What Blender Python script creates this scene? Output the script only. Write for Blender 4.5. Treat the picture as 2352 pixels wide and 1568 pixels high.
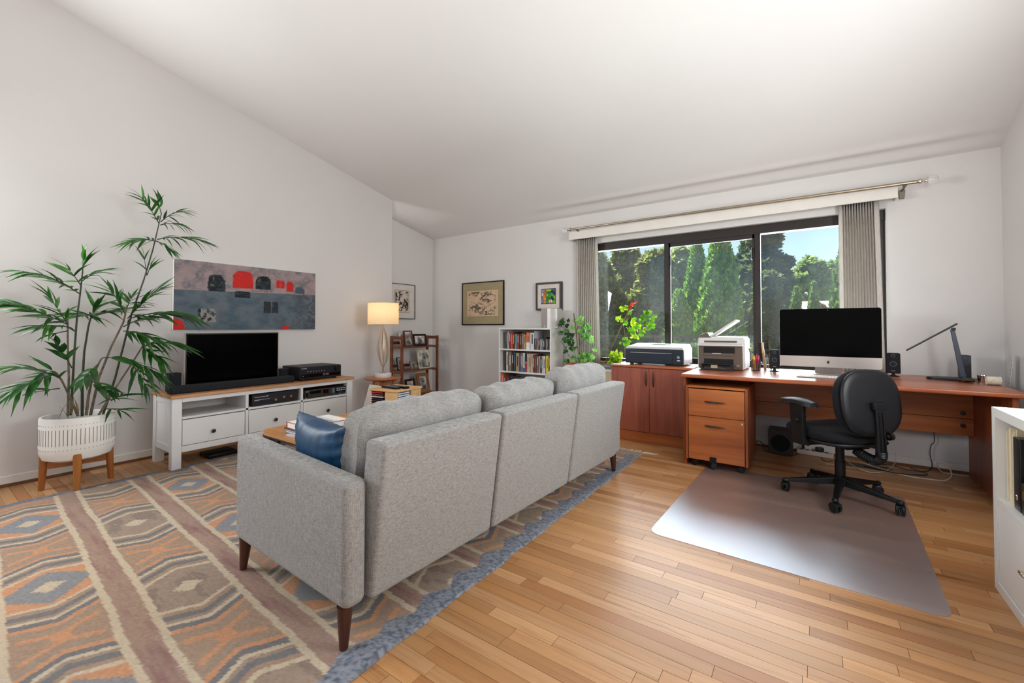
import bpy, bmesh, math, random
import numpy as np
from mathutils import Vector, Matrix, Euler

for o in list(bpy.data.objects):
    bpy.data.objects.remove(o, do_unlink=True)
S = bpy.context.scene
COL = S.collection
PI = math.pi
random.seed(7)
RNG = np.random.default_rng(7)

# ------------------------------------------------------------------ camera
FPX, YAW, PITCH, SHIFT = 986.8, 0.6107193, 0.0178687, -50.28     # for 2352 x 1568
CAMH = 1.10
cam = bpy.data.cameras.new('camera')
camo = bpy.data.objects.new('camera', cam)
COL.objects.link(camo)
camo.location = (0, 0, CAMH)
camo.rotation_euler = (PI / 2 + PITCH, 0, YAW)
cam.sensor_width = 36
cam.lens = FPX / 2352 * 36
cam.shift_y = SHIFT / 2352
cam.clip_start = 0.05
cam.clip_end = 300
S.camera = camo

# ------------------------------------------------------------------ world, sun, area lights, exposure
W = bpy.data.worlds.new('sky')
S.world = W
W.use_nodes = True
wn, wl = W.node_tree.nodes, W.node_tree.links
wn.clear()
sky = wn.new('ShaderNodeTexSky')
sky.sky_type = 'NISHITA'
sky.sun_disc = False
sky.sun_elevation = math.radians(58)
sky.sun_rotation = math.radians(20)
sky.altitude = 100
sky.air_density = 1.0
sky.dust_density = 0.6
sky.ozone_density = 1.6
bg = wn.new('ShaderNodeBackground')
bg.inputs['Strength'].default_value = 0.15
wo = wn.new('ShaderNodeOutputWorld')
wl.new(sky.outputs[0], bg.inputs[0])
wl.new(bg.outputs[0], wo.inputs[0])

sun = bpy.data.lights.new('sun', 'SUN')
sun.energy = 16.0
sun.angle = math.radians(0.6)
sun.color = (1.0, 0.94, 0.84)
suno = bpy.data.objects.new('sun', sun)
COL.objects.link(suno)
suno.rotation_euler = Vector((0.95, -0.62, -1.75)).to_track_quat('-Z', 'Y').to_euler()   # shines from beyond the window, high up


def area(name, loc, direction, sx, sy, power, color):
    l = bpy.data.lights.new(name, 'AREA')
    l.shape = 'RECTANGLE'
    l.size, l.size_y = sx, sy
    l.energy = power
    l.color = color
    o = bpy.data.objects.new(name, l)
    COL.objects.link(o)
    o.location = loc
    o.rotation_euler = Vector(direction).to_track_quat('-Z', 'Z').to_euler()
    return o


area('daylight_through_window', (-0.80, 4.83, 1.40), (0, -1, -0.12), 2.55, 1.30, 140, (0.86, 0.94, 1.0))
area('added_left_fill', (-4.50, -0.20, 1.9), (1, 0.3, 0.0), 0.7, 1.8, 115, (0.95, 0.975, 1.0))  # no window here: out-of-view light added to brighten the right wall
area('added_right_fill', (1.12, 2.30, 1.60), (-1, 0.05, 0.0), 1.3, 1.1, 55, (0.94, 0.97, 1.0))  # added light on a solid wall, brightens sofa back and TV wall
area('added_bounce_fill', (0.35, -0.6, 0.32), (0, 0, 1), 1.3, 1.3, 58, (1.0, 0.98, 0.95))  # unseen upward light, added to fill the room off the ceiling

S.view_settings.view_transform = 'Standard'
S.view_settings.look = 'None'
S.view_settings.exposure = 0.17
S.view_settings.gamma = 1.0
S.view_settings.use_curve_mapping = False


# ------------------------------------------------------------------ helpers
def _axes():
    cy, sy, cp, sp = math.cos(YAW), math.sin(YAW), math.cos(PITCH), math.sin(PITCH)
    F = Vector((-sy * cp, cy * cp, sp))
    R = Vector((cy, sy, 0))
    return R, R.cross(F), F


AX_R, AX_U, AX_F = _axes()


def at(u, v, x=None, y=None, z=None):
    """world point seen at pixel (u, v) on the plane x=, y= or z="""
    d = AX_F + AX_R * ((u - 1176) / FPX) - AX_U * ((v - (784 + SHIFT)) / FPX)
    c = Vector((0, 0, CAMH))
    if x is not None:
        t = x / d.x
    elif y is not None:
        t = y / d.y
    else:
        t = (z - CAMH) / d.z
    return c + d * t


def proj(p):
    q = Vector(p) - Vector((0, 0, CAMH))
    w = q.dot(AX_F)
    if w < 0.05:
        return None
    return 1176 + FPX * q.dot(AX_R) / w, 784 + SHIFT - FPX * q.dot(AX_U) / w


def lin(r, g, b):
    f = lambda c: (c / 255 / 12.92) if c / 255 <= 0.04045 else ((c / 255 + 0.055) / 1.055) ** 2.4
    return (f(r), f(g), f(b))


def rz(a):
    return Matrix.Rotation(a, 4, 'Z')


class MB:
    """collects shapes and links them as ONE mesh object"""

    def __init__(s):
        s.v, s.f, s.cols = [], [], None

    def add(s, verts, faces, M=None):
        o = len(s.v)
        if M is not None:
            verts = [M @ Vector(p) for p in verts]
        s.v += [tuple(p) for p in verts]
        s.f += [tuple(i + o for i in f) for f in faces]
        return s

    def box(s, c, d, M=None):
        x, y, z = d[0] / 2, d[1] / 2, d[2] / 2
        v = [Vector(c) + Vector((sx * x, sy * y, sz * z)) for sz in (-1, 1) for sy in (-1, 1) for sx in (-1, 1)]
        return s.add(v, [(0, 2, 3, 1), (4, 5, 7, 6), (0, 1, 5, 4), (2, 6, 7, 3), (0, 4, 6, 2), (1, 3, 7, 5)], M)

    def bx(s, x0, x1, y0, y1, z0, z1, M=None):
        return s.box(((x0 + x1) / 2, (y0 + y1) / 2, (z0 + z1) / 2), (x1 - x0, y1 - y0, z1 - z0), M)

    def hexa(s, p, r=0.0, seg=2, M=None):
        """8 corners ordered as in box (x fastest, then y, then z), edges bevelled by r"""
        bm = bmesh.new()
        vs = [bm.verts.new(q) for q in p]
        for f in [(0, 2, 3, 1), (4, 5, 7, 6), (0, 1, 5, 4), (2, 6, 7, 3), (0, 4, 6, 2), (1, 3, 7, 5)]:
            bm.faces.new([vs[i] for i in f])
        if r > 0:
            bmesh.ops.bevel(bm, geom=bm.edges[:], offset=r, segments=seg, profile=0.5, affect='EDGES', clamp_overlap=True)
        bm.verts.index_update()
        s.add([v.co.copy() for v in bm.verts], [[v.index for v in f.verts] for f in bm.faces], M)
        bm.free()
        return s

    def rbox(s, c, d, r=0.01, seg=2, M=None):
        x, y, z = d[0] / 2, d[1] / 2, d[2] / 2
        v = [Vector(c) + Vector((sx * x, sy * y, sz * z)) for sz in (-1, 1) for sy in (-1, 1) for sx in (-1, 1)]
        return s.hexa(v, r, seg, M)

    def rbx(s, x0, x1, y0, y1, z0, z1, r=0.01, seg=2, M=None):
        return s.rbox(((x0 + x1) / 2, (y0 + y1) / 2, (z0 + z1) / 2), (x1 - x0, y1 - y0, z1 - z0), r, seg, M)

    def cyl(s, p0, p1, r0, r1=None, n=16, caps=True, M=None):
        r1 = r0 if r1 is None else r1
        p0, p1 = Vector(p0), Vector(p1)
        q = (p1 - p0).to_track_quat('Z', 'Y')
        v, f = [], []
        for p, r in ((p0, r0), (p1, r1)):
            for k in range(n):
                a = 2 * PI * k / n
                v.append(p + q @ Vector((r * math.cos(a), r * math.sin(a), 0)))
        for k in range(n):
            f.append((k, (k + 1) % n, n + (k + 1) % n, n + k))
        if caps:
            f.append(tuple(range(n - 1, -1, -1)))
            f.append(tuple(range(n, 2 * n)))
        return s.add(v, f, M)

    def tube(s, pts, r, n=8, caps=True, M=None):
        pts = [Vector(p) for p in pts]
        rs = r if isinstance(r, (list, tuple)) else [r] * len(pts)
        v, f = [], []
        up = Vector((0, 0, 1))
        t0 = (pts[1] - pts[0]).normalized()
        nrm = t0.orthogonal().normalized()
        for i, p in enumerate(pts):
            a = pts[max(i - 1, 0)]
            b = pts[min(i + 1, len(pts) - 1)]
            t = (b - a).normalized()
            nrm = (nrm - t * nrm.dot(t))
            nrm = nrm.normalized() if nrm.length > 1e-6 else t.orthogonal().normalized()
            bn = t.cross(nrm)
            for k in range(n):
                an = 2 * PI * k / n
                v.append(p + (nrm * math.cos(an) + bn * math.sin(an)) * rs[i])
        for i in range(len(pts) - 1):
            for k in range(n):
                f.append((i * n + k, i * n + (k + 1) % n, (i + 1) * n + (k + 1) % n, (i + 1) * n + k))
        if caps:
            f.append(tuple(range(n - 1, -1, -1)))
            f.append(tuple(range((len(pts) - 1) * n, len(pts) * n)))
        return s.add(v, f, M)

    def lathe(s, prof, c=(0, 0, 0), n=32, sx=1, sy=1, M=None):
        v, f = [], []
        for r, z in prof:
            for k in range(n):
                a = 2 * PI * k / n
                v.append((c[0] + r * sx * math.cos(a), c[1] + r * sy * math.sin(a), c[2] + z))
        for i in range(len(prof) - 1):
            for k in range(n):
                f.append((i * n + k, i * n + (k + 1) % n, (i + 1) * n + (k + 1) % n, (i + 1) * n + k))
        if prof[0][0] > 1e-6:
            f.append(tuple(range(n - 1, -1, -1)))
        if prof[-1][0] > 1e-6:
            f.append(tuple(range((len(prof) - 1) * n, len(prof) * n)))
        return s.add(v, f, M)

    def ell(s, c, r, n=16, m=10, M=None):
        r = (r, r, r) if not isinstance(r, (tuple, list)) else r
        prof = []
        v, f = [], []
        for i in range(m + 1):
            th = PI * i / m
            for k in range(n):
                a = 2 * PI * k / n
                rr = max(math.sin(th), 1e-4)
                v.append((c[0] + r[0] * rr * math.cos(a), c[1] + r[1] * rr * math.sin(a), c[2] - r[2] * math.cos(th)))
        for i in range(m):
            for k in range(n):
                f.append((i * n + k, i * n + (k + 1) % n, (i + 1) * n + (k + 1) % n, (i + 1) * n + k))
        return s.add(v, f, M)

    def prism(s, poly, h0, h1, M=None):
        """polygon in the xy plane, extruded from h0 to h1 along z"""
        n = len(poly)
        v = [(p[0], p[1], h0) for p in poly] + [(p[0], p[1], h1) for p in poly]
        f = [tuple(range(n - 1, -1, -1)), tuple(range(n, 2 * n))]
        f += [(k, (k + 1) % n, n + (k + 1) % n, n + k) for k in range(n)]
        return s.add(v, f, M)

    def grid(s, fn, nu, nv, M=None):
        v = [fn(i / nu, j / nv) for j in range(nv + 1) for i in range(nu + 1)]
        f = [(j * (nu + 1) + i, j * (nu + 1) + i + 1, (j + 1) * (nu + 1) + i + 1, (j + 1) * (nu + 1) + i)
             for j in range(nv) for i in range(nu)]
        return s.add(v, f, M)

    def mesh(s, name, mat, org=(0, 0, 0), sharp=40):
        o = Vector(org)
        me = bpy.data.meshes.new(name)
        me.from_pydata([tuple(Vector(p) - o) for p in s.v], [], s.f)
        if mat is not None:
            me.materials.append(mat)
        if sharp:
            me.shade_smooth()
            me.set_sharp_from_angle(angle=math.radians(sharp))
        if s.cols is not None:
            a = me.color_attributes.new('Col', 'FLOAT_COLOR', 'POINT')
            a.data.foreach_set('color', np.asarray(s.cols, dtype=np.float32).ravel())
        me.update()
        return me

    def build(s, name, mat, parent=None, org=None, sharp=40, wn=False, label=None, kind=None):
        """parent given and org None: coordinates are local to the parent; parent given and org True: world coordinates"""
        if parent is not None:
            root = parent
            while root.parent is not None:
                root = root.parent
            base = root.matrix_world.translation.copy() if org is True else Vector((0, 0, 0))
            me = s.mesh(name, mat, base, sharp)
            o = bpy.data.objects.new(name, me)
            COL.objects.link(o)
            o.parent = parent
        else:
            base = Vector(org) if org is not None and org is not True else Vector((0, 0, 0))
            me = s.mesh(name, mat, base, sharp)
            o = bpy.data.objects.new(name, me)
            COL.objects.link(o)
            o.location = base
            o.matrix_world = Matrix.Translation(base)
        if wn:
            m = o.modifiers.new('normals', 'WEIGHTED_NORMAL')
            m.keep_sharp = True
        if label:
            o['label'] = label
        if kind:
            o['kind'] = kind
        return o


def tag(o, label, cat, group=None, kind=None):
    o['label'] = label
    o['category'] = cat
    if group:
        o['group'] = group
    if kind:
        o['kind'] = kind
    return o


def thing(name, label, cat, loc=(0, 0, 0), rot=0.0, group=None):
    o = bpy.data.objects.new(name, None)
    COL.objects.link(o)
    o.empty_display_size = 0.1
    o.location = loc
    o.rotation_euler = (0, 0, rot)
    o.matrix_world = Matrix.Translation(loc) @ rz(rot)
    return tag(o, label, cat, group)


def struct(o):
    o['kind'] = 'structure'
    return o


def dup(o, M, parent=None, label=None, group=None):
    """a copy of a thing or part that shares its mesh, with copies of its children"""
    c = o.copy()
    COL.objects.link(c)
    if parent is not None:
        c.parent = parent
    c.matrix_local = M
    if label:
        c['label'] = label
    if group:
        c['group'] = group
    for ch in list(o.children):
        d = ch.copy()
        COL.objects.link(d)
        d.parent = c
        for g in list(ch.children):
            e = g.copy()
            COL.objects.link(e)
            e.parent = d
    return c


# ------------------------------------------------------------------ materials
def _mat(name):
    m = bpy.data.materials.new(name)
    m.use_nodes = True
    nt = m.node_tree
    return m, nt.nodes, nt.links, nt.nodes['Principled BSDF']


def _coord(n, l, scale, kind='pos', loc=(0, 0, 0), rot=(0, 0, 0)):
    mp = n.new('ShaderNodeMapping')
    mp.inputs['Scale'].default_value = scale
    mp.inputs['Location'].default_value = loc
    mp.inputs['Rotation'].default_value = rot
    if kind == 'pos':
        g = n.new('ShaderNodeNewGeometry')
        l.new(g.outputs['Position'], mp.inputs[0])
    else:
        g = n.new('ShaderNodeTexCoord')
        l.new(g.outputs['Object'], mp.inputs[0])
    return mp.outputs[0]


def _noise(n, l, vec, scale, detail=3, rough=0.5):
    t = n.new('ShaderNodeTexNoise')
    t.inputs['Scale'].default_value = scale
    t.inputs['Detail'].default_value = detail
    t.inputs['Roughness'].default_value = rough
    if vec is not None:
        l.new(vec, t.inputs['Vector'])
    return t.outputs['Fac']


def _ramp(n, l, fac, stops):
    r = n.new('ShaderNodeValToRGB')
    e = r.color_ramp.elements
    while len(e) < len(stops):
        e.new(0.5)
    for i, (p, c) in enumerate(stops):
        e[i].position = p
        e[i].color = (*c[:3], 1)
    l.new(fac, r.inputs[0])
    return r.outputs[0]


def _bump(n, l, fac, bsdf, strength, dist=0.01):
    b = n.new('ShaderNodeBump')
    b.inputs['Strength'].default_value = strength
    b.inputs['Distance'].default_value = dist
    l.new(fac, b.inputs['Height'])
    l.new(b.outputs[0], bsdf.inputs['Normal'])


def plain(name, col, rough=0.5, metal=0.0, var=0.06, scale=8, bump=0.0, bscale=200, spec=0.5, coat=0.0, sheen=0.0, trans=0.0):
    """one colour with a faint procedural variation"""
    m, n, l, b = _mat(name)
    c = lin(*col)
    f = _noise(n, l, _coord(n, l, (1, 1, 1)), scale, 3)
    l.new(_ramp(n, l, f, [(0.3, tuple(x * (1 - var) for x in c)), (0.7, tuple(min(1, x * (1 + var)) for x in c))]), b.inputs['Base Color'])
    b.inputs['Roughness'].default_value = rough
    b.inputs['Metallic'].default_value = metal
    b.inputs['Specular IOR Level'].default_value = spec
    b.inputs['Coat Weight'].default_value = coat
    b.inputs['Sheen Weight'].default_value = sheen
    if bump:
        _bump(n, l, _noise(n, l, _coord(n, l, (1, 1, 1)), bscale, 4), b, bump, 0.002)
    return m


def wood(name, dark, mid, light, axis='x', rough=0.35, scale=1.0, coat=0.0, kind='pos', spec=0.5):
    m, n, l, b = _mat(name)
    lo, hi = 1.6 * scale, 26 * scale
    sc = {'x': (lo, hi, hi), 'y': (hi, lo, hi), 'z': (hi, hi, lo)}[axis]
    f1 = _noise(n, l, _coord(n, l, sc, kind), 1.0, 6, 0.62)
    lo2, hi2 = 0.9 * scale, 7 * scale
    sc2 = {'x': (lo2, hi2, hi2), 'y': (hi2, lo2, hi2), 'z': (hi2, hi2, lo2)}[axis]
    f2 = _noise(n, l, _coord(n, l, sc2, kind, (3, 1, 2)), 1.0, 3, 0.5)
    mx = n.new('ShaderNodeMath')
    mx.operation = 'ADD'
    l.new(f1, mx.inputs[0])
    l.new(f2, mx.inputs[1])
    hf = n.new('ShaderNodeMath')
    hf.operation = 'MULTIPLY'
    hf.inputs[1].default_value = 0.5
    l.new(mx.outputs[0], hf.inputs[0])
    l.new(_ramp(n, l, hf.outputs[0], [(0.36, lin(*dark)), (0.5, lin(*mid)), (0.64, lin(*light))]), b.inputs['Base Color'])
    b.inputs['Roughness'].default_value = rough
    b.inputs['Coat Weight'].default_value = coat
    b.inputs['Coat Roughness'].default_value = 0.15
    b.inputs['Specular IOR Level'].default_value = spec
    return m


def vcol(name, rough=0.7, bump=0.0, bscale=150, weave=False, spec=0.3):
    """colour read from the mesh's own painted colours"""
    m, n, l, b = _mat(name)
    a = n.new('ShaderNodeAttribute')
    a.attribute_name = 'Col'
    l.new(a.outputs['Color'], b.inputs['Base Color'])
    b.inputs['Roughness'].default_value = rough
    b.inputs['Specular IOR Level'].default_value = spec
    if bump:
        _bump(n, l, _noise(n, l, _coord(n, l, (1, 1, 1)), bscale, 3), b, bump, 0.003)
    return m


def cloth(name, dark, light, rough=0.95, lines=True, scale=1.0, bump=0.25):
    """woven upholstery: crossing threads plus speckle"""
    m, n, l, b = _mat(name)
    h = _noise(n, l, _coord(n, l, (26 * scale, 26 * scale, 420 * scale)), 1.0, 2, 0.6)
    v = _noise(n, l, _coord(n, l, (380 * scale, 380 * scale, 22 * scale)), 1.0, 2, 0.6)
    mx = n.new('ShaderNodeMath')
    mx.operation = 'ADD'
    l.new(h, mx.inputs[0])
    l.new(v, mx.inputs[1])
    hf = n.new('ShaderNodeMath')
    hf.operation = 'MULTIPLY'
    hf.inputs[1].default_value = 0.5
    l.new(mx.outputs[0], hf.inputs[0])
    l.new(_ramp(n, l, hf.outputs[0], [(0.34, lin(*dark)), (0.66, lin(*light))]), b.inputs['Base Color'])
    b.inputs['Roughness'].default_value = rough
    b.inputs['Specular IOR Level'].default_value = 0.15
    b.inputs['Sheen Weight'].default_value = 0.15
    _bump(n, l, hf.outputs[0], b, bump, 0.002)
    return m


def leafmat(name, dark, light, rough=0.38, trans=0.25):
    m, n, l, b = _mat(name)
    f = _noise(n, l, _coord(n, l, (1, 1, 1)), 14, 3)
    col = _ramp(n, l, f, [(0.35, lin(*dark)), (0.65, lin(*light))])
    l.new(col, b.inputs['Base Color'])
    b.inputs['Roughness'].default_value = rough
    tr = n.new('ShaderNodeBsdfTranslucent')
    l.new(col, tr.inputs['Color'])
    ms = n.new('ShaderNodeMixShader')
    ms.inputs[0].default_value = trans
    out = n['Material Output']
    l.new(b.outputs[0], ms.inputs[1])
    l.new(tr.outputs[0], ms.inputs[2])
    l.new(ms.outputs[0], out.inputs[0])
    return m


M = {}
M['wall'] = plain('wall_paint', (219, 216, 214), 0.85, var=0.015, scale=1.5, bump=0.06, bscale=60, spec=0.2)
M['ceiling'] = plain('ceiling_paint', (222, 220, 218), 0.9, var=0.012, scale=1.2, bump=0.08, bscale=40, spec=0.2)
M['trim'] = plain('trim_paint', (226, 222, 214), 0.5, var=0.03, bump=0.05, bscale=30)
M['white'] = plain('white_lacquer', (226, 225, 223), 0.42, var=0.012, scale=5)
M['white_b'] = plain('white_laminate', (228, 227, 223), 0.4, var=0.01, scale=5)
M['black'] = plain('black_plastic', (11, 12, 14), 0.42, var=0.15, spec=0.35)
M['black_soft'] = plain('black_matt_plastic', (22, 23, 27), 0.55, var=0.12)
M['blackcloth'] = plain('black_speaker_cloth', (20, 22, 28), 0.9, var=0.2, scale=300, bump=0.2, bscale=500)
M['gloss'] = plain('black_glass', (4, 4, 5), 0.06, var=0.1, spec=0.5)
M['screen'] = plain('dark_screen', (2, 2, 3), 0.12, var=0.1, spec=0.06)
M['alu'] = plain('brushed_aluminium', (186, 178, 172), 0.32, metal=0.65, var=0.03)
M['chrome'] = plain('polished_nickel', (215, 205, 190), 0.15, metal=1.0, var=0.02)
M['nickel'] = plain('brushed_nickel', (176, 164, 146), 0.34, metal=1.0, var=0.04)
M['bronze'] = plain('dark_bronze_frame', (34, 24, 18), 0.45, var=0.1)
M['darkmetal'] = plain('dark_metal_handle', (72, 66, 62), 0.35, metal=0.8, var=0.06)
M['cherry_x'] = wood('cherry_top', (128, 60, 28), (158, 82, 44), (186, 108, 62), 'x', 0.34, 0.8, coat=0.10)
M['cherry_z'] = wood('cherry_door', (128, 64, 46), (146, 76, 56), (160, 88, 66), 'z', 0.4, 1.6)
M['cherry_side'] = wood('cherry_panel', (114, 52, 24), (140, 70, 34), (160, 86, 46), 'z', 0.4, 0.8)
M['cherry_h'] = wood('cherry_drawer', (140, 72, 30), (164, 90, 42), (182, 108, 56), 'x', 0.4, 0.8)
M['oak_y'] = wood('oak_top', (150, 100, 62), (178, 128, 86), (200, 150, 106), 'y', 0.45, 1.0)
M['birch'] = wood('birch_veneer', (196, 150, 96), (214, 172, 120), (226, 188, 140), 'x', 0.5, 0.7)
M['alder'] = wood('side_table_wood', (158, 92, 56), (182, 114, 74), (200, 134, 92), 'x', 0.42, 0.9)
M['walnut'] = wood('walnut_leg', (52, 24, 14), (70, 34, 20), (92, 48, 30), 'z', 0.3, 1.2)
M['teak_z'] = wood('teak_leg', (138, 78, 26), (160, 96, 38), (178, 112, 52), 'z', 0.4, 1.0)
M['shelfwood'] = wood('bookcase_wood', (92, 46, 20), (116, 62, 30), (138, 80, 44), 'y', 0.45, 1.0)
M['sofa'] = cloth('grey_sofa_weave', (104, 102, 99), (172, 170, 166), scale=1.9, bump=0.15)
M['ceramic'] = plain('white_ceramic', (232, 228, 220), 0.35, var=0.015)
M['slot'] = plain('dark_glaze_slot', (120, 116, 108), 0.6)
M['soil'] = plain('dark_soil', (48, 38, 30), 0.95, var=0.4, scale=60, bump=0.6, bscale=80)
M['marble'] = plain('white_marble', (226, 222, 218), 0.25, var=0.05, scale=12)
M['paper'] = plain('paper', (228, 224, 216), 0.8, var=0.02)
M['cream'] = plain('manila_folder', (226, 208, 168), 0.75, var=0.04)
M['cable_w'] = plain('white_cable', (206, 200, 192), 0.5)
M['cable_b'] = plain('black_cable', (18, 17, 17), 0.5)
M['glass_clear'] = None

# ================================================================== THE ROOM
XL, XA, XR, YW, YB = -4.58, -4.686, 1.14, 4.61, -2.75
OX0, OX1, OZ0, OZ1 = -2.14, 0.497, 0.70, 2.072          # window opening

# ---- floor: strip oak, every board its own piece
m, n, l, b = _mat('oak_board')
a = n.new('ShaderNodeAttribute')
a.attribute_name = 'Col'
g = n.new('ShaderNodeNewGeometry')
sc = n.new('ShaderNodeVectorMath')
sc.operation = 'MULTIPLY_ADD'
sc.inputs[1].default_value = (23, 31, 17)
l.new(a.outputs['Color'], sc.inputs[0])
l.new(g.outputs['Position'], sc.inputs[2])
mp = n.new('ShaderNodeMapping')
mp.inputs['Scale'].default_value = (2.2, 60, 1)
l.new(sc.outputs[0], mp.inputs[0])
f1 = _noise(n, l, mp.outputs[0], 1.0, 7, 0.65)
mp2 = n.new('ShaderNodeMapping')
mp2.inputs['Scale'].default_value = (1.1, 14, 1)
l.new(sc.outputs[0], mp2.inputs[0])
f2 = _noise(n, l, mp2.outputs[0], 1.0, 4, 0.7)
r1 = _ramp(n, l, f1, [(0.30, (0.74, 0.68, 0.62)), (0.50, (1, 1, 1)), (0.75, (1.0, 1.0, 1.0))])
r2 = _ramp(n, l, f2, [(0.30, (0.60, 0.50, 0.42)), (0.38, (0.95, 0.93, 0.91)), (0.7, (1, 1, 1))])
for rr in (r1, r2):
    mxx = n.new('ShaderNodeMix')
    mxx.data_type = 'RGBA'
    mxx.blend_type = 'MULTIPLY'
    mxx.inputs[0].default_value = 1.0
    l.new(a.outputs['Color'] if rr is r1 else prev, mxx.inputs[6])
    l.new(rr, mxx.inputs[7])
    prev = mxx.outputs[2]
l.new(prev, b.inputs['Base Color'])
b.inputs['Roughness'].default_value = 0.40
b.inputs['Specular IOR Level'].default_value = 0.4
b.inputs['Coat Weight'].default_value = 0.10
b.inputs['Coat Roughness'].default_value = 0.26
_bump(n, l, f1, b, 0.12, 0.001)
M['plank'] = m

floor = struct(MB().bx(XA - 0.1, XR + 0.1, YB - 0.1, YW + 0.16, -0.09, -0.014).build('floor', plain('subfloor', (70, 46, 28), 0.8)))
TONES = [(192, 150, 104), (188, 144, 98), (198, 156, 112), (180, 134, 88), (204, 164, 122), (172, 124, 80), (190, 146, 100), (184, 140, 96), (194, 152, 108)]
planks = []
PW = 0.0572
y = YB
while y < YW:
    x = XA - random.random() * 0.8
    while x < XR:
        ln = random.choice([0.28, 0.36, 0.45, 0.55, 0.68, 0.8, 0.95, 1.1])
        x0, x1 = max(x, XA - 0.02), min(x + ln, XR + 0.02)
        if x1 - x0 > 0.05:
            t = random.choice(TONES)
            k = random.uniform(0.93, 1.05)
            planks.append((x0, x1, y, min(y + PW, YW + 0.02), (t[0] * k * 0.97, t[1] * k * 0.925, t[2] * k * 0.87)))
        x += ln
    y += PW


def plank_score(p):
    cx, cy = (p[0] + p[1]) / 2, (p[2] + p[3]) / 2
    if cx < -1.3 and -0.5 < cy < 3.7 and cx > -4.05:
        return 0
    q = proj((cx, cy, 0))
    if q is None or not (-80 < q[0] < 2430 and q[1] < 1640):
        return 0
    d = math.hypot(cx, cy)
    return (p[1] - p[0]) / (d ** 3)


planks.sort(key=plank_score, reverse=True)


def plank_mb(ps):
    mb = MB()
    cols = []
    for x0, x1, y0, y1, t in ps:
        e = 0.0007
        h = random.uniform(-0.0004, 0.0)
        n0 = len(mb.v)
        mb.bx(x0 + e, x1 - e, y0 + e, y1 - e, -0.014, h)
        cols += [(*lin(*[min(255, c) for c in t]), 1)] * (len(mb.v) - n0)
    mb.cols = cols
    return mb


for p in planks[:300]:
    o = plank_mb([p]).build('plank', M['plank'], floor, sharp=0)
o = plank_mb(planks[300:]).build('planks_beyond', M['plank'], floor, sharp=0, kind='stuff')

# ---- walls
struct(MB().bx(-4.80, XL, YB, 3.757, -0.05, 4.6).build('wall_left', M['wall']))
struct(MB().bx(-4.80, XA, 3.757, YW + 0.16, -0.05, 3.2).build('wall_alcove', M['wall']))
struct(MB().bx(XR, XR + 0.12, YB, YW + 0.16, -0.05, 4.6).build('wall_right', M['wall']))
wb = MB()
wb.bx(XA - 0.1, OX0, YW, YW + 0.16, -0.05, 3.0).bx(OX1, XR + 0.1, YW, YW + 0.16, -0.05, 3.0)
wb.bx(OX0, OX1, YW, YW + 0.16, -0.05, OZ0).bx(OX0, OX1, YW, YW + 0.16, OZ1, 3.0)
struct(wb.build('wall_back', M['wall']))
wr = MB()
wr.bx(-4.8, -3.8, YB - 0.12, YB, -0.05, 4.6).bx(0.4, XR + 0.12, YB - 0.12, YB, -0.05, 4.6)
wr.bx(-3.8, 0.4, YB - 0.12, YB, -0.05, 0.9).bx(-3.8, 0.4, YB - 0.12, YB, 3.1, 4.6)
struct(wr.build('wall_front', M['wall']))


def ceil_z(x, y):
    p = 3.637 - 0.2248 * y
    k = 3.755 + (x + 4.58) / 5.72 * (2.9 - 3.755)
    k = min(3.77, k)
    t = min(1, max(0, (y - k) / (YW - k)))
    z = p - 0.18 * t ** 1.4
    if x < -3.7 and y > 3.7:
        za = 2.575 - (y - 3.844) * 0.2024
        wd = 0.10 + min(1, max(0, (y - 3.757) / 0.5)) * 0.75
        w = min(1, max(0, (x - XA) / wd))
        w = w * w * (3 - 2 * w)
        z = za * (1 - w) + z * w
    fade = min(1, max(0, (x + 3.0) / 0.9)) * min(1, max(0, (1.2 - x) / 0.5))
    z += fade * (0.011 * math.exp(-((y - 4.47) / 0.035) ** 2) - 0.012 * math.exp(-((y - 4.39) / 0.035) ** 2)
                 - 0.012 * math.exp(-((y - 4.55) / 0.03) ** 2))
    return z


XS = [XA - 0.04 + 0.0333 * i for i in range(0, 34)]
XS += [XS[-1] + (XR + 0.06 - XS[-1]) * i / 40 for i in range(1, 41)]
YS = [YB - 0.05 + (2.9 - YB) * i / 40 for i in range(41)]
YS += [YS[-1] + (YW + 0.02 - YS[-1]) * i / 130 for i in range(1, 131)]
cb = MB()
cb.v = [(x, y, ceil_z(x, y)) for y in YS for x in XS]
nx = len(XS)
cb.f = [(j * nx + i, (j + 1) * nx + i, (j + 1) * nx + i + 1, j * nx + i + 1) for j in range(len(YS) - 1) for i in range(nx - 1)]
struct(cb.build('ceiling', M['ceiling'], sharp=60))

# ---- baseboards with their thin wood shoe
def baseboard(name, x0, x1, y0, y1, h=0.075):
    o = struct(MB().rbx(x0, x1, y0, y1, 0.018, h, 0.004, 1).build(name, M['trim']))
    dx, dy = (0.007, 0) if (y1 - y0) > (x1 - x0) else (0, -0.007)
    sh = MB().bx(x0 + min(dx, 0), x1 + max(dx, 0), y0 + min(dy, 0), y1 + max(dy, 0), 0.0, 0.018)
    sh.build('shoe_moulding', wood('shoe_' + name, (96, 58, 34), (122, 78, 48), (142, 96, 62), 'y' if dx else 'x', 0.5), o)


baseboard('baseboard_left', XL, XL + 0.014, YB, 3.757)
baseboard('baseboard_alcove', XA, XA + 0.014, 3.76, YW - 0.014)
baseboard('baseboard_back', XA, XR, YW - 0.014, YW)
baseboard('baseboard_right', XR - 0.014, XR, YB, YW - 0.014)

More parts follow.
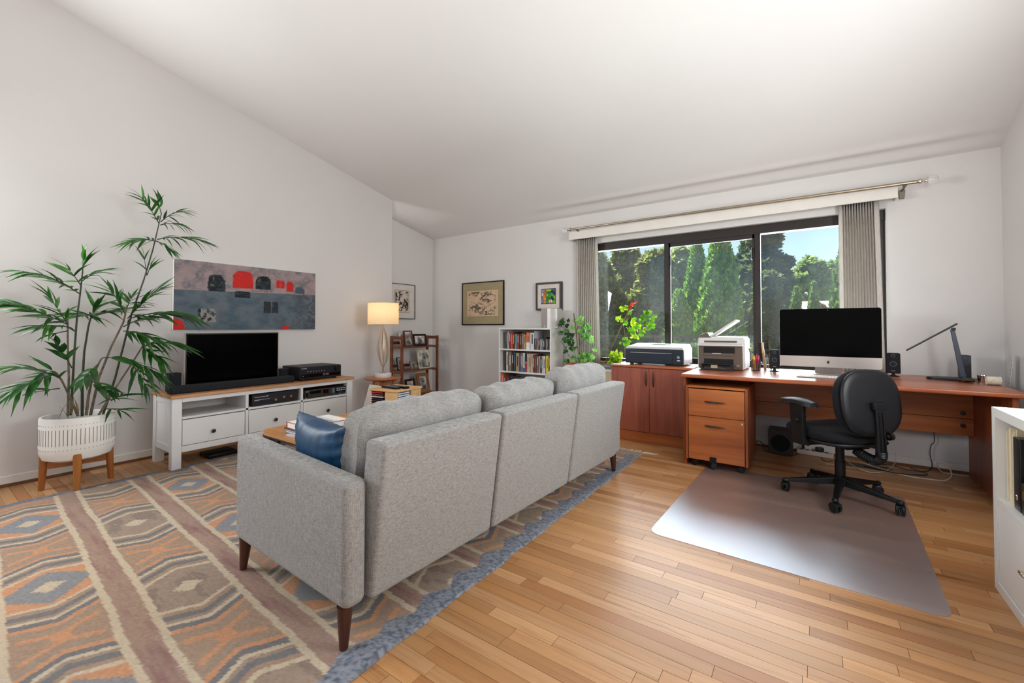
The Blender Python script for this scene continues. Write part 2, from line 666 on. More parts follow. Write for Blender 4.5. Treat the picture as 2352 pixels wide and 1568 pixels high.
# ---- window
mg, n, l, b = _mat('window_glass')
out = n['Material Output']
n.remove(b)
tr = n.new('ShaderNodeBsdfTransparent')
tr.inputs[0].default_value = (0.94, 0.96, 0.95, 1)
gl = n.new('ShaderNodeBsdfGlossy')
gl.inputs['Roughness'].default_value = 0.0
fr = n.new('ShaderNodeFresnel')
fr.inputs['IOR'].default_value = 1.45
m1 = n.new('ShaderNodeMixShader')
l.new(fr.outputs[0], m1.inputs[0])
l.new(tr.outputs[0], m1.inputs[1])
l.new(gl.outputs[0], m1.inputs[2])
df = n.new('ShaderNodeBsdfTranslucent')
df.inputs[0].default_value = (0.9, 0.92, 0.95, 1)
dust = _noise(n, l, _coord(n, l, (1.3, 1, 0.5)), 2.0, 3)
dr = n.new('ShaderNodeMapRange')
dr.inputs[1].default_value, dr.inputs[2].default_value = 0.35, 0.75
dr.inputs[3].default_value, dr.inputs[4].default_value = 0.0, 0.007
l.new(dust, dr.inputs[0])
m2 = n.new('ShaderNodeMixShader')
l.new(dr.outputs[0], m2.inputs[0])
l.new(m1.outputs[0], m2.inputs[1])
l.new(df.outputs[0], m2.inputs[2])
l.new(m2.outputs[0], out.inputs[0])
M['glass'] = mg

win = thing('window_1', 'wide dark bronze framed sliding window of three panes above the desk', 'window', (-0.82, 4.69, 0.70))
struct(win)
fy0, fy1 = 4.665, 4.72
fb = MB()
fb.bx(OX0, OX1, fy0 - 0.012, fy1 + 0.02, 1.985, OZ1 - 0.004).bx(OX0, OX1, fy0, fy1, OZ0 + 0.002, OZ0 + 0.05)
fb.bx(OX0, OX0 + 0.05, fy0, fy1, OZ0, OZ1).bx(OX1 - 0.05, OX1, fy0, fy1, OZ0, OZ1)
fb.build('frame', M['bronze'], win, org=True)
for xm in (-1.262, -0.424):
    MB().rbx(xm - 0.025, xm + 0.025, fy0 - 0.01, fy1 + 0.01, OZ0 + 0.05, 1.987, 0.004, 1).build('mullion', M['bronze'], win, org=True)
MB().bx(-1.237, -0.449, fy0 - 0.006, fy0 + 0.02, 1.945, 1.986).bx(-1.237, -0.449, fy0 - 0.006, fy0 + 0.02, OZ0 + 0.05, OZ0 + 0.085) \
    .bx(-1.237, -1.222, fy0 - 0.006, fy0 + 0.02, OZ0 + 0.05, 1.986).bx(-0.464, -0.449, fy0 - 0.006, fy0 + 0.02, OZ0 + 0.05, 1.986) \
    .build('sash', M['bronze'], win, org=True)
for x0, x1 in ((OX0 + 0.05, -1.287), (-1.237, -0.449), (-0.399, OX1 - 0.05)):
    MB().bx(x0, x1, 4.69, 4.694, OZ0 + 0.05, 1.985).build('pane', M['glass'], win, org=True, sharp=0)
for xm, zc in ((-1.226, 1.80), (-0.46, 1.80)):
    MB().rbx(xm - 0.012, xm + 0.012, fy0 - 0.03, fy0 - 0.006, zc - 0.055, zc + 0.055, 0.005, 2).build('latch', M['black'], win, org=True)
MB().rbx(OX0, OX1, YW - 0.03, 4.665, OZ0 - 0.002, OZ0 + 0.016, 0.004, 1).build('sill', wood('sill_wood', (150, 104, 62), (176, 128, 80), (196, 150, 100), 'x', 0.45), win, org=True)

# ---- unseen eave over the window, its depth set to hold back the sun
struct(MB().bx(-5.2, 1.8, 4.78, 5.12, 2.42, 2.55).build('unseen_eave', M['trim']))

# ================================================================== OUTSIDE
GZ = -0.45
m, n, l, b = _mat('lawn')
f = _noise(n, l, _coord(n, l, (1, 1, 1)), 2.5, 6)
l.new(_ramp(n, l, f, [(0.3, lin(92, 104, 46)), (0.7, lin(150, 150, 84))]), b.inputs['Base Color'])
b.inputs['Roughness'].default_value = 0.95
lawn = struct(MB().grid(lambda u, v: (-60 + 110 * u, 4.8 + 70 * v, GZ + 0.0 * u), 4, 4).build('lawn', m, sharp=0))


def leafy(name):
    m, n, l, b = _mat(name)
    a = n.new('ShaderNodeAttribute')
    a.attribute_name = 'Col'
    l.new(a.outputs['Color'], b.inputs['Base Color'])
    b.inputs['Roughness'].default_value = 0.55
    tr = n.new('ShaderNodeBsdfTranslucent')
    l.new(a.outputs['Color'], tr.inputs['Color'])
    ms = n.new('ShaderNodeMixShader')
    ms.inputs[0].default_value = 0.5
    l.new(b.outputs[0], ms.inputs[1])
    l.new(tr.outputs[0], ms.inputs[2])
    l.new(ms.outputs[0], n['Material Output'].inputs[0])
    return m


M['leaf'] = leafy('foliage')
M['bark'] = plain('bark', (88, 70, 54), 0.9, var=0.3, scale=20, bump=0.6, bscale=40)


def quads(name, P, T, N, ln, wd, C, parent):
    """one foliage mesh: a small pointed leaf spray at every P along T, facing N"""
    T = T / np.linalg.norm(T, axis=1, keepdims=True)
    B = np.cross(T, N)
    B /= np.linalg.norm(B, axis=1, keepdims=True) + 1e-9
    NN = np.cross(B, T)
    L, Wd = ln[:, None], wd[:, None]
    v = np.stack([P, P + T * L * 0.5 + B * Wd * 0.5 + NN * L * 0.08, P + T * L, P + T * L * 0.5 - B * Wd * 0.5 + NN * L * 0.08], 1).reshape(-1, 3)
    v = v - np.array(parent.location)
    k = len(P)
    me = bpy.data.meshes.new(name)
    me.vertices.add(4 * k)
    me.vertices.foreach_set('co', v.astype(np.float32).ravel())
    me.loops.add(4 * k)
    me.loops.foreach_set('vertex_index', np.arange(4 * k, dtype=np.int32))
    me.polygons.add(k)
    me.polygons.foreach_set('loop_start', np.arange(0, 4 * k, 4, dtype=np.int32))
    me.polygons.foreach_set('loop_total', np.full(k, 4, dtype=np.int32))
    me.update(calc_edges=True)
    me.materials.append(M['leaf'])
    ca = me.color_attributes.new('Col', 'FLOAT_COLOR', 'POINT')
    cc = np.concatenate([np.repeat(C, 4, 0), np.ones((4 * k, 1))], 1)
    ca.data.foreach_set('color', cc.astype(np.float32).ravel())
    o = bpy.data.objects.new(name, me)
    COL.objects.link(o)
    o.parent = parent
    return o


def rcol(k, a, b):
    t = RNG.random((k, 1)) ** 1.2
    a, b = np.array(lin(*a)), np.array(lin(*b))
    return (a * (1 - t) + b * t) * RNG.uniform(0.8, 1.15, (k, 1))


def conifer(label, uc, vtop, uh, vref, Y, k, ca, cb_, size=0.12, power=0.75, group=None):
    top = at(uc, vtop, y=Y)
    r_ref = abs(at(uc + uh, vref, y=Y).x - at(uc - uh, vref, y=Y).x) / 2
    zr = at(uc, vref, y=Y).z
    H = top.z - GZ
    R = r_ref / max(0.05, ((top.z - zr) / H)) ** power
    R = min(R, r_ref * 1.5)
    t = thing('arborvitae', label, 'tree', (top.x, Y, GZ), 0, group)
    MB().cyl((0, 0, 0), (0, 0, H * 0.85), 0.07, 0.02, 8).build('trunk', M['bark'], t)
    h = RNG.random(k) ** 0.8
    th = RNG.random(k) * 2 * PI
    lump = 1 + 0.16 * np.sin(th * 5 + h * 23) * np.sin(h * 31 + th * 2) + 0.10 * np.sin(th * 9 - h * 47)
    rad = R * (1 - h) ** power * lump * (1 - 0.35 * RNG.random(k) ** 2)
    P = np.stack([top.x + rad * np.cos(th), Y + rad * np.sin(th), GZ + 0.05 + h * H * 0.99], 1)
    out_ = np.stack([np.cos(th), np.sin(th), np.zeros(k)], 1)
    T = out_ * RNG.uniform(0.1, 0.8, (k, 1)) + np.array([0, 0, 1.0]) + RNG.normal(0, 0.25, (k, 3))
    N = out_ + RNG.normal(0, 0.6, (k, 3))
    s = size * RNG.uniform(0.6, 1.3, k) * (1 - 0.3 * h)
    quads('foliage', P, T, N, s, s * 0.5, rcol(k, ca, cb_), t)
    return t


def broadleaf(name, label, uc, vtop, uh, Y, k, ca, cb_, size=0.16, blobs=26, flat=1.0, low=0.0, group=None, dens=0.35):
    top = at(uc, vtop, y=Y)
    Rx = abs(at(uc + uh, vtop + 60, y=Y).x - at(uc - uh, vtop + 60, y=Y).x) / 2
    H = top.z - GZ
    t = thing(name, label, 'tree', (top.x, Y, GZ), 0, group)
    zmin = GZ + H * low
    bs = []
    tk = MB().tube([(0, 0, 0), (0.05, 0, H * 0.4), (0, 0.05, H * 0.8)], [0.16, 0.1, 0.03], 8)
    for i in range(blobs):
        hz = random.random()
        wid = math.sin(PI * (0.12 + 0.8 * hz)) ** 0.7
        a, rr = random.random() * 2 * PI, math.sqrt(random.random()) * Rx * 0.8 * wid
        c = np.array([top.x + rr * math.cos(a), Y + rr * math.sin(a), zmin + (top.z - zmin) * (0.05 + 0.86 * hz)])
        br = Rx * random.uniform(0.16, 0.32) * (26 / blobs) ** 0.2
        bs.append((c, br))
        if i % 3 == 0:
            tk.tube([(0, 0, max(0.3, (c[2] - GZ) * 0.6)), tuple(c - np.array([top.x, Y, GZ]))], [0.05, 0.012], 5)
    tk.build('trunk', M['bark'], t)
    idx = RNG.integers(0, blobs, k)
    cen = np.array([b_[0] for b_ in bs])[idx]
    br = np.array([b_[1] for b_ in bs])[idx]
    d = RNG.normal(0, 1, (k, 3))
    d /= np.linalg.norm(d, axis=1, keepdims=True)
    rr = br * (1 - dens * RNG.random(k))
    P = cen + d * rr[:, None] * np.array([1, 1, 0.8 * flat])
    P[:, 2] = np.maximum(P[:, 2], GZ + 0.02)
    T = d * 0.6 + RNG.normal(0, 0.6, (k, 3)) + np.array([0, 0, -0.15])
    N = np.array([0, 0, 1.0]) + RNG.normal(0, 0.6, (k, 3))
    s = size * RNG.uniform(0.6, 1.3, k)
    quads('foliage', P, T, N, s, s * 0.6, rcol(k, ca, cb_), t)
    return t


G1, G2 = (70, 120, 36), (150, 196, 80)
conifer('tallest bright green cone of arborvitae in the middle pane', 1653, 530, 45, 740, 9.0, 26000, G1, G2, 0.13, 0.62)
conifer('second tallest arborvitae, just left of the tallest one', 1600, 560, 33, 740, 10.9, 18000, G1, G2, 0.13, 0.62)
conifer('short yellow-green arborvitae at the left edge of the middle pane', 1559, 676, 32, 790, 7.6, 12000, (62, 110, 30), (150, 190, 70), 0.11, 0.62)
conifer('dark arborvitae half hidden by the right-hand curtain', 1948, 556, 46, 700, 9.0, 14000, (40, 78, 24), (104, 148, 56), 0.13, 0.62)
conifer('left one of two small young conifers in front of the pale roof', 1828, 664, 17, 706, 14.6, 5000, (70, 112, 44), (146, 180, 86), 0.13)
conifer('right one of two small young conifers in front of the pale roof', 1869, 652, 19, 706, 16.0, 5000, (70, 112, 44), (146, 180, 86), 0.13)
D1, D2 = (84, 98, 44), (150, 160, 84)
broadleaf('cedar_tree', 'dark olive cedar at the far left of the window, beside the left curtain', 1372, 560, 54, 11.2, 24000, D1, D2, 0.19, 90, low=0.05)
broadleaf('cedar_tree', 'olive cedar with a ragged crown, second from the left curtain', 1436, 556, 56, 14.6, 26000, D1, D2, 0.22, 90, low=0.05)
broadleaf('cedar_tree', 'olive cedar just left of the left mullion', 1502, 562, 54, 11.8, 24000, D1, (156, 164, 84), 0.19, 90, low=0.05)
broadleaf('cedar_tree', 'pale green ragged tree between the left mullion and the arborvitae', 1566, 556, 56, 17.0, 22000, (98, 120, 62), (164, 180, 104), 0.24, 80, low=0.05)
broadleaf('pine_tree', 'tall dark pine with spreading boughs behind the right mullion', 1745, 508, 84, 19.0, 34000, (56, 74, 46), (106, 124, 80), 0.26, 110, 0.45, low=0.08)
broadleaf('cedar_tree', 'dense dark evergreen right of the right mullion, under the pine', 1765, 612, 40, 12.2, 22000, (58, 76, 42), (112, 130, 76), 0.19, 70, low=0.03)
broadleaf('cedar_tree', 'dark evergreen filling the gap right of the tallest arborvitae', 1712, 600, 46, 14.6, 18000, (60, 80, 44), (116, 136, 80), 0.2, 60, low=0.03)
broadleaf('maple_tree', 'distant pale green broadleaf tree beneath the open sky', 1862, 590, 46, 36.0, 12000, (98, 130, 66), (160, 186, 108), 0.42, 40, low=0.36, dens=0.5)
broadleaf('maple_tree', 'distant broadleaf tree just left of the right-hand curtain', 1925, 598, 44, 46.0, 12000, (92, 124, 62), (150, 178, 100), 0.42, 36, low=0.36, dens=0.5)
broadleaf('maple_shrub', 'dark red maple shrub in front of the pale roof', 1890, 690, 22, 17.0, 3500, (84, 34, 40), (128, 60, 60), 0.14, 12, low=0.3)
broadleaf('hedge', 'low yellow-green hedge behind the computer monitor', 1880, 792, 90, 8.2, 7000, (104, 116, 40), (176, 170, 80), 0.10, 30, low=0.1)
t = thing('house', 'distant low house with a pale sunlit roof and a white vent pipe', 'house', (at(1860, 700, y=24).x, 24, GZ))
hx = at(1860, 700, y=24).x
hz0, hz1 = at(1860, 716, y=22).z, at(1860, 692, y=26).z
MB().bx(hx - 4.5, hx + 4, 22.2, 29.8, GZ, hz0).build('wall', plain('pale_siding', (206, 200, 190), 0.8), t, org=True)
MB().hexa([(hx - 4.9, 21.8, hz0), (hx + 4.4, 21.8, hz0), (hx - 4.9, 30.2, hz0), (hx + 4.4, 30.2, hz0),
           (hx - 4.9, 25.9, hz1), (hx + 4.4, 25.9, hz1), (hx - 4.9, 26.1, hz1), (hx + 4.4, 26.1, hz1)]).build('roof', plain('pale_roof', (214, 200, 190), 0.8), t, org=True)
MB().cyl((hx + 0.2, 25.0, hz1 - 0.4), (hx + 0.2, 25.0, hz1 + 0.45), 0.09, n=10).build('vent_pipe', M['trim'], t, org=True)
t = thing('fence', 'low dark rail fence seen between the two printers', 'fence', (-2.9, 7.0, GZ))
for k in range(8):
    MB().bx(-4.6 + k * 0.5, -4.56 + k * 0.5, 6.98, 7.02, GZ, 0.98).build('post', M['bronze'], t, org=True)
for zz in (0.55, 0.95):
    MB().bx(-4.7, -0.9, 6.985, 7.015, zz - 0.02, zz + 0.02).build('rail', M['bronze'], t, org=True)

# ================================================================== painted (flat) colour helpers
def vnoise(x, y, seed=0, oct=4):
    """value noise in 0..1 on arrays"""
    tot, amp, nrm = 0, 1.0, 0
    for o in range(oct):
        r = np.random.default_rng(seed * 31 + o)
        tab = r.random((64, 64))
        xi, yi = np.floor(x).astype(int), np.floor(y).astype(int)
        fx, fy = x - xi, y - yi
        fx, fy = fx * fx * (3 - 2 * fx), fy * fy * (3 - 2 * fy)
        a, b_ = tab[xi % 64, yi % 64], tab[(xi + 1) % 64, yi % 64]
        c, d = tab[xi % 64, (yi + 1) % 64], tab[(xi + 1) % 64, (yi + 1) % 64]
        tot = tot + amp * ((a * (1 - fx) + b_ * fx) * (1 - fy) + (c * (1 - fx) + d * fx) * fy)
        nrm += amp
        amp *= 0.5
        x, y = x * 2.03, y * 2.03
    return tot / nrm


def lerp(a, b_, t):
    return a * (1 - t[..., None]) + b_ * t[..., None]


LC = lambda *c: np.array(lin(*c))


def painted(name, parent, w, h, nu, nv, fn, Mx, mat):
    """a flat painted sheet w x h centred on the origin of its own xy plane, placed by Mx (local to parent)"""
    s, t = np.meshgrid(np.linspace(0, 1, nu + 1), np.linspace(0, 1, nv + 1))
    c = fn(s, t)
    mb = MB()
    mb.v = [tuple(Mx @ Vector(((a - 0.5) * w, (b_ - 0.5) * h, 0))) for a, b_ in zip(s.ravel(), t.ravel())]
    mb.f = [(j * (nu + 1) + i, j * (nu + 1) + i + 1, (j + 1) * (nu + 1) + i + 1, (j + 1) * (nu + 1) + i) for j in range(nv) for i in range(nu)]
    mb.cols = np.concatenate([np.clip(c, 0, 1).reshape(-1, 3), np.ones((c.shape[0] * c.shape[1], 1))], 1)
    return mb.build(name, mat, parent, sharp=0)


def face_px(y, z, x=0.0):      # sheet facing +x (on the left wall): its u runs along +y, v along +z
    return Matrix(((0, 0, 1, x), (1, 0, 0, y), (0, 1, 0, z), (0, 0, 0, 1)))


def face_my(x, z, y=0.0):      # sheet facing -y (on the back wall): u along +x, v along +z
    return Matrix(((1, 0, 0, x), (0, 0, -1, y), (0, 1, 0, z), (0, 0, 0, 1)))


M['paint'] = vcol('oil_paint', 0.7, 0.35, 120)
M['print'] = vcol('printed_paper', 0.6, 0)
M['photo'] = vcol('photo_print', 0.3, 0)
M['rug'] = vcol('kilim_weave', 0.95, 0.5, 260)


def text(body, size, name, mat, parent, Mx, depth=0.0006, align='LEFT'):
    c = bpy.data.curves.new(name, 'FONT')
    c.body = body
    c.size = size
    c.align_x = align
    c.extrude = depth
    c.resolution_u = 2
    o = bpy.data.objects.new('tmp', c)
    COL.objects.link(o)
    bpy.context.view_layer.update()
    me = bpy.data.meshes.new_from_object(o.evaluated_get(bpy.context.evaluated_depsgraph_get()))
    bpy.data.objects.remove(o, do_unlink=True)
    me.name = name
    me.materials.clear()
    me.materials.append(mat)
    me.transform(Mx)
    q = bpy.data.objects.new(name, me)
    COL.objects.link(q)
    q.parent = parent
    return q


M['ink_w'] = plain('white_lettering', (226, 228, 230), 0.5, var=0.0)
M['ink_d'] = plain('dark_lettering', (30, 30, 32), 0.5, var=0.0)

# ================================================================== RUG
RX0, RX1, RY0, RY1 = -4.095, -1.195, -0.42, 3.74
st = 0.0062
gx, gy = int((RX1 - RX0) / st), int((RY1 - RY0) / st)
s, t = np.meshgrid(np.linspace(0, 1, gx + 1), np.linspace(0, 1, gy + 1))
Y = RY0 + t * (RY1 - RY0)
XLE = RX0 + 0.09 * (np.exp(-((Y - 1.245) / 0.07) ** 4) + np.exp(-((Y - 2.76) / 0.07) ** 4))      # the edge is tucked round the cabinet's front legs
X = XLE + s * (RX1 - XLE) + (t - 0.5) * -0.05 * s
edge = np.minimum(s, 1 - s)
X = X + np.where(s < 0.02, 0.012, 0) * (vnoise(Y * 7, Y * 0 + 1, 5) - 0.5) * 2 + np.where(s > 0.98, 0.012, 0) * (vnoise(Y * 8, Y * 0 + 3, 6) - 0.5) * 2
Z = 0.006 + 0.004 * np.clip(vnoise(X * 3, Y * 3, 9) - 0.45, 0, 1) + 0.022 * np.exp(-((X + 1.235) / 0.07) ** 2 - ((Y - 0.93) / 0.06) ** 2) + 0.012 * np.exp(-((X + 1.21) / 0.04) ** 2 - ((Y - 3.02) / 0.05) ** 2)
Z = np.where((edge < 0.001), 0.001, Z)
wob = (vnoise(X * 2.2, Y * 2.2, 11) - 0.5) * 0.03
yy = Y + 0.064 * (X + 3.97) + wob
ph = (yy - 0.648) / 0.37
pi_ = np.floor(ph).astype(int)
b_ = (ph - pi_ - 0.5) * 0.37
q = lambda v, st_: np.floor(v / st_) * st_ + st_ / 2
jit = (vnoise(X * 160, Y * 60, 3, 1) - 0.5) * 0.010
ab = np.abs(q(b_, 0.013)) + 0 * jit
a0 = X + 2.65 - 0.465 * ((pi_ + 1) % 2) + wob * 0.6
a = np.mod(a0 + 0.465, 0.93) - 0.465
aa = np.abs(a) + jit * 0.5
m_ = aa + 0.52 * ab
ty = (pi_ % 2 != 0)
hue = vnoise(X * 1.4, Y * 1.4, 21)
cream, taupe, dgrey = LC(190, 172, 146), LC(152, 132, 114), LC(116, 112, 110)
bgrey, orange, mauve, brown, dbrown = LC(132, 130, 130), LC(190, 138, 102), LC(156, 128, 112), LC(158, 132, 110), LC(136, 118, 104)
C = np.zeros(X.shape + (3,))
C[:] = taupe
fieldA = np.where((aa * 0.9 + ab * 1.0 + jit < 0.150)[..., None], bgrey, orange)
fieldB = np.where((vnoise(X * 9, Y * 30, 14) > 0.62)[..., None], dbrown, taupe)
C = np.where((m_ < 0.185)[..., None], np.where(ty[..., None], fieldA, fieldB), C)
for lo, hi, c in ((0.185, 0.208, cream), (0.208, 0.235, brown), (0.235, 0.270, dgrey), (0.270, 0.290, taupe), (0.290, 0.312, cream),
                  (0.312, 0.345, dgrey), (0.345, 0.372, orange), (0.372, 0.40, taupe), (0.40, 0.60, brown)):
    C = np.where(((m_ >= lo) & (m_ < hi))[..., None], c, C)
C = np.where(((m_ >= 0.425) & (m_ < 0.452) & (ab < 0.11))[..., None], orange, C)
C = np.where(((aa > 0.43) & (ab < 0.024))[..., None], orange, C)
C = np.where((aa / 0.055 + ab / 0.05 < 1)[..., None], cream, C)
bb = np.abs(b_) + jit * 0.4
C = np.where((bb > 0.122)[..., None], cream, C)
mv = lerp(mauve, LC(124, 84, 84), np.clip(vnoise(X * 5, Y * 40, 17) * 2.4 - 1.1, 0, 1))
mv = lerp(mv, brown, np.clip(hue * 2.2 - 0.8, 0, 1) * 0.5)
C = np.where((bb > 0.146)[..., None], mv, C)
bord = (X > RX1 - 0.125 + 0.05 * np.abs(np.mod(Y * 5.2, 1) - 0.5) * 2 - 0.05 * (t - 0.5))
C = np.where(bord[..., None], lerp(LC(136, 138, 144), LC(84, 90, 100), np.clip(vnoise(X * 110, Y * 110, 8, 2) * 2.4 - 0.8, 0, 1)), C)
bordl = (X < XLE + 0.05 + 0.03 * vnoise(Y * 6, Y * 0, 2))
C = np.where(bordl[..., None], lerp(LC(128, 134, 144), LC(88, 92, 100), vnoise(X * 60, Y * 60, 18, 2)), C)
far = Y > RY1 - 0.10
C = np.where(far[..., None], LC(150, 136, 122), C)
C = C * (0.78 + 0.44 * vnoise(X * 130, Y * 330, 4, 2))[..., None]
C = lerp(C, C * np.array([0.86, 0.98, 1.16]), np.clip((vnoise(X * 1.1, Y * 1.7, 33) - 0.4) * 2, 0, 1) * 0.6)
rug = thing('kilim_rug', 'large flat-woven kilim rug in orange, grey and cream medallions under the sofa', 'rug', (-2.65, 1.66, 0))
me = bpy.data.meshes.new('weave')
nvx = (gx + 1) * (gy + 1)
me.vertices.add(nvx)
me.vertices.foreach_set('co', np.stack([X + 2.65, Y - 1.66, Z], -1).astype(np.float32).ravel())
ii = np.arange(nvx).reshape(gy + 1, gx + 1)
fa = np.stack([ii[:-1, :-1], ii[:-1, 1:], ii[1:, 1:], ii[1:, :-1]], -1).reshape(-1, 4)
me.loops.add(fa.size)
me.loops.foreach_set('vertex_index', fa.ravel().astype(np.int32))
me.polygons.add(len(fa))
me.polygons.foreach_set('loop_start', np.arange(0, fa.size, 4, dtype=np.int32))
me.polygons.foreach_set('loop_total', np.full(len(fa), 4, dtype=np.int32))
me.update(calc_edges=True)
me.materials.append(M['rug'])
ca = me.color_attributes.new('Col', 'FLOAT_COLOR', 'POINT')
ca.data.foreach_set('color', np.concatenate([np.clip(C, 0, 1).reshape(-1, 3), np.ones((nvx, 1))], 1).astype(np.float32).ravel())
o = bpy.data.objects.new('weave', me)
COL.objects.link(o)
o.parent = rug
fm = MB()
for k in range(230):
    x0 = RX0 + (RX1 - RX0 - 0.03) * (k + random.random()) / 230
    dx, ln = random.uniform(-0.02, 0.03), random.uniform(0.035, 0.07)
    fm.tube([(x0, RY1 - 0.004, 0.005), (x0 + dx * 0.4, RY1 + ln * 0.5, 0.004), (x0 + dx, RY1 + ln, 0.003)], [0.0032, 0.003, 0.0018], 4)
for k in range(7):
    fm.tube([(RX1 - 0.04, RY1 - 0.002, 0.005), (RX1 + 0.0, RY1 + 0.01 + 0.004 * k, 0.005), (RX1 + 0.05 + 0.008 * k, RY1 + 0.006 * k, 0.004)], [0.003, 0.003, 0.002], 4)
fm.build('fringe', plain('fringe_cotton', (206, 192, 172), 0.9), rug, org=True, kind='stuff')

# ================================================================== MEDIA CABINET
CF, CB_ = -4.03, -4.46
Y0, Y1 = 1.213, 2.79
cab = thing('media_cabinet', 'long white media cabinet with an oak top and three drawers below the television', 'cabinet', (-4.25, 2.0, 0))
MB().rbx(-4.475, -4.012, Y0 - 0.012, Y1 + 0.012, 0.549, 0.573, 0.003, 1).build('top', M['oak_y'], cab, org=True)
for x0, x1, y0, y1 in ((CF - 0.06, CF, Y0, Y0 + 0.065), (CF - 0.06, CF, Y1 - 0.065, Y1), (CB_, CB_ + 0.06, Y0, Y0 + 0.065), (CB_, CB_ + 0.06, Y1 - 0.065, Y1)):
    MB().rbx(x0, x1, y0, y1, 0, 0.549, 0.003, 1).build('leg', M['white'], cab, org=True)
d1, d2 = at(568, 950, x=CF).y, at(694, 930, x=CF).y
for yy_ in (Y0 + 0.012, Y1 - 0.03):
    MB().bx(CB_ + 0.06, CF - 0.06, yy_, yy_ + 0.018, 0.175, 0.50).bx(CB_ + 0.06, CF - 0.06, yy_ - 0.006, yy_ + 0.02, 0.50, 0.549) \
        .hexa([(CB_ + 0.06, yy_ - 0.006, 0.125), (CF - 0.06, yy_ - 0.006, 0.125), (CB_ + 0.06, yy_ + 0.02, 0.125), (CF - 0.06, yy_ + 0.02, 0.125),
               (CB_ + 0.06, yy_ - 0.006, 0.178), (CF - 0.06, yy_ - 0.006, 0.178), (CB_ + 0.06, yy_ + 0.02, 0.178), (CF - 0.06, yy_ + 0.02, 0.178)], 0.002, 1) \
        .build('side_panel', M['white'], cab, org=True)
MB().bx(CB_ + 0.012, CB_ + 0.02, Y0 + 0.03, Y1 - 0.03, 0.15, 0.549).build('back_panel', M['white'], cab, org=True)
MB().rbx(CF - 0.022, CF - 0.003, Y0 + 0.066, Y1 - 0.066, 0.514, 0.549, 0.002, 1).build('apron', M['white'], cab, org=True)
MB().rbx(CB_ + 0.02, CF - 0.004, Y0 + 0.066, Y1 - 0.066, 0.381, 0.399, 0.002, 1).build('shelf', M['white'], cab, org=True)
MB().rbx(CB_ + 0.02, CF - 0.004, Y0 + 0.066, Y1 - 0.066, 0.125, 0.172, 0.002, 1).build('bottom_rail', M['white'], cab, org=True)
for d in (d1, d2):
    MB().rbx(CB_ + 0.02, CF - 0.004, d - 0.012, d + 0.012, 0.17, 0.515, 0.002, 1).build('divider', M['white'], cab, org=True)
cells = ((Y0 + 0.066, d1 - 0.012), (d1 + 0.012, d2 - 0.012), (d2 + 0.012, Y1 - 0.066))
for (y0, y1), (u, v) in zip(cells, ((491, 989), (634, 963), (754, 942))):
    dr = MB().rbx(CF - 0.026, CF - 0.006, y0 + 0.004, y1 - 0.004, 0.176, 0.374, 0.002, 1).bx(CF - 0.36, CF - 0.026, y0 + 0.012, y1 - 0.012, 0.18, 0.36).build('drawer', M['white'], cab, org=True)
    k = at(u, v, x=CF + 0.012)
    kb = MB().lathe([(0.005, 0), (0.005, 0.012), (0.013, 0.015), (0.0165, 0.021), (0.013, 0.028), (0.0, 0.030)], n=16,
                    M=Matrix.Translation((CF - 0.0065, k.y, k.z)) @ Matrix.Rotation(PI / 2, 4, 'Y'))
    kb.build('knob', M['darkmetal'], dr, org=True)

# --- television
TX = -4.27
tl, tr_, bl_, br_ = at(425, 765, x=TX), at(639, 763, x=TX), at(424.5, 905, x=TX), at(639, 872, x=TX)
ty0, ty1 = (tl.y + bl_.y) / 2, (tr_.y + br_.y) / 2
tz0, tz1 = 0.602, tl.z
tv = thing('television', 'flat black television standing on the white media cabinet', 'television', (TX - 0.03, (ty0 + ty1) / 2, 0.573))
MB().rbx(TX - 0.03, TX, ty0, ty1, tz0, tz1, 0.004, 2).rbx(TX - 0.06, TX - 0.03, ty0 + 0.12, ty1 - 0.12, tz0 + 0.04, tz1 - 0.12, 0.01, 2).build('housing', M['black'], tv, org=True)
MB().bx(TX - 0.001, TX + 0.0015, ty0 + 0.012, ty1 - 0.012, tz0 + 0.024, tz1 - 0.012).build('screen', M['screen'], tv, org=True, sharp=0)
MB().rbx(TX - 0.032, TX + 0.002, ty0 - 0.002, ty0 + 0.002, tz0, tz1, 0.001, 1).rbx(TX - 0.032, TX + 0.002, ty1 - 0.002, ty1 + 0.002, tz0, tz1, 0.001, 1) \
    .rbx(TX - 0.032, TX + 0.002, ty0, ty1, tz1 - 0.002, tz1 + 0.002, 0.001, 1).build('bezel_trim', M['alu'], tv, org=True)
for yy_ in (ty0 + 0.14, ty1 - 0.14):
    MB().rbx(TX - 0.11, TX + 0.04, yy_ - 0.012, yy_ + 0.012, 0.573, 0.583, 0.003, 1).rbx(TX - 0.022, TX - 0.01, yy_ - 0.01, yy_ + 0.01, 0.578, tz0 + 0.01, 0.002, 1).build('foot', M['black'], tv, org=True)
text('SHARP', 0.0135, 'lettering', M['ink_w'], tv, face_px(at(541, 872, x=TX).y - (ty0 + ty1) / 2 - 0.024, tz0 + 0.0065 - 0.573, 0.0312), 0.0003)

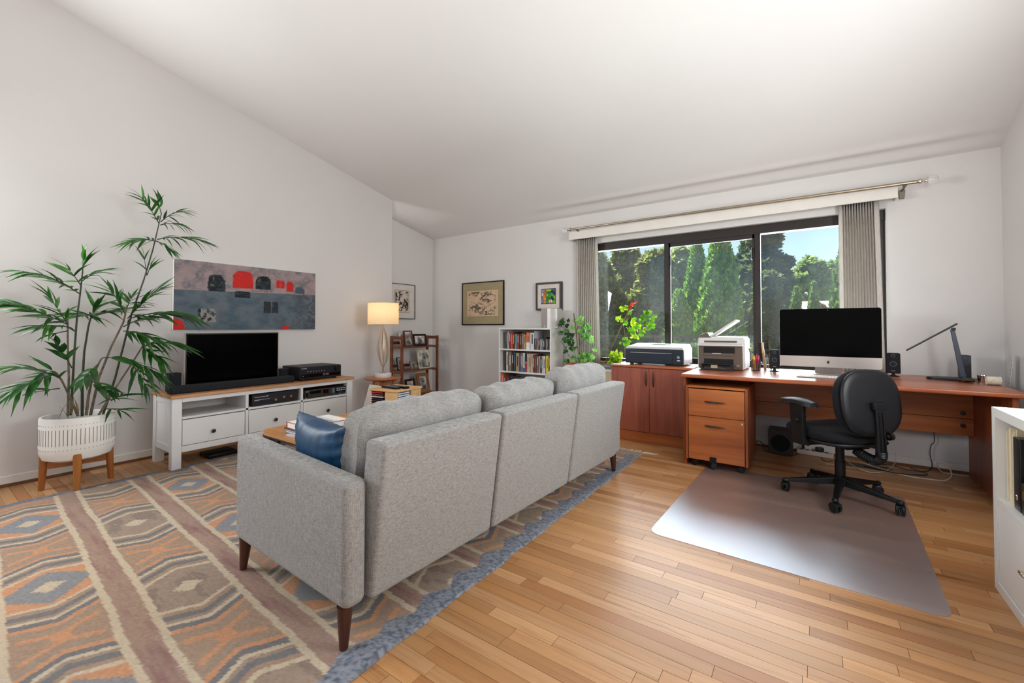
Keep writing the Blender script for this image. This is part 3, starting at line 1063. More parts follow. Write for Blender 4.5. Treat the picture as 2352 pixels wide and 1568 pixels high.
sb0, sb1 = at(391, 905, x=-4.10).y, at(678, 865, x=-4.10).y
o = MB().rbx(-4.19, -4.10, sb0, sb1, 0.5735, 0.634, 0.014, 3).build('soundbar', M['blackcloth'], org=(-4.14, (sb0 + sb1) / 2, 0.5735), wn=True)
tag(o, 'long black soundbar lying in front of the television', 'speaker')
p = at(388, 885, x=-4.24).y
o = MB().rbx(-4.33, -4.24, p, p + 0.085, 0.5735, 0.5735 + 0.155, 0.006, 2).build('small_speaker', M['blackcloth'], org=(-4.28, p + 0.04, 0.5735), wn=True)
tag(o, 'small black cube speaker at the left end of the soundbar', 'speaker')
p = at(645, 850, x=-4.30).y
o = MB().rbx(-4.38, -4.30, p, p + 0.08, 0.5735, 0.5735 + 0.115, 0.006, 2).build('small_speaker', M['blackcloth'], org=(-4.34, p + 0.04, 0.5735), wn=True)
tag(o, 'small black speaker half hidden between television and receiver', 'speaker')

# --- receiver on the cabinet
RF = -4.085
r0, r1 = at(689, 860, x=RF).y, at(783.5, 850, x=RF).y
rt = at(689, 843.5, x=RF).z
rc = thing('receiver', 'black stereo receiver with a volume dial standing on the cabinet', 'receiver', (RF - 0.17, (r0 + r1) / 2, 0.5735))
MB().rbx(RF - 0.34, RF - 0.012, r0 + 0.004, r1 - 0.004, 0.59, rt, 0.003, 1).build('case', M['black_soft'], rc, org=True)
MB().rbx(RF - 0.013, RF, r0, r1, 0.588, rt - 0.003, 0.002, 1).build('front_panel', plain('blue_black_panel', (22, 27, 36), 0.3, var=0.1), rc, org=True)
for yy_ in (r0 + 0.05, r1 - 0.05):
    for xx in (RF - 0.04, RF - 0.3):
        MB().cyl((xx, yy_, 0.5735), (xx, yy_, 0.592), 0.016, n=12).build('foot', M['black'], rc, org=True)
hz = rt - 0.588
MB().bx(RF - 0.001, RF + 0.001, r0 + 0.012, r1 - 0.012, 0.588 + hz * 0.12, 0.588 + hz * 0.40).build('display', M['gloss'], rc, org=True, sharp=0)
MB().cyl((RF - 0.002, r1 - 0.055, 0.588 + hz * 0.70), (RF + 0.022, r1 - 0.055, 0.588 + hz * 0.70), 0.026, 0.024, 28).build('volume_dial', M['black'], rc, org=True)
bt = MB()
for k in range(7):
    bt.cyl((RF - 0.001, r0 + 0.08 + 0.029 * k, 0.588 + hz * 0.60), (RF + 0.003, r0 + 0.08 + 0.029 * k, 0.588 + hz * 0.60), 0.005, n=8)
for k in range(5):
    for j in (0.2, 0.31):
        bt.bx(RF, RF + 0.003, r0 + 0.24 + 0.014 * k, r0 + 0.248 + 0.014 * k, 0.588 + hz * j, 0.588 + hz * (j + 0.05))
bt.build('buttons', M['alu'], rc, org=True, kind='stuff')
MB().cyl((RF, r0 + 0.03, 0.588 + hz * 0.25), (RF + 0.004, r0 + 0.03, 0.588 + hz * 0.25), 0.007, n=12).build('jack', M['chrome'], rc, org=True)
text('PIONEER', 0.0135, 'lettering', M['ink_w'], rc, face_px(r0 + 0.016 - (r0 + r1) / 2, rt - 0.5735 - 0.022, 0.1705), 0.0003)

# --- amplifier and disc player in the open shelf
AF = -4.055
a0_, a1_ = at(579, 910, x=AF).y, at(684, 895, x=AF).y
am = thing('amplifier', 'black box amplifier with three silver knobs in the middle cabinet opening', 'amplifier', (AF - 0.12, (a0_ + a1_) / 2, 0.3995))
MB().rbx(AF - 0.25, AF, a0_, a1_, 0.408, 0.505, 0.003, 1).build('case', plain('navy_black_case', (20, 22, 30), 0.4, var=0.1), am, org=True)
MB().rbx(AF - 0.24, AF + 0.006, a0_ + 0.004, a1_ - 0.004, 0.3998, 0.413, 0.003, 1).build('plinth', M['black_soft'], am, org=True)
for u, v in ((633, 917), (652, 911), (668, 909)):
    k = at(u, v, x=AF + 0.01)
    MB().cyl((AF - 0.001, k.y, k.z), (AF + 0.016, k.y, k.z), 0.012, 0.011, 20).build('knob', M['chrome'], am, org=True)
MB().bx(AF, AF + 0.001, a0_ + 0.02, a0_ + 0.11, 0.476, 0.479).bx(AF, AF + 0.001, a0_ + 0.115, a0_ + 0.14, 0.476, 0.481) \
    .bx(AF, AF + 0.001, a0_ + 0.02, a0_ + 0.15, 0.452, 0.4545).bx(AF, AF + 0.001, a0_ + 0.02, a0_ + 0.06, 0.446, 0.4485).build('markings', M['ink_w'], am, org=True, sharp=0, kind='stuff')
DF = -4.05
c0_, c1_ = at(700, 905, x=DF).y, at(794, 895, x=DF).y
dp = thing('disc_player', 'dark grey compact disc player in the right cabinet opening', 'disc player', (DF - 0.14, (c0_ + c1_) / 2, 0.3995))
MB().rbx(DF - 0.28, DF, c0_, c1_, 0.41, 0.485, 0.003, 1).build('case', plain('graphite_case', (58, 56, 54), 0.35, metal=0.3), dp, org=True)
MB().bx(DF, DF + 0.001, c0_ + 0.05, c0_ + 0.17, 0.442, 0.47).build('disc_tray', M['gloss'], dp, org=True, sharp=0)
MB().bx(DF, DF + 0.001, c0_ + 0.19, c0_ + 0.25, 0.43, 0.472).build('display', M['gloss'], dp, org=True, sharp=0)
MB().bx(DF, DF + 0.001, c1_ - 0.12, c1_ - 0.01, 0.424, 0.478).build('key_panel', M['gloss'], dp, org=True, sharp=0)
MB().bx(DF, DF + 0.002, c0_ + 0.012, c0_ + 0.03, 0.42, 0.462).build('power_switch', M['gloss'], dp, org=True, sharp=0)
bt = MB()
for k in range(4):
    for zz in (0.442, 0.461):
        bt.bx(DF + 0.0005, DF + 0.003, c1_ - 0.108 + 0.025 * k, c1_ - 0.089 + 0.025 * k, zz, zz + 0.011)
for k in range(3):
    for j in range(4):
        bt.bx(DF + 0.0005, DF + 0.0025, c1_ - 0.155 + 0.009 * k, c1_ - 0.149 + 0.009 * k, 0.43 + 0.011 * j, 0.436 + 0.011 * j)
bt.build('buttons', plain('pale_blue_key', (150, 170, 190), 0.3), dp, org=True, kind='stuff')
for yy_ in (c0_ + 0.03, c1_ - 0.05):
    for xx in (DF - 0.03, DF - 0.25):
        MB().cyl((xx, yy_, 0.3998), (xx, yy_, 0.411), 0.013, n=12).build('foot', M['chrome'], dp, org=True)
text('DENON', 0.009, 'lettering', M['ink_w'], dp, face_px(c0_ + 0.012 - (c0_ + c1_) / 2, 0.0665, 0.1403), 0.0002)
o = MB().rbx(-4.33, -4.13, 1.50, 1.72, 0.0005, 0.032, 0.006, 2).build('modem', M['black'], org=(-4.2, 1.6, 0.0005))
tag(o, 'flat black box on the floor under the media cabinet', 'modem')

# ================================================================== PAINTING over the television
PX = -4.548
py0, py1, pz0, pz1 = at(398.5, 700, x=PX).y, at(724, 700, x=PX).y, 1.078, 1.698
pt = thing('canvas_painting', 'wide abstract canvas of red and black shapes over slate blue', 'painting', (-4.565, (py0 + py1) / 2, pz0))
MB().rbx(-4.579, PX - 0.0008, py0, py1, pz0, pz1, 0.003, 1).build('canvas', M['paper'], pt, org=True)


def paint_main(s, t):
    n1, n2, n3 = vnoise(s * 14, t * 9, 1), vnoise(s * 60, t * 30, 2), vnoise(s * 26, t * 60, 3)
    up = lerp(LC(156, 140, 142), LC(112, 110, 116), np.clip(n1 * 3 - 1.15, 0, 1))
    up = lerp(up, LC(178, 152, 148), np.clip(n2 * 2.6 - 1.1, 0, 1) * 0.6)
    lo = lerp(LC(78, 92, 102), LC(104, 112, 118), np.clip(n1 * 2.6 - 0.8, 0, 1))
    lo = lerp(lo, LC(66, 64, 72), np.clip((s - 0.72) * 3.4, 0, 1) * np.clip(n2 * 3 - 0.9, 0, 1))
    lo = lerp(lo, LC(74, 104, 120), np.clip(n3 * 3 - 1.4, 0, 1) * 0.7)
    hl = 0.565 + 0.045 * s + 0.012 * (n2 - 0.5)
    c = lerp(lo, up, np.clip((t - hl) * 90, 0, 1))
    c = lerp(c, LC(176, 140, 132), np.clip(1 - np.abs(t - hl - 0.012) * 70, 0, 1) * 0.6)

    def blob(c, s0, s1, t0, t1, col, round_=2.6, rag=0.5, top=True):
        u = (s - (s0 + s1) / 2) / ((s1 - s0) / 2)
        v = (t - t0) / (t1 - t0)
        r = np.where(v > 0.5, np.abs(u) ** round_ + np.abs((v - 0.5) * 2) ** round_, np.maximum(np.abs(u), np.abs((v - 0.5) * 2)) ** 6)
        k = np.clip((1.0 + rag * (n3 - 0.5) * 1.6 + rag * (n2 - 0.5) - r) * 9, 0, 1)
        rub = np.clip((n2 * 1.5 + n3 * 0.8 - 0.72) * 8, 0, 1)
        k = k * (1 - rag * 0.75 * (1 - rub))
        return lerp(c, np.broadcast_to(col, c.shape), k)

    dk = lerp(LC(22, 27, 30), LC(50, 62, 68), np.clip(n3 * 3 - 1.2, 0, 1))
    rd = lerp(LC(206, 38, 32), LC(168, 44, 44), np.clip(n3 * 3 - 1.3, 0, 1))
    c = blob(c, 0.195, 0.31, 0.575, 0.83, dk, rag=0.7)
    c = blob(c, 0.357, 0.50, 0.645, 0.925, rd, rag=0.25)
    c = blob(c, 0.515, 0.63, 0.65, 0.865, dk, rag=0.45)
    c = blob(c, 0.372, 0.48, 0.495, 0.60, dk, 6, rag=0.4)
    c = blob(c, 0.67, 0.737, 0.69, 0.83, rd, 4, rag=0.4)
    c = blob(c, 0.752, 0.81, 0.645, 0.815, rd, 3, rag=0.4)
    c = blob(c, 0.823, 0.905, 0.62, 0.735, LC(72, 88, 98) + 0 * c, 2, rag=0.5)
    c = blob(c, 0.14, 0.25, 0.11, 0.31, lerp(LC(150, 148, 142), LC(34, 38, 40), np.clip(n2 * 5 - 2.3, 0, 1)), 8, rag=0.6)
    c = blob(c, 0.576, 0.632, 0.27, 0.46, LC(44, 48, 54) + 0 * c, 8, rag=0.5)
    c = blob(c, 0.640, 0.688, 0.27, 0.46, LC(44, 48, 54) + 0 * c, 8, rag=0.5)
    c = lerp(c, rd, ((s / 0.066) ** 2 + (t / 0.165) ** 2 < 1 + 0.3 * (n2 - 0.5)).astype(float))
    c = lerp(c, rd, (((s - 0.745) / 0.036) ** 2 + (t / 0.06) ** 2 < 1).astype(float))
    return c * (0.9 + 0.2 * n3)[..., None]


painted('picture', pt, py1 - py0, pz1 - pz0, 330, 150, paint_main, face_px(0, (pz1 - pz0) / 2, PX + 4.565), M['paint'])

# ================================================================== SOFA
SA = -0.028
sofa = thing('sofa', 'long grey woven sofa with three back panels and dark tapered legs, seen from behind', 'sofa', (-1.275, 0.858, 0.0), SA)
F = M['sofa']


def panel(name, y0, y1, x0b, x1b, x0t, x1t, z0, z1, r=0.025, dz=0.0):
    MB().hexa([(x0b, y0, z0), (x1b, y0, z0), (x0b, y1, z0), (x1b, y1, z0), (x0t, y0, z1), (x1t, y0, z1 + dz), (x0t, y1, z1), (x1t, y1, z1 + dz)], r, 4).build(name, F, sofa, wn=True)


LEN = 2.32
panel('armrest', 0.0, 0.088, -0.875, 0.0, -0.87, 0.005, 0.15, 0.612, 0.03, -0.03)
panel('armrest', LEN - 0.088, LEN, -0.875, 0.0, -0.87, 0.005, 0.15, 0.612, 0.03, -0.03)
ys = [0.092, 0.758, 1.497, LEN - 0.092]
for i in range(3):
    panel('back_panel', ys[i] + 0.006, ys[i + 1] - 0.006, -0.10, 0.005, -0.035, 0.082, 0.148, 0.702, 0.018)
    x0 = -1.60 if i == 2 else -0.86
    MB().hexa([(x0, ys[i] + 0.001, 0.15), (-0.08, ys[i] + 0.001, 0.15), (x0, ys[i + 1] - 0.001, 0.15), (-0.08, ys[i + 1] - 0.001, 0.15),
               (x0, ys[i] + 0.001, 0.30), (-0.08, ys[i] + 0.001, 0.30), (x0, ys[i + 1] - 0.001, 0.30), (-0.08, ys[i + 1] - 0.001, 0.30)], 0.02, 3).build('seat_base', F, sofa, wn=True)


def cushion(name, mat, parent, Mx, t, w, h, n=16, seed=1, corner=0.10, wr=0.006, edge=0.62, label=None):
    """soft box: x = thickness t, y = width w, z = height h"""
    rnd = random.Random(seed)
    p1, p2 = rnd.random() * 6, rnd.random() * 6
    idx, verts, faces = {}, [], []

    def vert(a, b, c):
        k = (a, b, c)
        if k not in idx:
            A, B, Cc = 2 * a / n - 1, 2 * b / n - 1, 2 * c / n - 1
            B, Cc = math.sin(B * PI / 2) * 0.35 + B * 0.65, math.sin(Cc * PI / 2) * 0.35 + Cc * 0.65
            e = max(abs(B), abs(Cc))
            th = 1 - (1 - edge) * e ** 5 - 0.10 * abs(B * Cc) ** 2
            X = t / 2 * A * th
            Y = w / 2 * B * (1 - corner * abs(Cc) ** 8 * 0.6) * (1 - 0.02 * (1 - A * A))
            Z = h / 2 * Cc * (1 - corner * abs(B) ** 8) * (1 - 0.03 * A * A)
            wv = math.sin(B * 17 + p1 + 2.2 * Cc) * 0.5 + math.sin(B * 31 + p2 - 3 * Cc) * 0.3 + math.sin(Cc * 9 + p1) * 0.3
            X += (1 if A > 0 else -1) * wr * wv * (0.35 + 0.65 * max(0, Cc)) * abs(A) * 1.2
            Z += wr * 0.9 * math.sin(B * 13 + p2) * max(0, Cc)
            idx[k] = len(verts)
            verts.append((X, Y, Z))
        return idx[k]

    for i in range(n):
        for j in range(n):
            for s_ in (0, n):
                q = [(i, j), (i + 1, j), (i + 1, j + 1), (i, j + 1)]
                if s_ == 0:
                    q = q[::-1]
                faces.append([vert(s_, *r) for r in q])
                faces.append([vert(r[1], s_, r[0]) for r in q])
                faces.append([vert(r[0], r[1], s_) for r in q])
    o = MB().add(verts, faces, Mx).build(name, mat, parent, sharp=0, label=label)
    o.data.shade_smooth()
    return o


def T(x, y, z):
    return Matrix.Translation((x, y, z))


for i, (z_, h_, xo) in enumerate(((0.612, 0.36, -0.185), (0.615, 0.355, -0.175), (0.64, 0.385, -0.165))):
    yc, w_ = (ys[i] + ys[i + 1]) / 2, ys[i + 1] - ys[i] + 0.012
    cy_ = (0.128, 0.842, 1.525, 2.255)
    cushion('back_cushion', F, sofa, T(xo + (0.0, 0.005, 0.01)[i], (cy_[i] + cy_[i + 1]) / 2, z_) @ Matrix.Rotation(0.10, 4, 'Y') @ rz((0.02, 0.03, 0.02)[i]), 0.21, cy_[i + 1] - cy_[i] + 0.008, h_, 22, i + 3, 0.13, 0.006, 0.50)
    x0 = -1.595 if i == 2 else -0.865
    cushion('seat_cushion', F, sofa, T((x0 - 0.22) / 2, yc, 0.375), -0.22 - x0, ys[i + 1] - ys[i] - 0.004, 0.155, 12, i + 9, 0.03, 0.002, 0.97)
for lx, ly, tx, ty in ((-0.835, 0.035, -0.012, -0.006), (-0.045, 0.03, 0.004, -0.006), (-0.045, LEN - 0.05, 0.004, 0.01), (-1.54, LEN - 0.12, -0.01, 0.01), (-1.54, 1.56, -0.01, -0.01)):
    MB().cyl((lx + tx, ly + ty, 0.0105), (lx, ly, 0.152), 0.0145, 0.027, 20).build('leg', M['walnut'], sofa)

# teal cushion leaning on the near arm
m, n, l, b = _mat('teal_satin')
f = _noise(n, l, _coord(n, l, (60, 60, 4)), 1.0, 3)
l.new(_ramp(n, l, f, [(0.3, lin(0, 46, 74)), (0.7, lin(2, 68, 106))]), b.inputs['Base Color'])
b.inputs['Roughness'].default_value = 0.5
b.inputs['Anisotropic'].default_value = 0.4
pil = thing('throw_pillow', 'teal blue satin throw pillow propped at the near end of the sofa', 'pillow', (-1.70, 1.035, 0.452), 0.0)


def pillow(parent, Mx, t, w, h, mat, n=26):
    def fn(side):
        def g(u, v):
            B, Cc = 2 * u - 1, 2 * v - 1
            fx = max(0.0, (1 - B * B) * (1 - Cc * Cc)) ** 0.42
            pleat = 0.004 * math.sin(B * 26 + 1.3 * math.sin(B * 7)) * max(0, Cc) ** 2 * (1 - Cc ** 8) + 0.004 * math.sin(Cc * 19 + B * 3) * abs(B) ** 3
            return (side * (t / 2 * fx + pleat), w / 2 * B * (1 - 0.10 * (1 - Cc * Cc)), h / 2 * Cc * (1 - 0.07 * (1 - B * B)))
        return g
    mb = MB().grid(fn(1), n, n, Mx).grid(lambda u, v: fn(-1)(1 - u, v), n, n, Mx)
    return mb.build('cover', mat, parent, sharp=0)


o = pillow(pil, T(0, 0.0, 0.128) @ rz(PI / 2 - 0.16) @ Matrix.Rotation(-0.10, 4, 'Y'), 0.15, 0.47, 0.275, m)
o.data.shade_smooth()

# ================================================================== COFFEE TABLE and its books
ct = thing('coffee_table', 'low wooden coffee table with rounded corners in front of the sofa', 'table', (-2.72, 1.84, 0.0), 0.0)


def rrect(w, h, r, n=6):
    p = []
    for cx, cy, a0 in ((w / 2 - r, h / 2 - r, 0), (-w / 2 + r, h / 2 - r, 90), (-w / 2 + r, -h / 2 + r, 180), (w / 2 - r, -h / 2 + r, 270)):
        for k in range(n + 1):
            a = math.radians(a0 + 90 * k / n)
            p.append((cx + r * math.cos(a), cy + r * math.sin(a)))
    return p


MB().prism(rrect(0.56, 0.94, 0.09), 0.402, 0.424).build('tabletop', wood('coffee_oak', (156, 104, 58), (182, 128, 78), (204, 152, 100), 'x', 0.42), ct)
MB().prism(rrect(0.565, 0.945, 0.09), 0.394, 0.402).build('edge_band', M['black_soft'], ct)
for sx in (-1, 1):
    for sy in (-1, 1):
        MB().cyl((sx * 0.235, sy * 0.40, 0.0102), (sx * 0.21, sy * 0.37, 0.395), 0.011, 0.017, 14).build('leg', M['black_soft'], ct)


def book(name, label, cat, loc, rot, w, d, h, cover, group=None, tilt=None, art=None, spine_r=True):
    """a lying book: w along x (spine at -x), d along y, h thick"""
    t = thing(name, label, cat, loc, rot, group)
    MB().bx(-w / 2, w / 2, -d / 2, d / 2, 0, 0.0025).bx(-w / 2, w / 2, -d / 2, d / 2, h - 0.0025, h).bx(-w / 2, -w / 2 + 0.003, -d / 2, d / 2, 0.0025, h - 0.0025).build('cover', cover, t, sharp=0)
    MB().bx(-w / 2 + 0.003, w / 2 - 0.004, -d / 2 + 0.004, d / 2 - 0.004, 0.0025, h - 0.0025).build('pages', M['paper'], t, sharp=0)
    if art:
        painted('jacket', t, w * 0.98, d * 0.98, 60, 60, art, T(0, 0, h + 0.0006), M['print'])
    return t


def jacket(s, t):
    n1, n2 = vnoise(s * 9, t * 14, 41), vnoise(s * 5, t * 9, 42)
    c = np.broadcast_to(LC(222, 216, 206), s.shape + (3,)).copy()
    band = (t > 0.28) & (t < 0.66)
    pic = lerp(LC(150, 148, 138), LC(198, 124, 104), np.clip(n1 * 4 - 2, 0, 1))
    pic = lerp(pic, LC(92, 104, 112), np.clip(n2 * 4 - 2.2, 0, 1))
    c = np.where(band[..., None], pic, c)
    return np.where(((t > 0.66) & (t < 0.76))[..., None], LC(186, 194, 206), c)


bx_, by_ = -2.66, 1.575
book('magazine', 'pale magazine at the bottom of the pile on the coffee table', 'magazine', (bx_ + 0.07, by_ - 0.02, 0.4245), 0.10, 0.24, 0.30, 0.009, plain('pale_lilac_cover', (196, 190, 198), 0.4))
book('magazine', 'silver-grey magazine second from the bottom of the coffee-table pile', 'magazine', (bx_ + 0.03, by_, 0.434), -0.02, 0.25, 0.31, 0.011, plain('silver_cover', (150, 152, 160), 0.35))
book('book', 'dark slim book under the white hardcover on the coffee table', 'book', (bx_ - 0.015, by_ + 0.02, 0.4455), 0.05, 0.27, 0.30, 0.008, plain('dark_brown_cover', (62, 48, 40), 0.5))
book('book', 'thick white hardcover with red edges on top of the coffee-table pile', 'book', (bx_ + 0.005, by_ + 0.01, 0.454), -0.03, 0.25, 0.29, 0.038, plain('red_cover', (176, 62, 52), 0.5), art=jacket)

# ================================================================== ROUND SIDE TABLE and LAMP
LC_ = at(879, 866, x=-4.20)
TZ = LC_.z
st_ = thing('side_table', 'round wooden side table carrying the table lamp', 'table', (-4.20, LC_.y, 0))
MB().lathe([(0.0, TZ - 0.022), (0.195, TZ - 0.022), (0.208, TZ - 0.015), (0.21, TZ - 0.004), (0.205, TZ), (0.0, TZ)], n=48).build('tabletop', M['alder'], st_)
for k in range(3):
    a = math.radians(-62 + 120 * k)
    Mx = rz(a)
    MB().hexa([(0.15, -0.022, 0), (0.185, -0.022, 0), (0.15, 0.022, 0), (0.185, 0.022, 0), (0.115, -0.026, TZ - 0.022), (0.165, -0.026, TZ - 0.022), (0.115, 0.026, TZ - 0.022), (0.165, 0.026, TZ - 0.022)], 0.004, 1, M=Mx).build('leg', M['alder'], st_, wn=True)
    MB().hexa([(0.0, -0.012, TZ - 0.11), (0.13, -0.012, TZ - 0.08), (0.0, 0.012, TZ - 0.11), (0.13, 0.012, TZ - 0.08), (0.0, -0.012, TZ - 0.023), (0.13, -0.012, TZ - 0.023), (0.0, 0.012, TZ - 0.023), (0.13, 0.012, TZ - 0.023)], 0.002, 1, M=Mx).build('brace', M['alder'], st_, wn=True)
MB().lathe([(0.0, 0.16), (0.13, 0.16), (0.135, 0.166), (0.13, 0.175), (0.0, 0.175)], n=32).build('lower_shelf', M['alder'], st_)

lampx, lampy = -4.20, LC_.y + 0.005
zb = TZ + 0.0005
sh0, sh1 = at(880, 745, x=lampx).z, at(880, 696, x=lampx).z
bz0, bz1 = at(880, 843, x=lampx).z, at(880, 753, x=lampx).z
lamp = thing('table_lamp', 'lit table lamp with a warm drum shade and open slatted oval body on marble', 'lamp', (lampx, lampy, zb))
MB().lathe([(0.0, 0), (0.094, 0), (0.097, 0.004), (0.097, 0.046), (0.094, 0.05), (0.0, 0.05)], n=40).build('base', M['marble'], lamp)
b0, b1 = bz0 - zb, bz1 - zb
MB().cyl((0, 0, 0.05), (0, 0, 0.057), 0.03, n=20).cyl((0, 0, 0.055), (0, 0, b0 + 0.03), 0.009, n=12).build('stem', M['nickel'], lamp)
MB().cyl((0, 0, b0 + 0.02), (0, 0, sh1 - zb - 0.02), 0.005, n=10).build('rod', M['nickel'], lamp)
wv = plain('champagne_slat', (206, 184, 158), 0.35, metal=0.5)
for k in range(8):
    a = 2 * PI * k / 8 + 0.2
    pts_o, pts_i = [], []
    for i in range(13):
        f_ = i / 12
        rr = 0.074 * math.sin(PI * (0.03 + 0.94 * f_)) ** 0.85
        zz = b0 + (b1 - b0) * f_
        pts_o.append((rr + 0.002, zz))
        pts_i.append((max(0.003, rr - 0.024 * math.sin(PI * f_) - 0.004), zz))
    v, fcs = [], []
    nn = 13
    for i in range(nn):
        f_ = i / (nn - 1)
        hw = 0.0025 + 0.0105 * math.sin(PI * f_)
        for r_, dy in ((pts_o[i][0], -hw), (pts_o[i][0], hw), (max(0.002, pts_o[i][0] - 0.003), hw), (max(0.002, pts_o[i][0] - 0.003), -hw)):
            v.append((r_, dy, pts_o[i][1]))
    for i in range(nn - 1):
        for k2 in range(4):
            fcs.append((4 * i + k2, 4 * i + (k2 + 1) % 4, 4 * i + 4 + (k2 + 1) % 4, 4 * i + 4 + k2))
    MB().add(v, fcs, rz(a)).build('slat', wv, lamp)
m, n, l, b = _mat('lamp_shade_linen')
f = _noise(n, l, _coord(n, l, (60, 60, 200)), 1.0, 2)
cc = _ramp(n, l, f, [(0.3, lin(236, 222, 196)), (0.7, lin(246, 234, 212))])
l.new(cc, b.inputs['Base Color'])
b.inputs['Roughness'].default_value = 0.9
tr = n.new('ShaderNodeBsdfTranslucent')
l.new(cc, tr.inputs[0])
ms = n.new('ShaderNodeMixShader')
ms.inputs[0].default_value = 0.5
l.new(b.outputs[0], ms.inputs[1])
l.new(tr.outputs[0], ms.inputs[2])
l.new(ms.outputs[0], n['Material Output'].inputs[0])
RS = 0.178
MB().lathe([(RS, sh0 - zb), (RS, sh1 - zb)], n=56).build('shade', m, lamp).data.polygons[0].use_smooth = True
sd = lamp.children[-1]
sd.data.polygons.foreach_set  # keep both open ends of the drum open:
bm = bmesh.new()
bm.from_mesh(sd.data)
for f_ in [f_ for f_ in bm.faces if len(f_.verts) > 4]:
    bm.faces.remove(f_)
bm.to_mesh(sd.data)
bm.free()
RM = plain('pale_shade_trim', (214, 196, 168), 0.6)
for zz in (sh0 - zb, sh1 - zb):
    rg = MB().tube([(RS * math.cos(2 * PI * k / 48), RS * math.sin(2 * PI * k / 48), zz) for k in range(49)], 0.0028, 6)
    if zz > sh0 - zb:
        for k in range(3):
            rg.cyl((0, 0, sh1 - zb - 0.02), (RS * math.cos(2.1 * k), RS * math.sin(2.1 * k), sh1 - zb), 0.0018, n=6)
    rg.build('shade_ring', RM, lamp)
MB().ell((0, 0, (sh0 + sh1) / 2 - zb), (0.028, 0.028, 0.036)).build('bulb', plain('bulb_glass', (255, 244, 220), 0.4), lamp)
pl = bpy.data.lights.new('bulb_light', 'POINT')
pl.energy = 1.7
pl.color = (1.0, 0.72, 0.42)
pl.shadow_soft_size = 0.035
plo = bpy.data.objects.new('bulb_light', pl)
COL.objects.link(plo)
plo.parent = lamp
plo.location = (0, 0, (sh0 + sh1) / 2 - zb + 0.05)

# ================================================================== REVOLVING DISC TOWER
CX, CY, CR = -3.135, 2.625, math.radians(8)
ctw = thing('disc_tower', 'birch square tower rack full of compact discs beside the side table', 'rack', (CX, CY, 0), CR)
SZ, HT = 0.168, 0.55
MB().rbx(-SZ, SZ, -SZ, SZ, HT - 0.018, HT, 0.003, 1).build('top', M['birch'], ctw, wn=True)
MB().rbx(-SZ, SZ, -SZ, SZ, 0.02, 0.038, 0.003, 1).build('bottom', M['birch'], ctw, wn=True)
MB().cyl((0, 0, 0.011), (0, 0, 0.02), 0.12, n=24).build('turntable', M['black'], ctw)
for k in range(4):
    Mx = rz(k * PI / 2)
    MB().bx(-0.002, SZ - 0.006, -SZ + 0.006, -SZ + 0.018, 0.038, HT - 0.018, Mx).build('side_board', M['birch'], ctw) if False else None
    MB().bx(0.03, SZ - 0.012, -SZ + 0.008, -SZ + 0.020, 0.038, HT - 0.018, Mx).bx(0.018, 0.03, -SZ + 0.008, -0.03, 0.038, HT - 0.018, Mx).build('side_board', M['birch'], ctw)
CDC = [(150, 40, 46), (120, 60, 62), (196, 184, 176), (40, 36, 44), (86, 40, 44), (206, 214, 226), (214, 220, 230), (196, 204, 220), (70, 78, 100), (198, 206, 222)]
CDM = [plain('disc_sleeve', c, 0.25, var=0.05) for c in CDC]
CDL = {0: 'crimson', 1: 'dull red', 2: 'pale', 3: 'black', 4: 'maroon', 5: 'white', 6: 'silvery white', 7: 'pale blue', 8: 'slate blue', 9: 'bluish white'}
FN = {0: 'left-facing side', 1: 'right-facing side'}
ORD = ['topmost', 'second from the top', 'third from the top', 'fourth from the top', 'fifth from the top', 'sixth from the top']
proto_cd = None
for k in (0, 1):
    for i in range(6):
        Mx = Matrix.Translation((CX, CY, 0)) @ rz(CR) @ rz(k * PI / 2)
        c = Mx @ Vector((-0.078, -SZ + 0.068, HT - 0.036 - 0.019 * i))
        ci = (0, 1, 2, 3, 4, 3)[i] if k == 0 else (5, 6, 7, 9, 8, 7)[i]
        t = thing('disc_case', '%s disc case, %s, in the %s of the birch tower' % (CDL[ci], ORD[i], FN[k]), 'disc case', tuple(c), CR + k * PI / 2, 'disc cases in the birch tower')
        MB().bx(-0.071, 0.071, -0.0625, 0.0625, 0, 0.0095).build('case', CDM[ci], t, sharp=0)
        MB().bx(-0.071, -0.058, -0.0630, -0.0625, 0.0005, 0.009).build('spine_label', M['paper'], t, sharp=0)


def remote(label, loc, rot, ln, wd, mat):
    t = thing('remote_control', label, 'remote', loc, rot)
    MB().rbx(-ln / 2, ln / 2, -wd / 2, wd / 2, 0, 0.019, 0.006, 3).build('body', mat, t, wn=True)
    kb = MB()
    for i in range(11):
        for j in range(3):
            kb.rbx(-ln / 2 + 0.016 + i * (ln - 0.045) / 10 - 0.004, -ln / 2 + 0.016 + i * (ln - 0.045) / 10 + 0.004, -wd / 2 + 0.010 + j * (wd - 0.02) / 2 - 0.0035, -wd / 2 + 0.010 + j * (wd - 0.02) / 2 + 0.0035, 0.019, 0.0215, 0.001, 1)
    kb.build('keys', plain('grey_key', (120, 118, 116), 0.5), t, kind='stuff')


remote('black remote control lying nearest on the birch disc tower', (CX + 0.02, CY - 0.075, HT + 0.0003), 0.04, 0.20, 0.045, M['black'])
remote('black remote control with pale keys, behind the nearest one on the disc tower', (CX + 0.05, CY - 0.005, HT + 0.0003), 0.02, 0.22, 0.05, M['gloss'])
t = thing('envelope', 'white paper envelope propped between side table and disc tower', 'paper', (-3.78, 2.80, 0.0), 0.3)
MB().hexa([(-0.14, 0, 0.0), (0.14, 0, 0.0), (-0.14, 0.012, 0.0), (0.14, 0.012, 0.0), (-0.02, 0.05, 0.50), (0.11, 0.05, 0.49), (-0.02, 0.06, 0.50), (0.11, 0.06, 0.49)]).build('sheet', M['paper'], t, sharp=0)

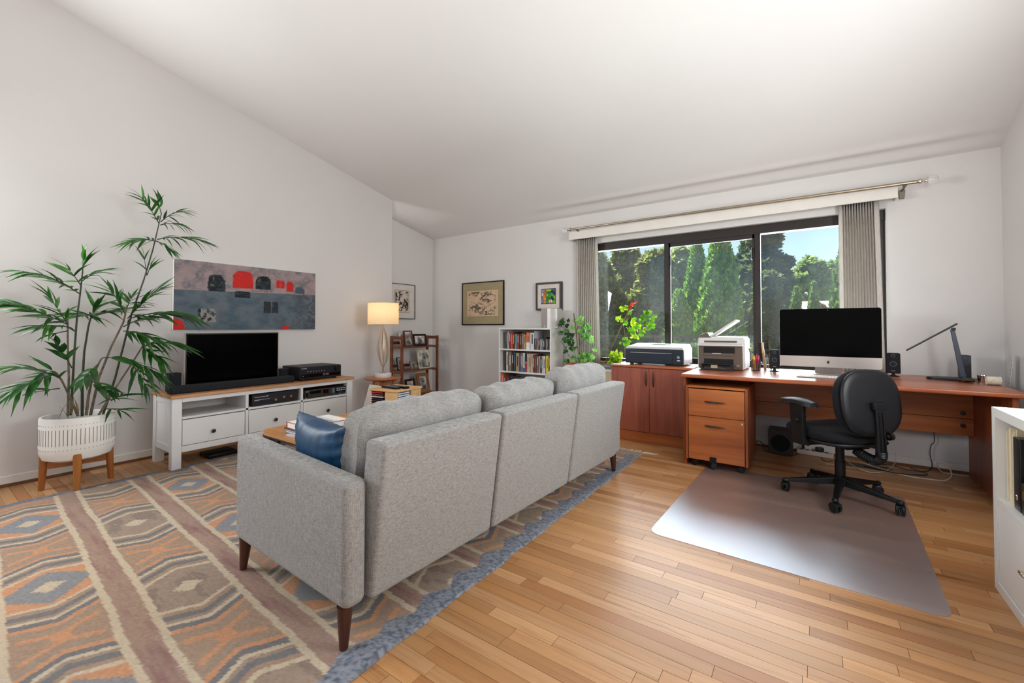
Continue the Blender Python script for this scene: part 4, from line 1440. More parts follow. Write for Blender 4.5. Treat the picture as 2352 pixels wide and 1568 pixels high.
# ================================================================== ALCOVE BOOKCASE with framed photographs
BX0, BX1, BY0, BY1, BZ = -4.568, -4.335, 3.725, 4.385, 0.985
bc = thing('open_bookcase', 'brown wooden open bookcase in the alcove holding framed photographs', 'bookcase', ((BX0 + BX1) / 2, (BY0 + BY1) / 2, 0))
for x0, x1, y0, y1 in ((BX1 - 0.035, BX1, BY0, BY0 + 0.024), (BX0, BX0 + 0.035, BY0, BY0 + 0.024), (BX1 - 0.035, BX1, BY1 - 0.024, BY1), (BX0, BX0 + 0.035, BY1 - 0.024, BY1)):
    MB().rbx(x0, x1, y0, y1, 0, BZ, 0.002, 1).build('post', M['shelfwood'], bc, org=True)
for y0, y1 in ((BY0 + 0.002, BY0 + 0.022), (BY1 - 0.022, BY1 - 0.002)):
    for z0_, z1_ in ((BZ - 0.045, BZ - 0.004), (0.82, 0.85), (0.50, 0.53), (0.17, 0.2)):
        MB().bx(BX0 + 0.035, BX1 - 0.035, y0, y1, z0_, z1_).build('side_rail', M['shelfwood'], bc, org=True)
for zz in (0.845, 0.535, 0.205):
    MB().rbx(BX0 + 0.006, BX1 - 0.004, BY0 + 0.024, BY1 - 0.024, zz - 0.018, zz, 0.002, 1).build('shelf', M['shelfwood'], bc, org=True)
    MB().bx(BX0, BX0 + 0.012, BY0 + 0.024, BY1 - 0.024, zz + 0.03, zz + 0.065).build('back_rail', M['shelfwood'], bc, org=True)


def photo(seed, tint=(1, 1, 1), sky=0.5, dark=0.35):
    def fn(s, t):
        n1, n2 = vnoise(s * 5, t * 5, seed), vnoise(s * 14, t * 14, seed + 50)
        v = 0.12 + 0.75 * np.clip(n1 * 1.8 - 0.4 + (t - 0.5) * sky, 0, 1) * (0.75 + 0.5 * n2)
        fig = np.exp(-(((s - 0.48) / 0.2) ** 4 + ((t - 0.35) / 0.42) ** 4)) * (0.6 + 0.8 * (n2 > 0.5))
        head = ((s - 0.48) / 0.1) ** 2 + ((t - 0.78) / 0.1) ** 2 < 1
        v = np.clip(v * (1 - 0.6 * fig), 0.02, 1)
        c = v[..., None] * np.array(tint)
        return np.where(head[..., None], np.array(lin(188, 150, 128)) * (0.4 + 0.6 * v[..., None]), c)
    return fn


def frame_photo(label, pu, pv, xx, w, h, fr, mat, yaw, lean, seed, tint, border=None, z=None):
    p = at(pu, pv, x=xx)
    z = z if z is not None else p.z
    t = thing('photo_frame', label, 'picture frame', (xx, p.y, z + 0.0004), yaw)
    # local: sheet faces +x, leans back
    Mx = Matrix.Rotation(-lean, 4, 'Y')
    mb = MB()
    d = 0.012
    mb.bx(-d, 0, -w / 2, -w / 2 + fr, 0, h, Mx).bx(-d, 0, w / 2 - fr, w / 2, 0, h, Mx).bx(-d, 0, -w / 2 + fr, w / 2 - fr, 0, fr, Mx).bx(-d, 0, -w / 2 + fr, w / 2 - fr, h - fr, h, Mx)
    mb.bx(-d - 0.002, -0.006, -w / 2 + 0.002, w / 2 - 0.002, 0.002, h - 0.002, Mx)
    mb.build('frame', mat, t, sharp=0)
    bw = border or 0
    if bw:
        MB().bx(-0.006, -0.004, -w / 2 + fr, w / 2 - fr, fr, h - fr, Mx).build('mount', M['paper'], t, sharp=0)
    painted('photo', t, w - 2 * fr - 2 * bw, h - 2 * fr - 2 * bw, 26, 26, photo(seed, tint), Mx @ face_px(0, h / 2, -0.003), M['photo'])
    MB().hexa([(-0.004 - d, -0.012, h * 0.72), (-d, -0.012, h * 0.72), (-0.004 - d, 0.012, h * 0.72), (-d, 0.012, h * 0.72)] [:0] or
              [tuple(Mx @ Vector((-d - 0.004, -0.012, h * 0.6))), tuple(Mx @ Vector((-d, -0.012, h * 0.6))), tuple(Mx @ Vector((-d - 0.004, 0.012, h * 0.6))), tuple(Mx @ Vector((-d, 0.012, h * 0.6))),
               tuple(Mx @ Vector((-d - 0.003, -0.008, h * 0.66))), tuple(Mx @ Vector((-d, -0.008, h * 0.66))), tuple(Mx @ Vector((-d - 0.003, 0.008, h * 0.66))), tuple(Mx @ Vector((-d, 0.008, h * 0.66)))]).build('back_catch', M['black'], t, sharp=0)


fw_red, fw_oak = plain('red_brown_frame', (92, 44, 28), 0.4), wood('honey_frame', (118, 70, 30), (146, 92, 42), (168, 112, 60), 'y', 0.4)
frame_photo('white edged photo leaning behind the brown frame on the top shelf', 928, 795, -4.45, 0.10, 0.185, 0.006, M['paper'], 0.0, 0.2, 61, (0.8, 0.75, 0.72), z=0.845)
frame_photo('red-brown framed portrait of two people on the top bookcase shelf', 941, 794, -4.40, 0.145, 0.215, 0.018, fw_red, -0.05, 0.2, 62, (0.85, 0.78, 0.75), z=0.845)
frame_photo('wide black framed photograph on the top bookcase shelf', 966, 792, -4.40, 0.235, 0.165, 0.026, M['black'], 0.0, 0.15, 63, (0.9, 0.86, 0.84), z=0.845)
frame_photo('narrow black frame standing behind the left post on the middle shelf', 921, 850, -4.45, 0.11, 0.17, 0.012, M['black'], 0.0, 0.15, 64, (0.7, 0.7, 0.7), z=0.535)
frame_photo('small clear framed dark photo on the middle bookcase shelf', 952, 848, -4.40, 0.125, 0.115, 0.008, plain('smoky_frame', (96, 88, 80), 0.2), 0.0, 0.25, 65, (0.5, 0.44, 0.4), z=0.535)
frame_photo('large cream bordered black and white photo of a couple on the middle shelf', 977, 846, -4.405, 0.215, 0.262, 0.012, M['cream'], 0.0, 0.22, 66, (0.92, 0.88, 0.82), z=0.535)
frame_photo('black frame with a small drawing on the lowest visible shelf', 946, 896, -4.44, 0.17, 0.20, 0.028, M['black'], 0.05, 0.22, 67, (0.85, 0.74, 0.6), z=0.205)
frame_photo('honey wood framed photo of a standing figure on the lowest visible shelf', 976, 897, -4.405, 0.205, 0.265, 0.045, fw_oak, -0.05, 0.24, 68, (0.7, 0.74, 0.82), z=0.205)

# ================================================================== PICTURES ON THE WALLS
def woodcut(seed, ink, paper, dens=0.5, sc=9):
    def fn(s, t):
        n1 = vnoise(s * sc + 1.5 * vnoise(s * 6, t * 6, seed + 9), t * sc * 1.2 + 1.5 * vnoise(s * 5, t * 7, seed + 7), seed, 3)
        n2 = vnoise(s * 3 + 3, t * 3, seed + 1, 2)
        k = np.clip((np.abs(n1 - 0.5) * -16 + 1.75 + (n2 - dens) * 5) * 1.4, 0, 1)
        e = np.minimum(np.minimum(s, 1 - s), np.minimum(t, 1 - t))
        k = k * np.clip((e - 0.035) * 60, 0, 1)
        return lerp(np.broadcast_to(LC(*paper), s.shape + (3,)), np.broadcast_to(LC(*ink), s.shape + (3,)), k)
    return fn


def wall_picture(label, Mfac, wall_pos, w, h, fr, fmat, mount_w, mount_mat, art, nu=110, nv=110, depth=0.022, extra=None):
    t = thing('framed_print', label, 'picture', wall_pos, 0)
    # local sheet coords (a right, b up, c out of the wall) are mapped by Mfac
    R = Mfac
    mb = MB()
    mb.bx(-w / 2, -w / 2 + fr, -h / 2, h / 2, 0.001, depth, R).bx(w / 2 - fr, w / 2, -h / 2, h / 2, 0.001, depth, R).bx(-w / 2 + fr, w / 2 - fr, -h / 2, -h / 2 + fr, 0.001, depth, R).bx(-w / 2 + fr, w / 2 - fr, h / 2 - fr, h / 2, 0.001, depth, R)
    mb.build('frame', fmat, t, sharp=0)
    MB().bx(-w / 2 + fr, w / 2 - fr, -h / 2 + fr, h / 2 - fr, 0.001, depth - 0.008, R).build('mount', mount_mat, t, sharp=0)
    aw, ah = w - 2 * fr - 2 * mount_w[0], h - 2 * fr - 2 * mount_w[1]
    if extra:
        MB().bx(-aw / 2 - extra, aw / 2 + extra, -ah / 2 - extra, ah / 2 + extra, depth - 0.008, depth - 0.0072, R).build('art_edge', M['black'], t, sharp=0)
    painted('print', t, aw, ah, nu, nv, art, R @ T(0, 0, depth - 0.0068), M['print'])
    return t


R_my = Matrix(((1, 0, 0, 0), (0, 0, -1, 0), (0, 1, 0, 0), (0, 0, 0, 1)))
R_px = Matrix(((0, 0, 1, 0), (1, 0, 0, 0), (0, 1, 0, 0), (0, 0, 0, 1)))
wall_picture('woodcut print of a crowd on cream paper in an olive mount, on the back wall', R_my, (-3.714, YW, 1.428), 0.735, 0.595, 0.014, M['black'], (0.083, 0.108), plain('olive_mount', (164, 150, 116), 0.85), woodcut(71, (104, 92, 80), (214, 184, 152), 0.5, 10))


def cubist(s, t):
    c = np.broadcast_to(LC(74, 156, 48), s.shape + (3,)).copy()
    pts = [(0.08, 0.85, (132, 138, 172)), (0.05, 0.2, (126, 130, 168)), (0.15, 0.55, (226, 130, 44)), (0.25, 0.72, (214, 96, 46)), (0.22, 0.3, (222, 152, 50)), (0.06, 0.62, (222, 216, 204)),
           (0.5, 0.93, (150, 190, 52)), (0.42, 0.62, (110, 178, 62)), (0.5, 0.75, (26, 122, 66)), (0.6, 0.55, (64, 150, 46)), (0.75, 0.62, (90, 164, 60)), (0.88, 0.75, (36, 46, 96)), (0.82, 0.3, (30, 52, 88)),
           (0.95, 0.35, (128, 176, 50)), (0.9, 0.1, (120, 170, 56)), (0.45, 0.32, (40, 128, 52)), (0.4, 0.13, (38, 128, 150)), (0.58, 0.15, (226, 190, 60)), (0.68, 0.17, (220, 214, 200)), (0.95, 0.93, (60, 96, 130)), (0.25, 0.08, (216, 150, 44))]
    d = np.stack([np.hypot(s - p[0], (t - p[1]) * 1.05) for p in pts])
    o_ = np.argsort(d, 0)
    d1, d2 = np.take_along_axis(d, o_[:1], 0)[0], np.take_along_axis(d, o_[1:2], 0)[0]
    cols = np.array([lin(*p[2]) for p in pts])
    c = cols[o_[0]]
    return np.where((d2 - d1 < 0.022)[..., None], LC(24, 26, 24), c)


wall_picture('small green, blue and orange cubist print in a thick black frame', R_my, (-2.657, YW, 1.481), 0.362, 0.345, 0.024, plain('charcoal_frame', (52, 46, 44), 0.5), (0.062, 0.062), plain('pale_mount', (216, 204, 196), 0.8), cubist, 90, 90, 0.04, 0.008)
wall_picture('black and white woodcut with a wide white mount on the alcove wall', R_px, (XA, 4.008, 1.459), 0.476, 0.488, 0.008, M['black'], (0.105, 0.085), plain('white_mount', (214, 208, 202), 0.8), woodcut(75, (44, 40, 38), (208, 196, 180), 0.42, 7), 90, 90, 0.022, 0.004)

# ================================================================== DESK
DX0, DX1, DY0, DY1, DZ = -0.873, 0.985, 3.60, 4.535, 0.73
desk = thing('desk', 'long cherry wood desk in front of the window', 'desk', (0.05, 4.05, 0))
MB().hexa([(DX0, DY0, DZ - 0.03), (DX1, DY0, DZ - 0.03), (DX0, DY1, DZ - 0.03), (DX1, DY1, DZ - 0.03), (DX0, DY0, DZ), (DX1, DY0, DZ), (DX0, DY1, DZ), (DX1, DY1, DZ)], 0.009, 3).build('desktop', M['cherry_x'], desk, org=True, wn=True)
MB().rbx(DX0 + 0.004, DX0 + 0.030, DY0 + 0.06, DY1 - 0.01, 0, DZ - 0.03, 0.003, 1).build('side_panel', M['cherry_side'], desk, org=True, wn=True)
MB().rbx(DX1 - 0.055, DX1 - 0.028, DY0 + 0.06, DY1 - 0.01, 0, DZ - 0.03, 0.003, 1).build('side_panel', M['cherry_side'], desk, org=True, wn=True)
for z0, z1 in ((0.447, 0.66), (0.325, 0.445)):
    MB().rbx(DX0 + 0.03, DX1 - 0.055, 4.385, 4.405, z0, z1, 0.002, 1).build('modesty_board', M['cherry_h'], desk, org=True)
for zz in (0.395, 0.485):
    MB().lathe([(0.0, 0), (0.013, 0), (0.016, 0.003), (0.0, 0.004)], n=18, M=Matrix.Translation((DX1 - 0.11, 4.385, zz)) @ Matrix.Rotation(PI / 2, 4, 'X')).build('bolt_cap', M['darkmetal'], desk, org=True)

# pedestal on castors
px0, px1, py0_, py1_ = -0.842, -0.402, 3.625, 4.16
ped = thing('file_pedestal', 'two-drawer cherry file pedestal on castors under the left end of the desk', 'cabinet', ((px0 + px1) / 2, (py0_ + py1_) / 2, 0))
pb = MB()
MB().rbx(px0, px0 + 0.018, py0_, py1_, 0.055, 0.64, 0.002, 1).build('side', M['cherry_side'], ped, org=True)
MB().rbx(px1 - 0.018, px1, py0_, py1_, 0.055, 0.64, 0.002, 1).build('side', M['cherry_side'], ped, org=True)
MB().rbx(px0 + 0.018, px1 - 0.018, py0_, py1_, 0.622, 0.64, 0.002, 1).build('top', M['cherry_h'], ped, org=True)
MB().bx(px0 + 0.018, px1 - 0.018, py1_ - 0.02, py1_, 0.055, 0.622).build('back', M['cherry_side'], ped, org=True)
MB().bx(px0 + 0.018, px1 - 0.018, py0_ + 0.02, py1_ - 0.02, 0.055, 0.07).build('bottom', M['cherry_side'], ped, org=True)
for z0, z1, zh in ((0.402, 0.615, 0.520), (0.060, 0.400, 0.333)):
    dr = MB().rbx(px0 + 0.022, px1 - 0.022, py0_ + 0.002, py0_ + 0.02, z0 + 0.001, z1 - 0.001, 0.0015, 1).bx(px0 + 0.03, px1 - 0.03, py0_ + 0.02, py1_ - 0.05, z0 + 0.015, z1 - 0.03).build('drawer', M['cherry_h'], ped, org=True)
    xc = (px0 + px1) / 2 - 0.004
    MB().tube([(xc - 0.075 + 0.15 * k / 10, py0_ - 0.016 * math.sin(PI * k / 10) + 0.001, zh) for k in range(11)], [0.003, 0.0045, 0.0055, 0.006, 0.006, 0.006, 0.006, 0.006, 0.0055, 0.0045, 0.003], 8).build('handle', M['darkmetal'], dr, org=True)
MB().lathe([(0.0, 0), (0.009, 0), (0.009, 0.002), (0.0, 0.003)], n=18, M=Matrix.Translation((px1 - 0.04, py0_ + 0.002, 0.372)) @ Matrix.Rotation(PI / 2, 4, 'X')).build('lock', M['chrome'], ped, org=True)


def castor(c, parent, r=0.026, ang=0.0, org=True, name='castor', dx=0.012):
    A = Matrix.Translation(c) @ rz(ang)
    mb = MB()
    for s_ in (-1, 1):
        mb.lathe([(0.0, -0.009), (r * 0.8, -0.009), (r, -0.005), (r, 0.005), (r * 0.8, 0.009), (0.0, 0.009)], n=20, M=A @ Matrix.Translation((0, s_ * dx, r)) @ Matrix.Rotation(PI / 2, 4, 'X'))
    mb.rbox((0, 0, r * 1.15), (r * 0.9, 0.006, r * 1.2), 0.002, 1, A).cyl(A @ Vector((0, 0, r * 1.4)), A @ Vector((0, 0, r * 2.15)), 0.007, n=10)
    mb.rbox((0.004, 0, r * 1.62), (r * 1.5, dx * 2 + 0.016, r * 0.7), 0.006, 2, A)
    return mb.build(name, M['black'], parent, org=org)


for cx, cy in ((px0 + 0.06, py0_ + 0.06), (px1 - 0.05, py0_ + 0.05), (px0 + 0.06, py1_ - 0.06), (px1 - 0.05, py1_ - 0.06)):
    castor((cx, cy, 0.003), ped, 0.024)
MB().bx(-0.665, -0.618, py0_ - 0.004, py0_ + 0.002, 0.05, 0.095).build('castor_bracket', M['black'], ped, org=True)
castor((-0.642, py0_ + 0.015, 0.003), ped, 0.024, 0.3)

# ---- low cabinet beside it
sc0, sc1, sy0, sy1, sz = -1.655, -0.882, 4.09, 4.55, 0.735
cb2 = thing('cabinet', 'low cherry cabinet with two doors between sofa and desk', 'cabinet', ((sc0 + sc1) / 2, (sy0 + sy1) / 2, 0))
MB().rbx(sc0, sc1, sy0 - 0.012, sy1, sz - 0.022, sz, 0.004, 2).build('top', M['cherry_x'], cb2, org=True, wn=True)
MB().bx(sc0 + 0.004, sc0 + 0.02, sy0, sy1 - 0.004, 0, sz - 0.022).build('side', M['cherry_z'], cb2, org=True)
MB().bx(sc1 - 0.02, sc1 - 0.004, sy0, sy1 - 0.004, 0, sz - 0.022).build('side', M['cherry_z'], cb2, org=True)
MB().bx(sc0 + 0.02, sc1 - 0.02, sy0 + 0.02, sy1 - 0.01, 0.09, sz - 0.022).build('carcass', M['cherry_z'], cb2, org=True)
MB().rbx(sc0 + 0.02, sc1 - 0.02, sy0 + 0.004, sy0 + 0.02, 0.0, 0.098, 0.002, 1).build('plinth', M['cherry_h'], cb2, org=True)
xm = at(1491, 900, y=sy0).x
for x0, x1, xh in ((sc0 + 0.022, xm - 0.0015, xm - 0.028), (xm + 0.0015, sc1 - 0.022, xm + 0.04)):
    d = MB().rbx(x0, x1, sy0, sy0 + 0.018, 0.102, sz - 0.026, 0.0015, 1).build('door', M['cherry_z'], cb2, org=True)
    MB().tube([(xh, sy0 - 0.016 * math.sin(PI * k / 10) + 0.001, 0.535 + 0.145 * k / 10) for k in range(11)], [0.003, 0.0045, 0.0055, 0.006, 0.0065, 0.0065, 0.0065, 0.006, 0.0055, 0.0045, 0.003], 8).build('handle', M['darkmetal'], d, org=True)

# ================================================================== THINGS ON THE CABINET AND DESK
navy = plain('navy_plastic', (24, 34, 46), 0.32, var=0.08)
silver = plain('silver_plastic', (196, 196, 196), 0.35, var=0.02)
z0 = sz + 0.0004
q0, q1, qy0, qy1 = -1.545, -0.985, 4.175, 4.505
pr = thing('inkjet_printer', 'wide dark blue inkjet printer with a silver lid on the low cabinet', 'printer', ((q0 + q1) / 2, (qy0 + qy1) / 2, z0))
MB().hexa([(q0 + 0.004, qy0 + 0.004, z0 + 0.012), (q1 - 0.004, qy0 + 0.004, z0 + 0.012), (q0 + 0.004, qy1, z0 + 0.012), (q1 - 0.004, qy1, z0 + 0.012),
           (q0, qy0, z0 + 0.155), (q1, qy0, z0 + 0.155), (q0, qy1, z0 + 0.16), (q1, qy1, z0 + 0.16)], 0.008, 2).build('body', navy, pr, org=True, wn=True)
MB().hexa([(q0 - 0.002, qy0 - 0.004, z0 + 0.155), (q1 + 0.002, qy0 - 0.004, z0 + 0.155), (q0 - 0.002, qy1, z0 + 0.155), (q1 + 0.002, qy1, z0 + 0.155),
           (q0 + 0.02, qy0 + 0.02, z0 + 0.176), (q1 - 0.012, qy0 + 0.02, z0 + 0.176), (q0 + 0.02, qy1 - 0.01, z0 + 0.20), (q1 - 0.012, qy1 - 0.01, z0 + 0.20)], 0.006, 2).build('lid', silver, pr, org=True, wn=True)
MB().hexa([(q1 - 0.004, qy0 + 0.02, z0 + 0.014), (q1 + 0.006, qy0 + 0.02, z0 + 0.014), (q1 - 0.004, qy1 + 0.004, z0 + 0.014), (q1 + 0.006, qy1 + 0.004, z0 + 0.014),
           (q1 - 0.004, qy0 + 0.012, z0 + 0.15), (q1 + 0.003, qy0 + 0.012, z0 + 0.15), (q1 - 0.004, qy1 + 0.004, z0 + 0.165), (q1 + 0.003, qy1 + 0.004, z0 + 0.165)], 0.002, 1).build('side_cover', silver, pr, org=True)
MB().hexa([(q0 + 0.055, qy0 - 0.002, z0 + 0.02), (q1 - 0.10, qy0 - 0.002, z0 + 0.02), (q0 + 0.055, qy0 + 0.008, z0 + 0.02), (q1 - 0.10, qy0 + 0.008, z0 + 0.02),
           (q0 + 0.055, qy0 - 0.005, z0 + 0.118), (q1 - 0.10, qy0 - 0.005, z0 + 0.118), (q0 + 0.055, qy0 + 0.008, z0 + 0.118), (q1 - 0.10, qy0 + 0.008, z0 + 0.118)], 0.002, 1).build('tray_door', navy, pr, org=True)
MB().bx(q0 + 0.06, q1 - 0.105, qy0 - 0.007, qy0 - 0.004, z0 + 0.116, z0 + 0.119).build('door_edge', silver, pr, org=True)
MB().rbx((q0 + q1) / 2 - 0.07, (q0 + q1) / 2 + 0.07, qy1 - 0.15, qy1 - 0.06, z0 + 0.192, z0 + 0.199, 0.003, 1).build('lid_panel', M['white_b'], pr, org=True)
MB().bx(q1 - 0.056, q1 - 0.034, qy0 + 0.0006, qy0 + 0.003, z0 + 0.072, z0 + 0.094).build('power_key', plain('grey_key2', (140, 146, 152), 0.4), pr, org=True)
MB().bx(q1 - 0.058, q1 - 0.03, qy0 + 0.0006, qy0 + 0.003, z0 + 0.048, z0 + 0.056).build('mark', M['ink_w'], pr, org=True)
for xx in (q0 + 0.06, q1 - 0.05):
    for yy_ in (qy0 + 0.04, qy1 - 0.04):
        MB().bx(xx - 0.015, xx + 0.015, yy_ - 0.012, yy_ + 0.012, z0, z0 + 0.015).build('foot', M['black'], pr, org=True)

# laser printer on the desk
z0 = DZ + 0.0004
l0, l1, ly0, ly1 = -0.848, -0.473, 4.10, 4.47
lp = thing('laser_printer', 'grey and white multifunction laser printer with a raised paper tray on the desk', 'printer', ((l0 + l1) / 2, (ly0 + ly1) / 2, z0))
taupe_p = plain('taupe_plastic', (92, 78, 68), 0.45, var=0.05)
pale_p = plain('pale_grey_plastic', (206, 204, 200), 0.4, var=0.02)
MB().rbx(l0, l1, ly0 + 0.014, ly1, z0 + 0.004, z0 + 0.278, 0.018, 3).build('body', pale_p, lp, org=True, wn=True)
MB().hexa([(l0 + 0.012, ly0 + 0.002, z0 + 0.006), (l1 - 0.016, ly0 + 0.002, z0 + 0.006), (l0 + 0.012, ly0 + 0.02, z0 + 0.006), (l1 - 0.016, ly0 + 0.02, z0 + 0.006),
           (l0 + 0.010, ly0 - 0.006, z0 + 0.222), (l1 - 0.018, ly0 - 0.006, z0 + 0.222), (l0 + 0.010, ly0 + 0.02, z0 + 0.222), (l1 - 0.018, ly0 + 0.02, z0 + 0.222)], 0.004, 2).build('front', taupe_p, lp, org=True, wn=True)
MB().hexa([(l0 + 0.006, ly0 - 0.03, z0 + 0.208), (l1 - 0.012, ly0 - 0.03, z0 + 0.208), (l0 + 0.006, ly0 + 0.015, z0 + 0.208), (l1 - 0.012, ly0 + 0.015, z0 + 0.208),
           (l0 + 0.006, ly0 - 0.026, z0 + 0.216), (l1 - 0.012, ly0 - 0.026, z0 + 0.216), (l0 + 0.006, ly0 + 0.015, z0 + 0.232), (l1 - 0.012, ly0 + 0.015, z0 + 0.232)], 0.003, 2).build('control_panel', pale_p, lp, org=True, wn=True)
MB().bx(l0 + 0.055, l1 - 0.075, ly0 - 0.0075, ly0 + 0.004, z0 + 0.145, z0 + 0.198).build('output_slot', M['gloss'], lp, org=True)
MB().rbx(l0 + 0.052, l1 - 0.078, ly0 - 0.009, ly0 - 0.002, z0 + 0.122, z0 + 0.145, 0.002, 1).build('slot_lip', taupe_p, lp, org=True)
MB().bx(l0 + 0.125, l0 + 0.195, ly0 - 0.014, ly0 - 0.008, z0 + 0.139, z0 + 0.145).build('pull_tab', pale_p, lp, org=True)
MB().bx(l0 + 0.055, l1 - 0.085, ly0 - 0.002, ly0 + 0.006, z0 + 0.03, z0 + 0.095).build('tray_slot', M['black'], lp, org=True)
tb = MB().bx(l0 + 0.045, l1 - 0.085, ly0 - 0.075, ly0 - 0.001, z0 + 0.004, z0 + 0.012).bx(l0 + 0.045, l0 + 0.055, ly0 - 0.075, ly0 - 0.001, z0 + 0.012, z0 + 0.05).bx(l1 - 0.095, l1 - 0.085, ly0 - 0.075, ly0 - 0.001, z0 + 0.012, z0 + 0.05).bx(l0 + 0.045, l1 - 0.085, ly0 - 0.082, ly0 - 0.075, z0 + 0.004, z0 + 0.02)
tb.bx(l0 + 0.045, l1 - 0.085, ly0 - 0.05, ly0 - 0.002, z0 + 0.05, z0 + 0.055)
tb.build('paper_tray', M['black_soft'], lp, org=True)
MB().bx(l0 + 0.06, l1 - 0.10, ly0 - 0.072, ly0 - 0.004, z0 + 0.0125, z0 + 0.016).build('paper', M['paper'], lp, org=True)
MB().bx(l0 + 0.125, l0 + 0.175, ly0 - 0.078, ly0 - 0.06, z0 + 0.017, z0 + 0.045).build('paper_stop', plain('beige_tab', (170, 150, 122), 0.5), lp, org=True)
MB().bx(l0 + 0.055, l1 - 0.06, ly0 + 0.012, ly0 + 0.016, z0 + 0.236, z0 + 0.252).build('scanner_gap', taupe_p, lp, org=True)
MB().hexa([(l0 + 0.002, ly0 + 0.03, z0 + 0.274), (l0 + 0.105, ly0 + 0.03, z0 + 0.274), (l0 + 0.002, ly1 - 0.06, z0 + 0.274), (l0 + 0.105, ly1 - 0.06, z0 + 0.274),
           (l0 + 0.012, ly0 + 0.04, z0 + 0.302), (l0 + 0.075, ly0 + 0.04, z0 + 0.325), (l0 + 0.012, ly1 - 0.07, z0 + 0.302), (l0 + 0.075, ly1 - 0.07, z0 + 0.325)], 0.010, 3).build('feeder', taupe_p, lp, org=True, wn=True)
MB().hexa([(l0 + 0.085, ly0 + 0.05, z0 + 0.286), (l0 + 0.098, ly0 + 0.05, z0 + 0.279), (l0 + 0.085, ly1 - 0.09, z0 + 0.286), (l0 + 0.098, ly1 - 0.09, z0 + 0.279),
           (l0 + 0.30, ly0 + 0.05, z0 + 0.437), (l0 + 0.308, ly0 + 0.05, z0 + 0.425), (l0 + 0.30, ly1 - 0.09, z0 + 0.437), (l0 + 0.308, ly1 - 0.09, z0 + 0.425)], 0.002, 1).build('input_tray', pale_p, lp, org=True)
MB().rbx(l0 + 0.11, l1 - 0.012, ly0 + 0.03, ly1 - 0.02, z0 + 0.276, z0 + 0.286, 0.004, 2).build('scanner_lid', M['white_b'], lp, org=True, wn=True)
MB().bx(l1 - 0.062, l1 - 0.038, ly0 - 0.0025, ly0 + 0.004, z0 + 0.03, z0 + 0.05).build('badge', plain('bronze_badge', (140, 122, 108), 0.4), lp, org=True)

# pen cup, pens, brush
pc = at(1736, 851, z=DZ)
pcy = 4.20
pcx = at(1736, 845, y=pcy).x
cup = thing('pen_cup', 'black wire mesh pen cup beside the laser printer', 'pen cup', (pcx, pcy, z0))
mb = MB()
for k in range(10):
    mb.tube([(0.034 * math.cos(2 * PI * j / 24), 0.034 * math.sin(2 * PI * j / 24), 0.008 + k * 0.0095) for j in range(25)], 0.0016, 5, caps=False)
for k in range(14):
    a = 2 * PI * k / 14
    mb.cyl((0.034 * math.cos(a), 0.034 * math.sin(a), 0.004), (0.034 * math.cos(a), 0.034 * math.sin(a), 0.095), 0.0012, n=5)
mb.build('wire_mesh', M['black'], cup, kind='stuff')
MB().cyl((0, 0, 0), (0, 0, 0.005), 0.035, n=24).build('base', M['black'], cup)
for i, (cn, col, dx, dy, tx, ty, h) in enumerate((('orange', (226, 120, 40), -0.016, -0.012, -0.032, -0.012, 0.132), ('amber', (230, 160, 50), -0.008, -0.02, -0.018, -0.022, 0.128), ('yellow', (236, 196, 60), 0.0, -0.02, -0.006, -0.024, 0.125),
                                                  ('red', (190, 36, 44), 0.006, -0.012, 0.010, -0.012, 0.135), ('pink', (230, 70, 130), 0.014, -0.010, 0.024, -0.012, 0.128), ('black', (22, 22, 26), 0.0, 0.008, -0.052, 0.004, 0.185), ('dark blue', (30, 40, 80), 0.018, 0.004, 0.030, 0.002, 0.115))):
    t = thing('pen', '%s pen standing in the black wire pen cup' % cn, 'pen', (pcx + dx, pcy + dy, z0 + 0.0055), 0, None)
    MB().cyl((0, 0, 0.001), ((tx - dx) * 0.9, (ty - dy) * 0.9, h * 0.9), 0.0042, n=8).build('barrel', plain(cn.replace(' ', '_') + '_pen', col, 0.4), t)
    MB().cyl(((tx - dx) * 0.9, (ty - dy) * 0.9, h * 0.9), (tx - dx, ty - dy, h), 0.0046, 0.003, n=8).build('cap', plain(cn.replace(' ', '_') + '_cap', tuple(c * 0.8 for c in col), 0.4), t)
bxx, byy = at(1753, 846, y=4.30).x, 4.30
t = thing('bench_brush', 'upright wooden bench brush with dark bristles behind the pen cup', 'brush', (bxx, byy, z0))
MB().hexa([(0.004, -0.012, 0.0), (0.026, -0.012, 0.0), (0.004, 0.012, 0.0), (0.026, 0.012, 0.0), (-0.018, 0.028, 0.238), (-0.001, 0.028, 0.238), (-0.018, 0.05, 0.238), (-0.001, 0.05, 0.238)], 0.007, 3).build('handle', M['birch'], t, wn=True)
mb = MB()
for k in range(420):
    f_, g_ = random.random(), random.uniform(-0.009, 0.009)
    zz = 0.07 + 0.165 * f_
    bx0 = 0.004 - 0.022 * zz / 0.238
    mb.cyl((bx0, g_ + 0.038 * zz / 0.238, zz), (bx0 - random.uniform(0.022, 0.034), g_ * 1.5 + 0.038 * zz / 0.238, zz + random.uniform(-0.006, 0.008)), 0.0009, 0.0006, n=3, caps=False)
mb.build('bristles', plain('brush_bristle', (66, 52, 58), 0.8), t, kind='stuff')
gx_, gy_ = at(1765, 846, y=4.36).x, 4.36
t = thing('glass_jar', 'small clear jar of thin sticks between pen cup and left speaker', 'jar', (gx_, gy_, z0))
MB().lathe([(0.024, 0), (0.026, 0.002), (0.026, 0.10), (0.024, 0.10), (0.024, 0.004), (0.0, 0.004)], n=24).build('glass', M['glass'], t)
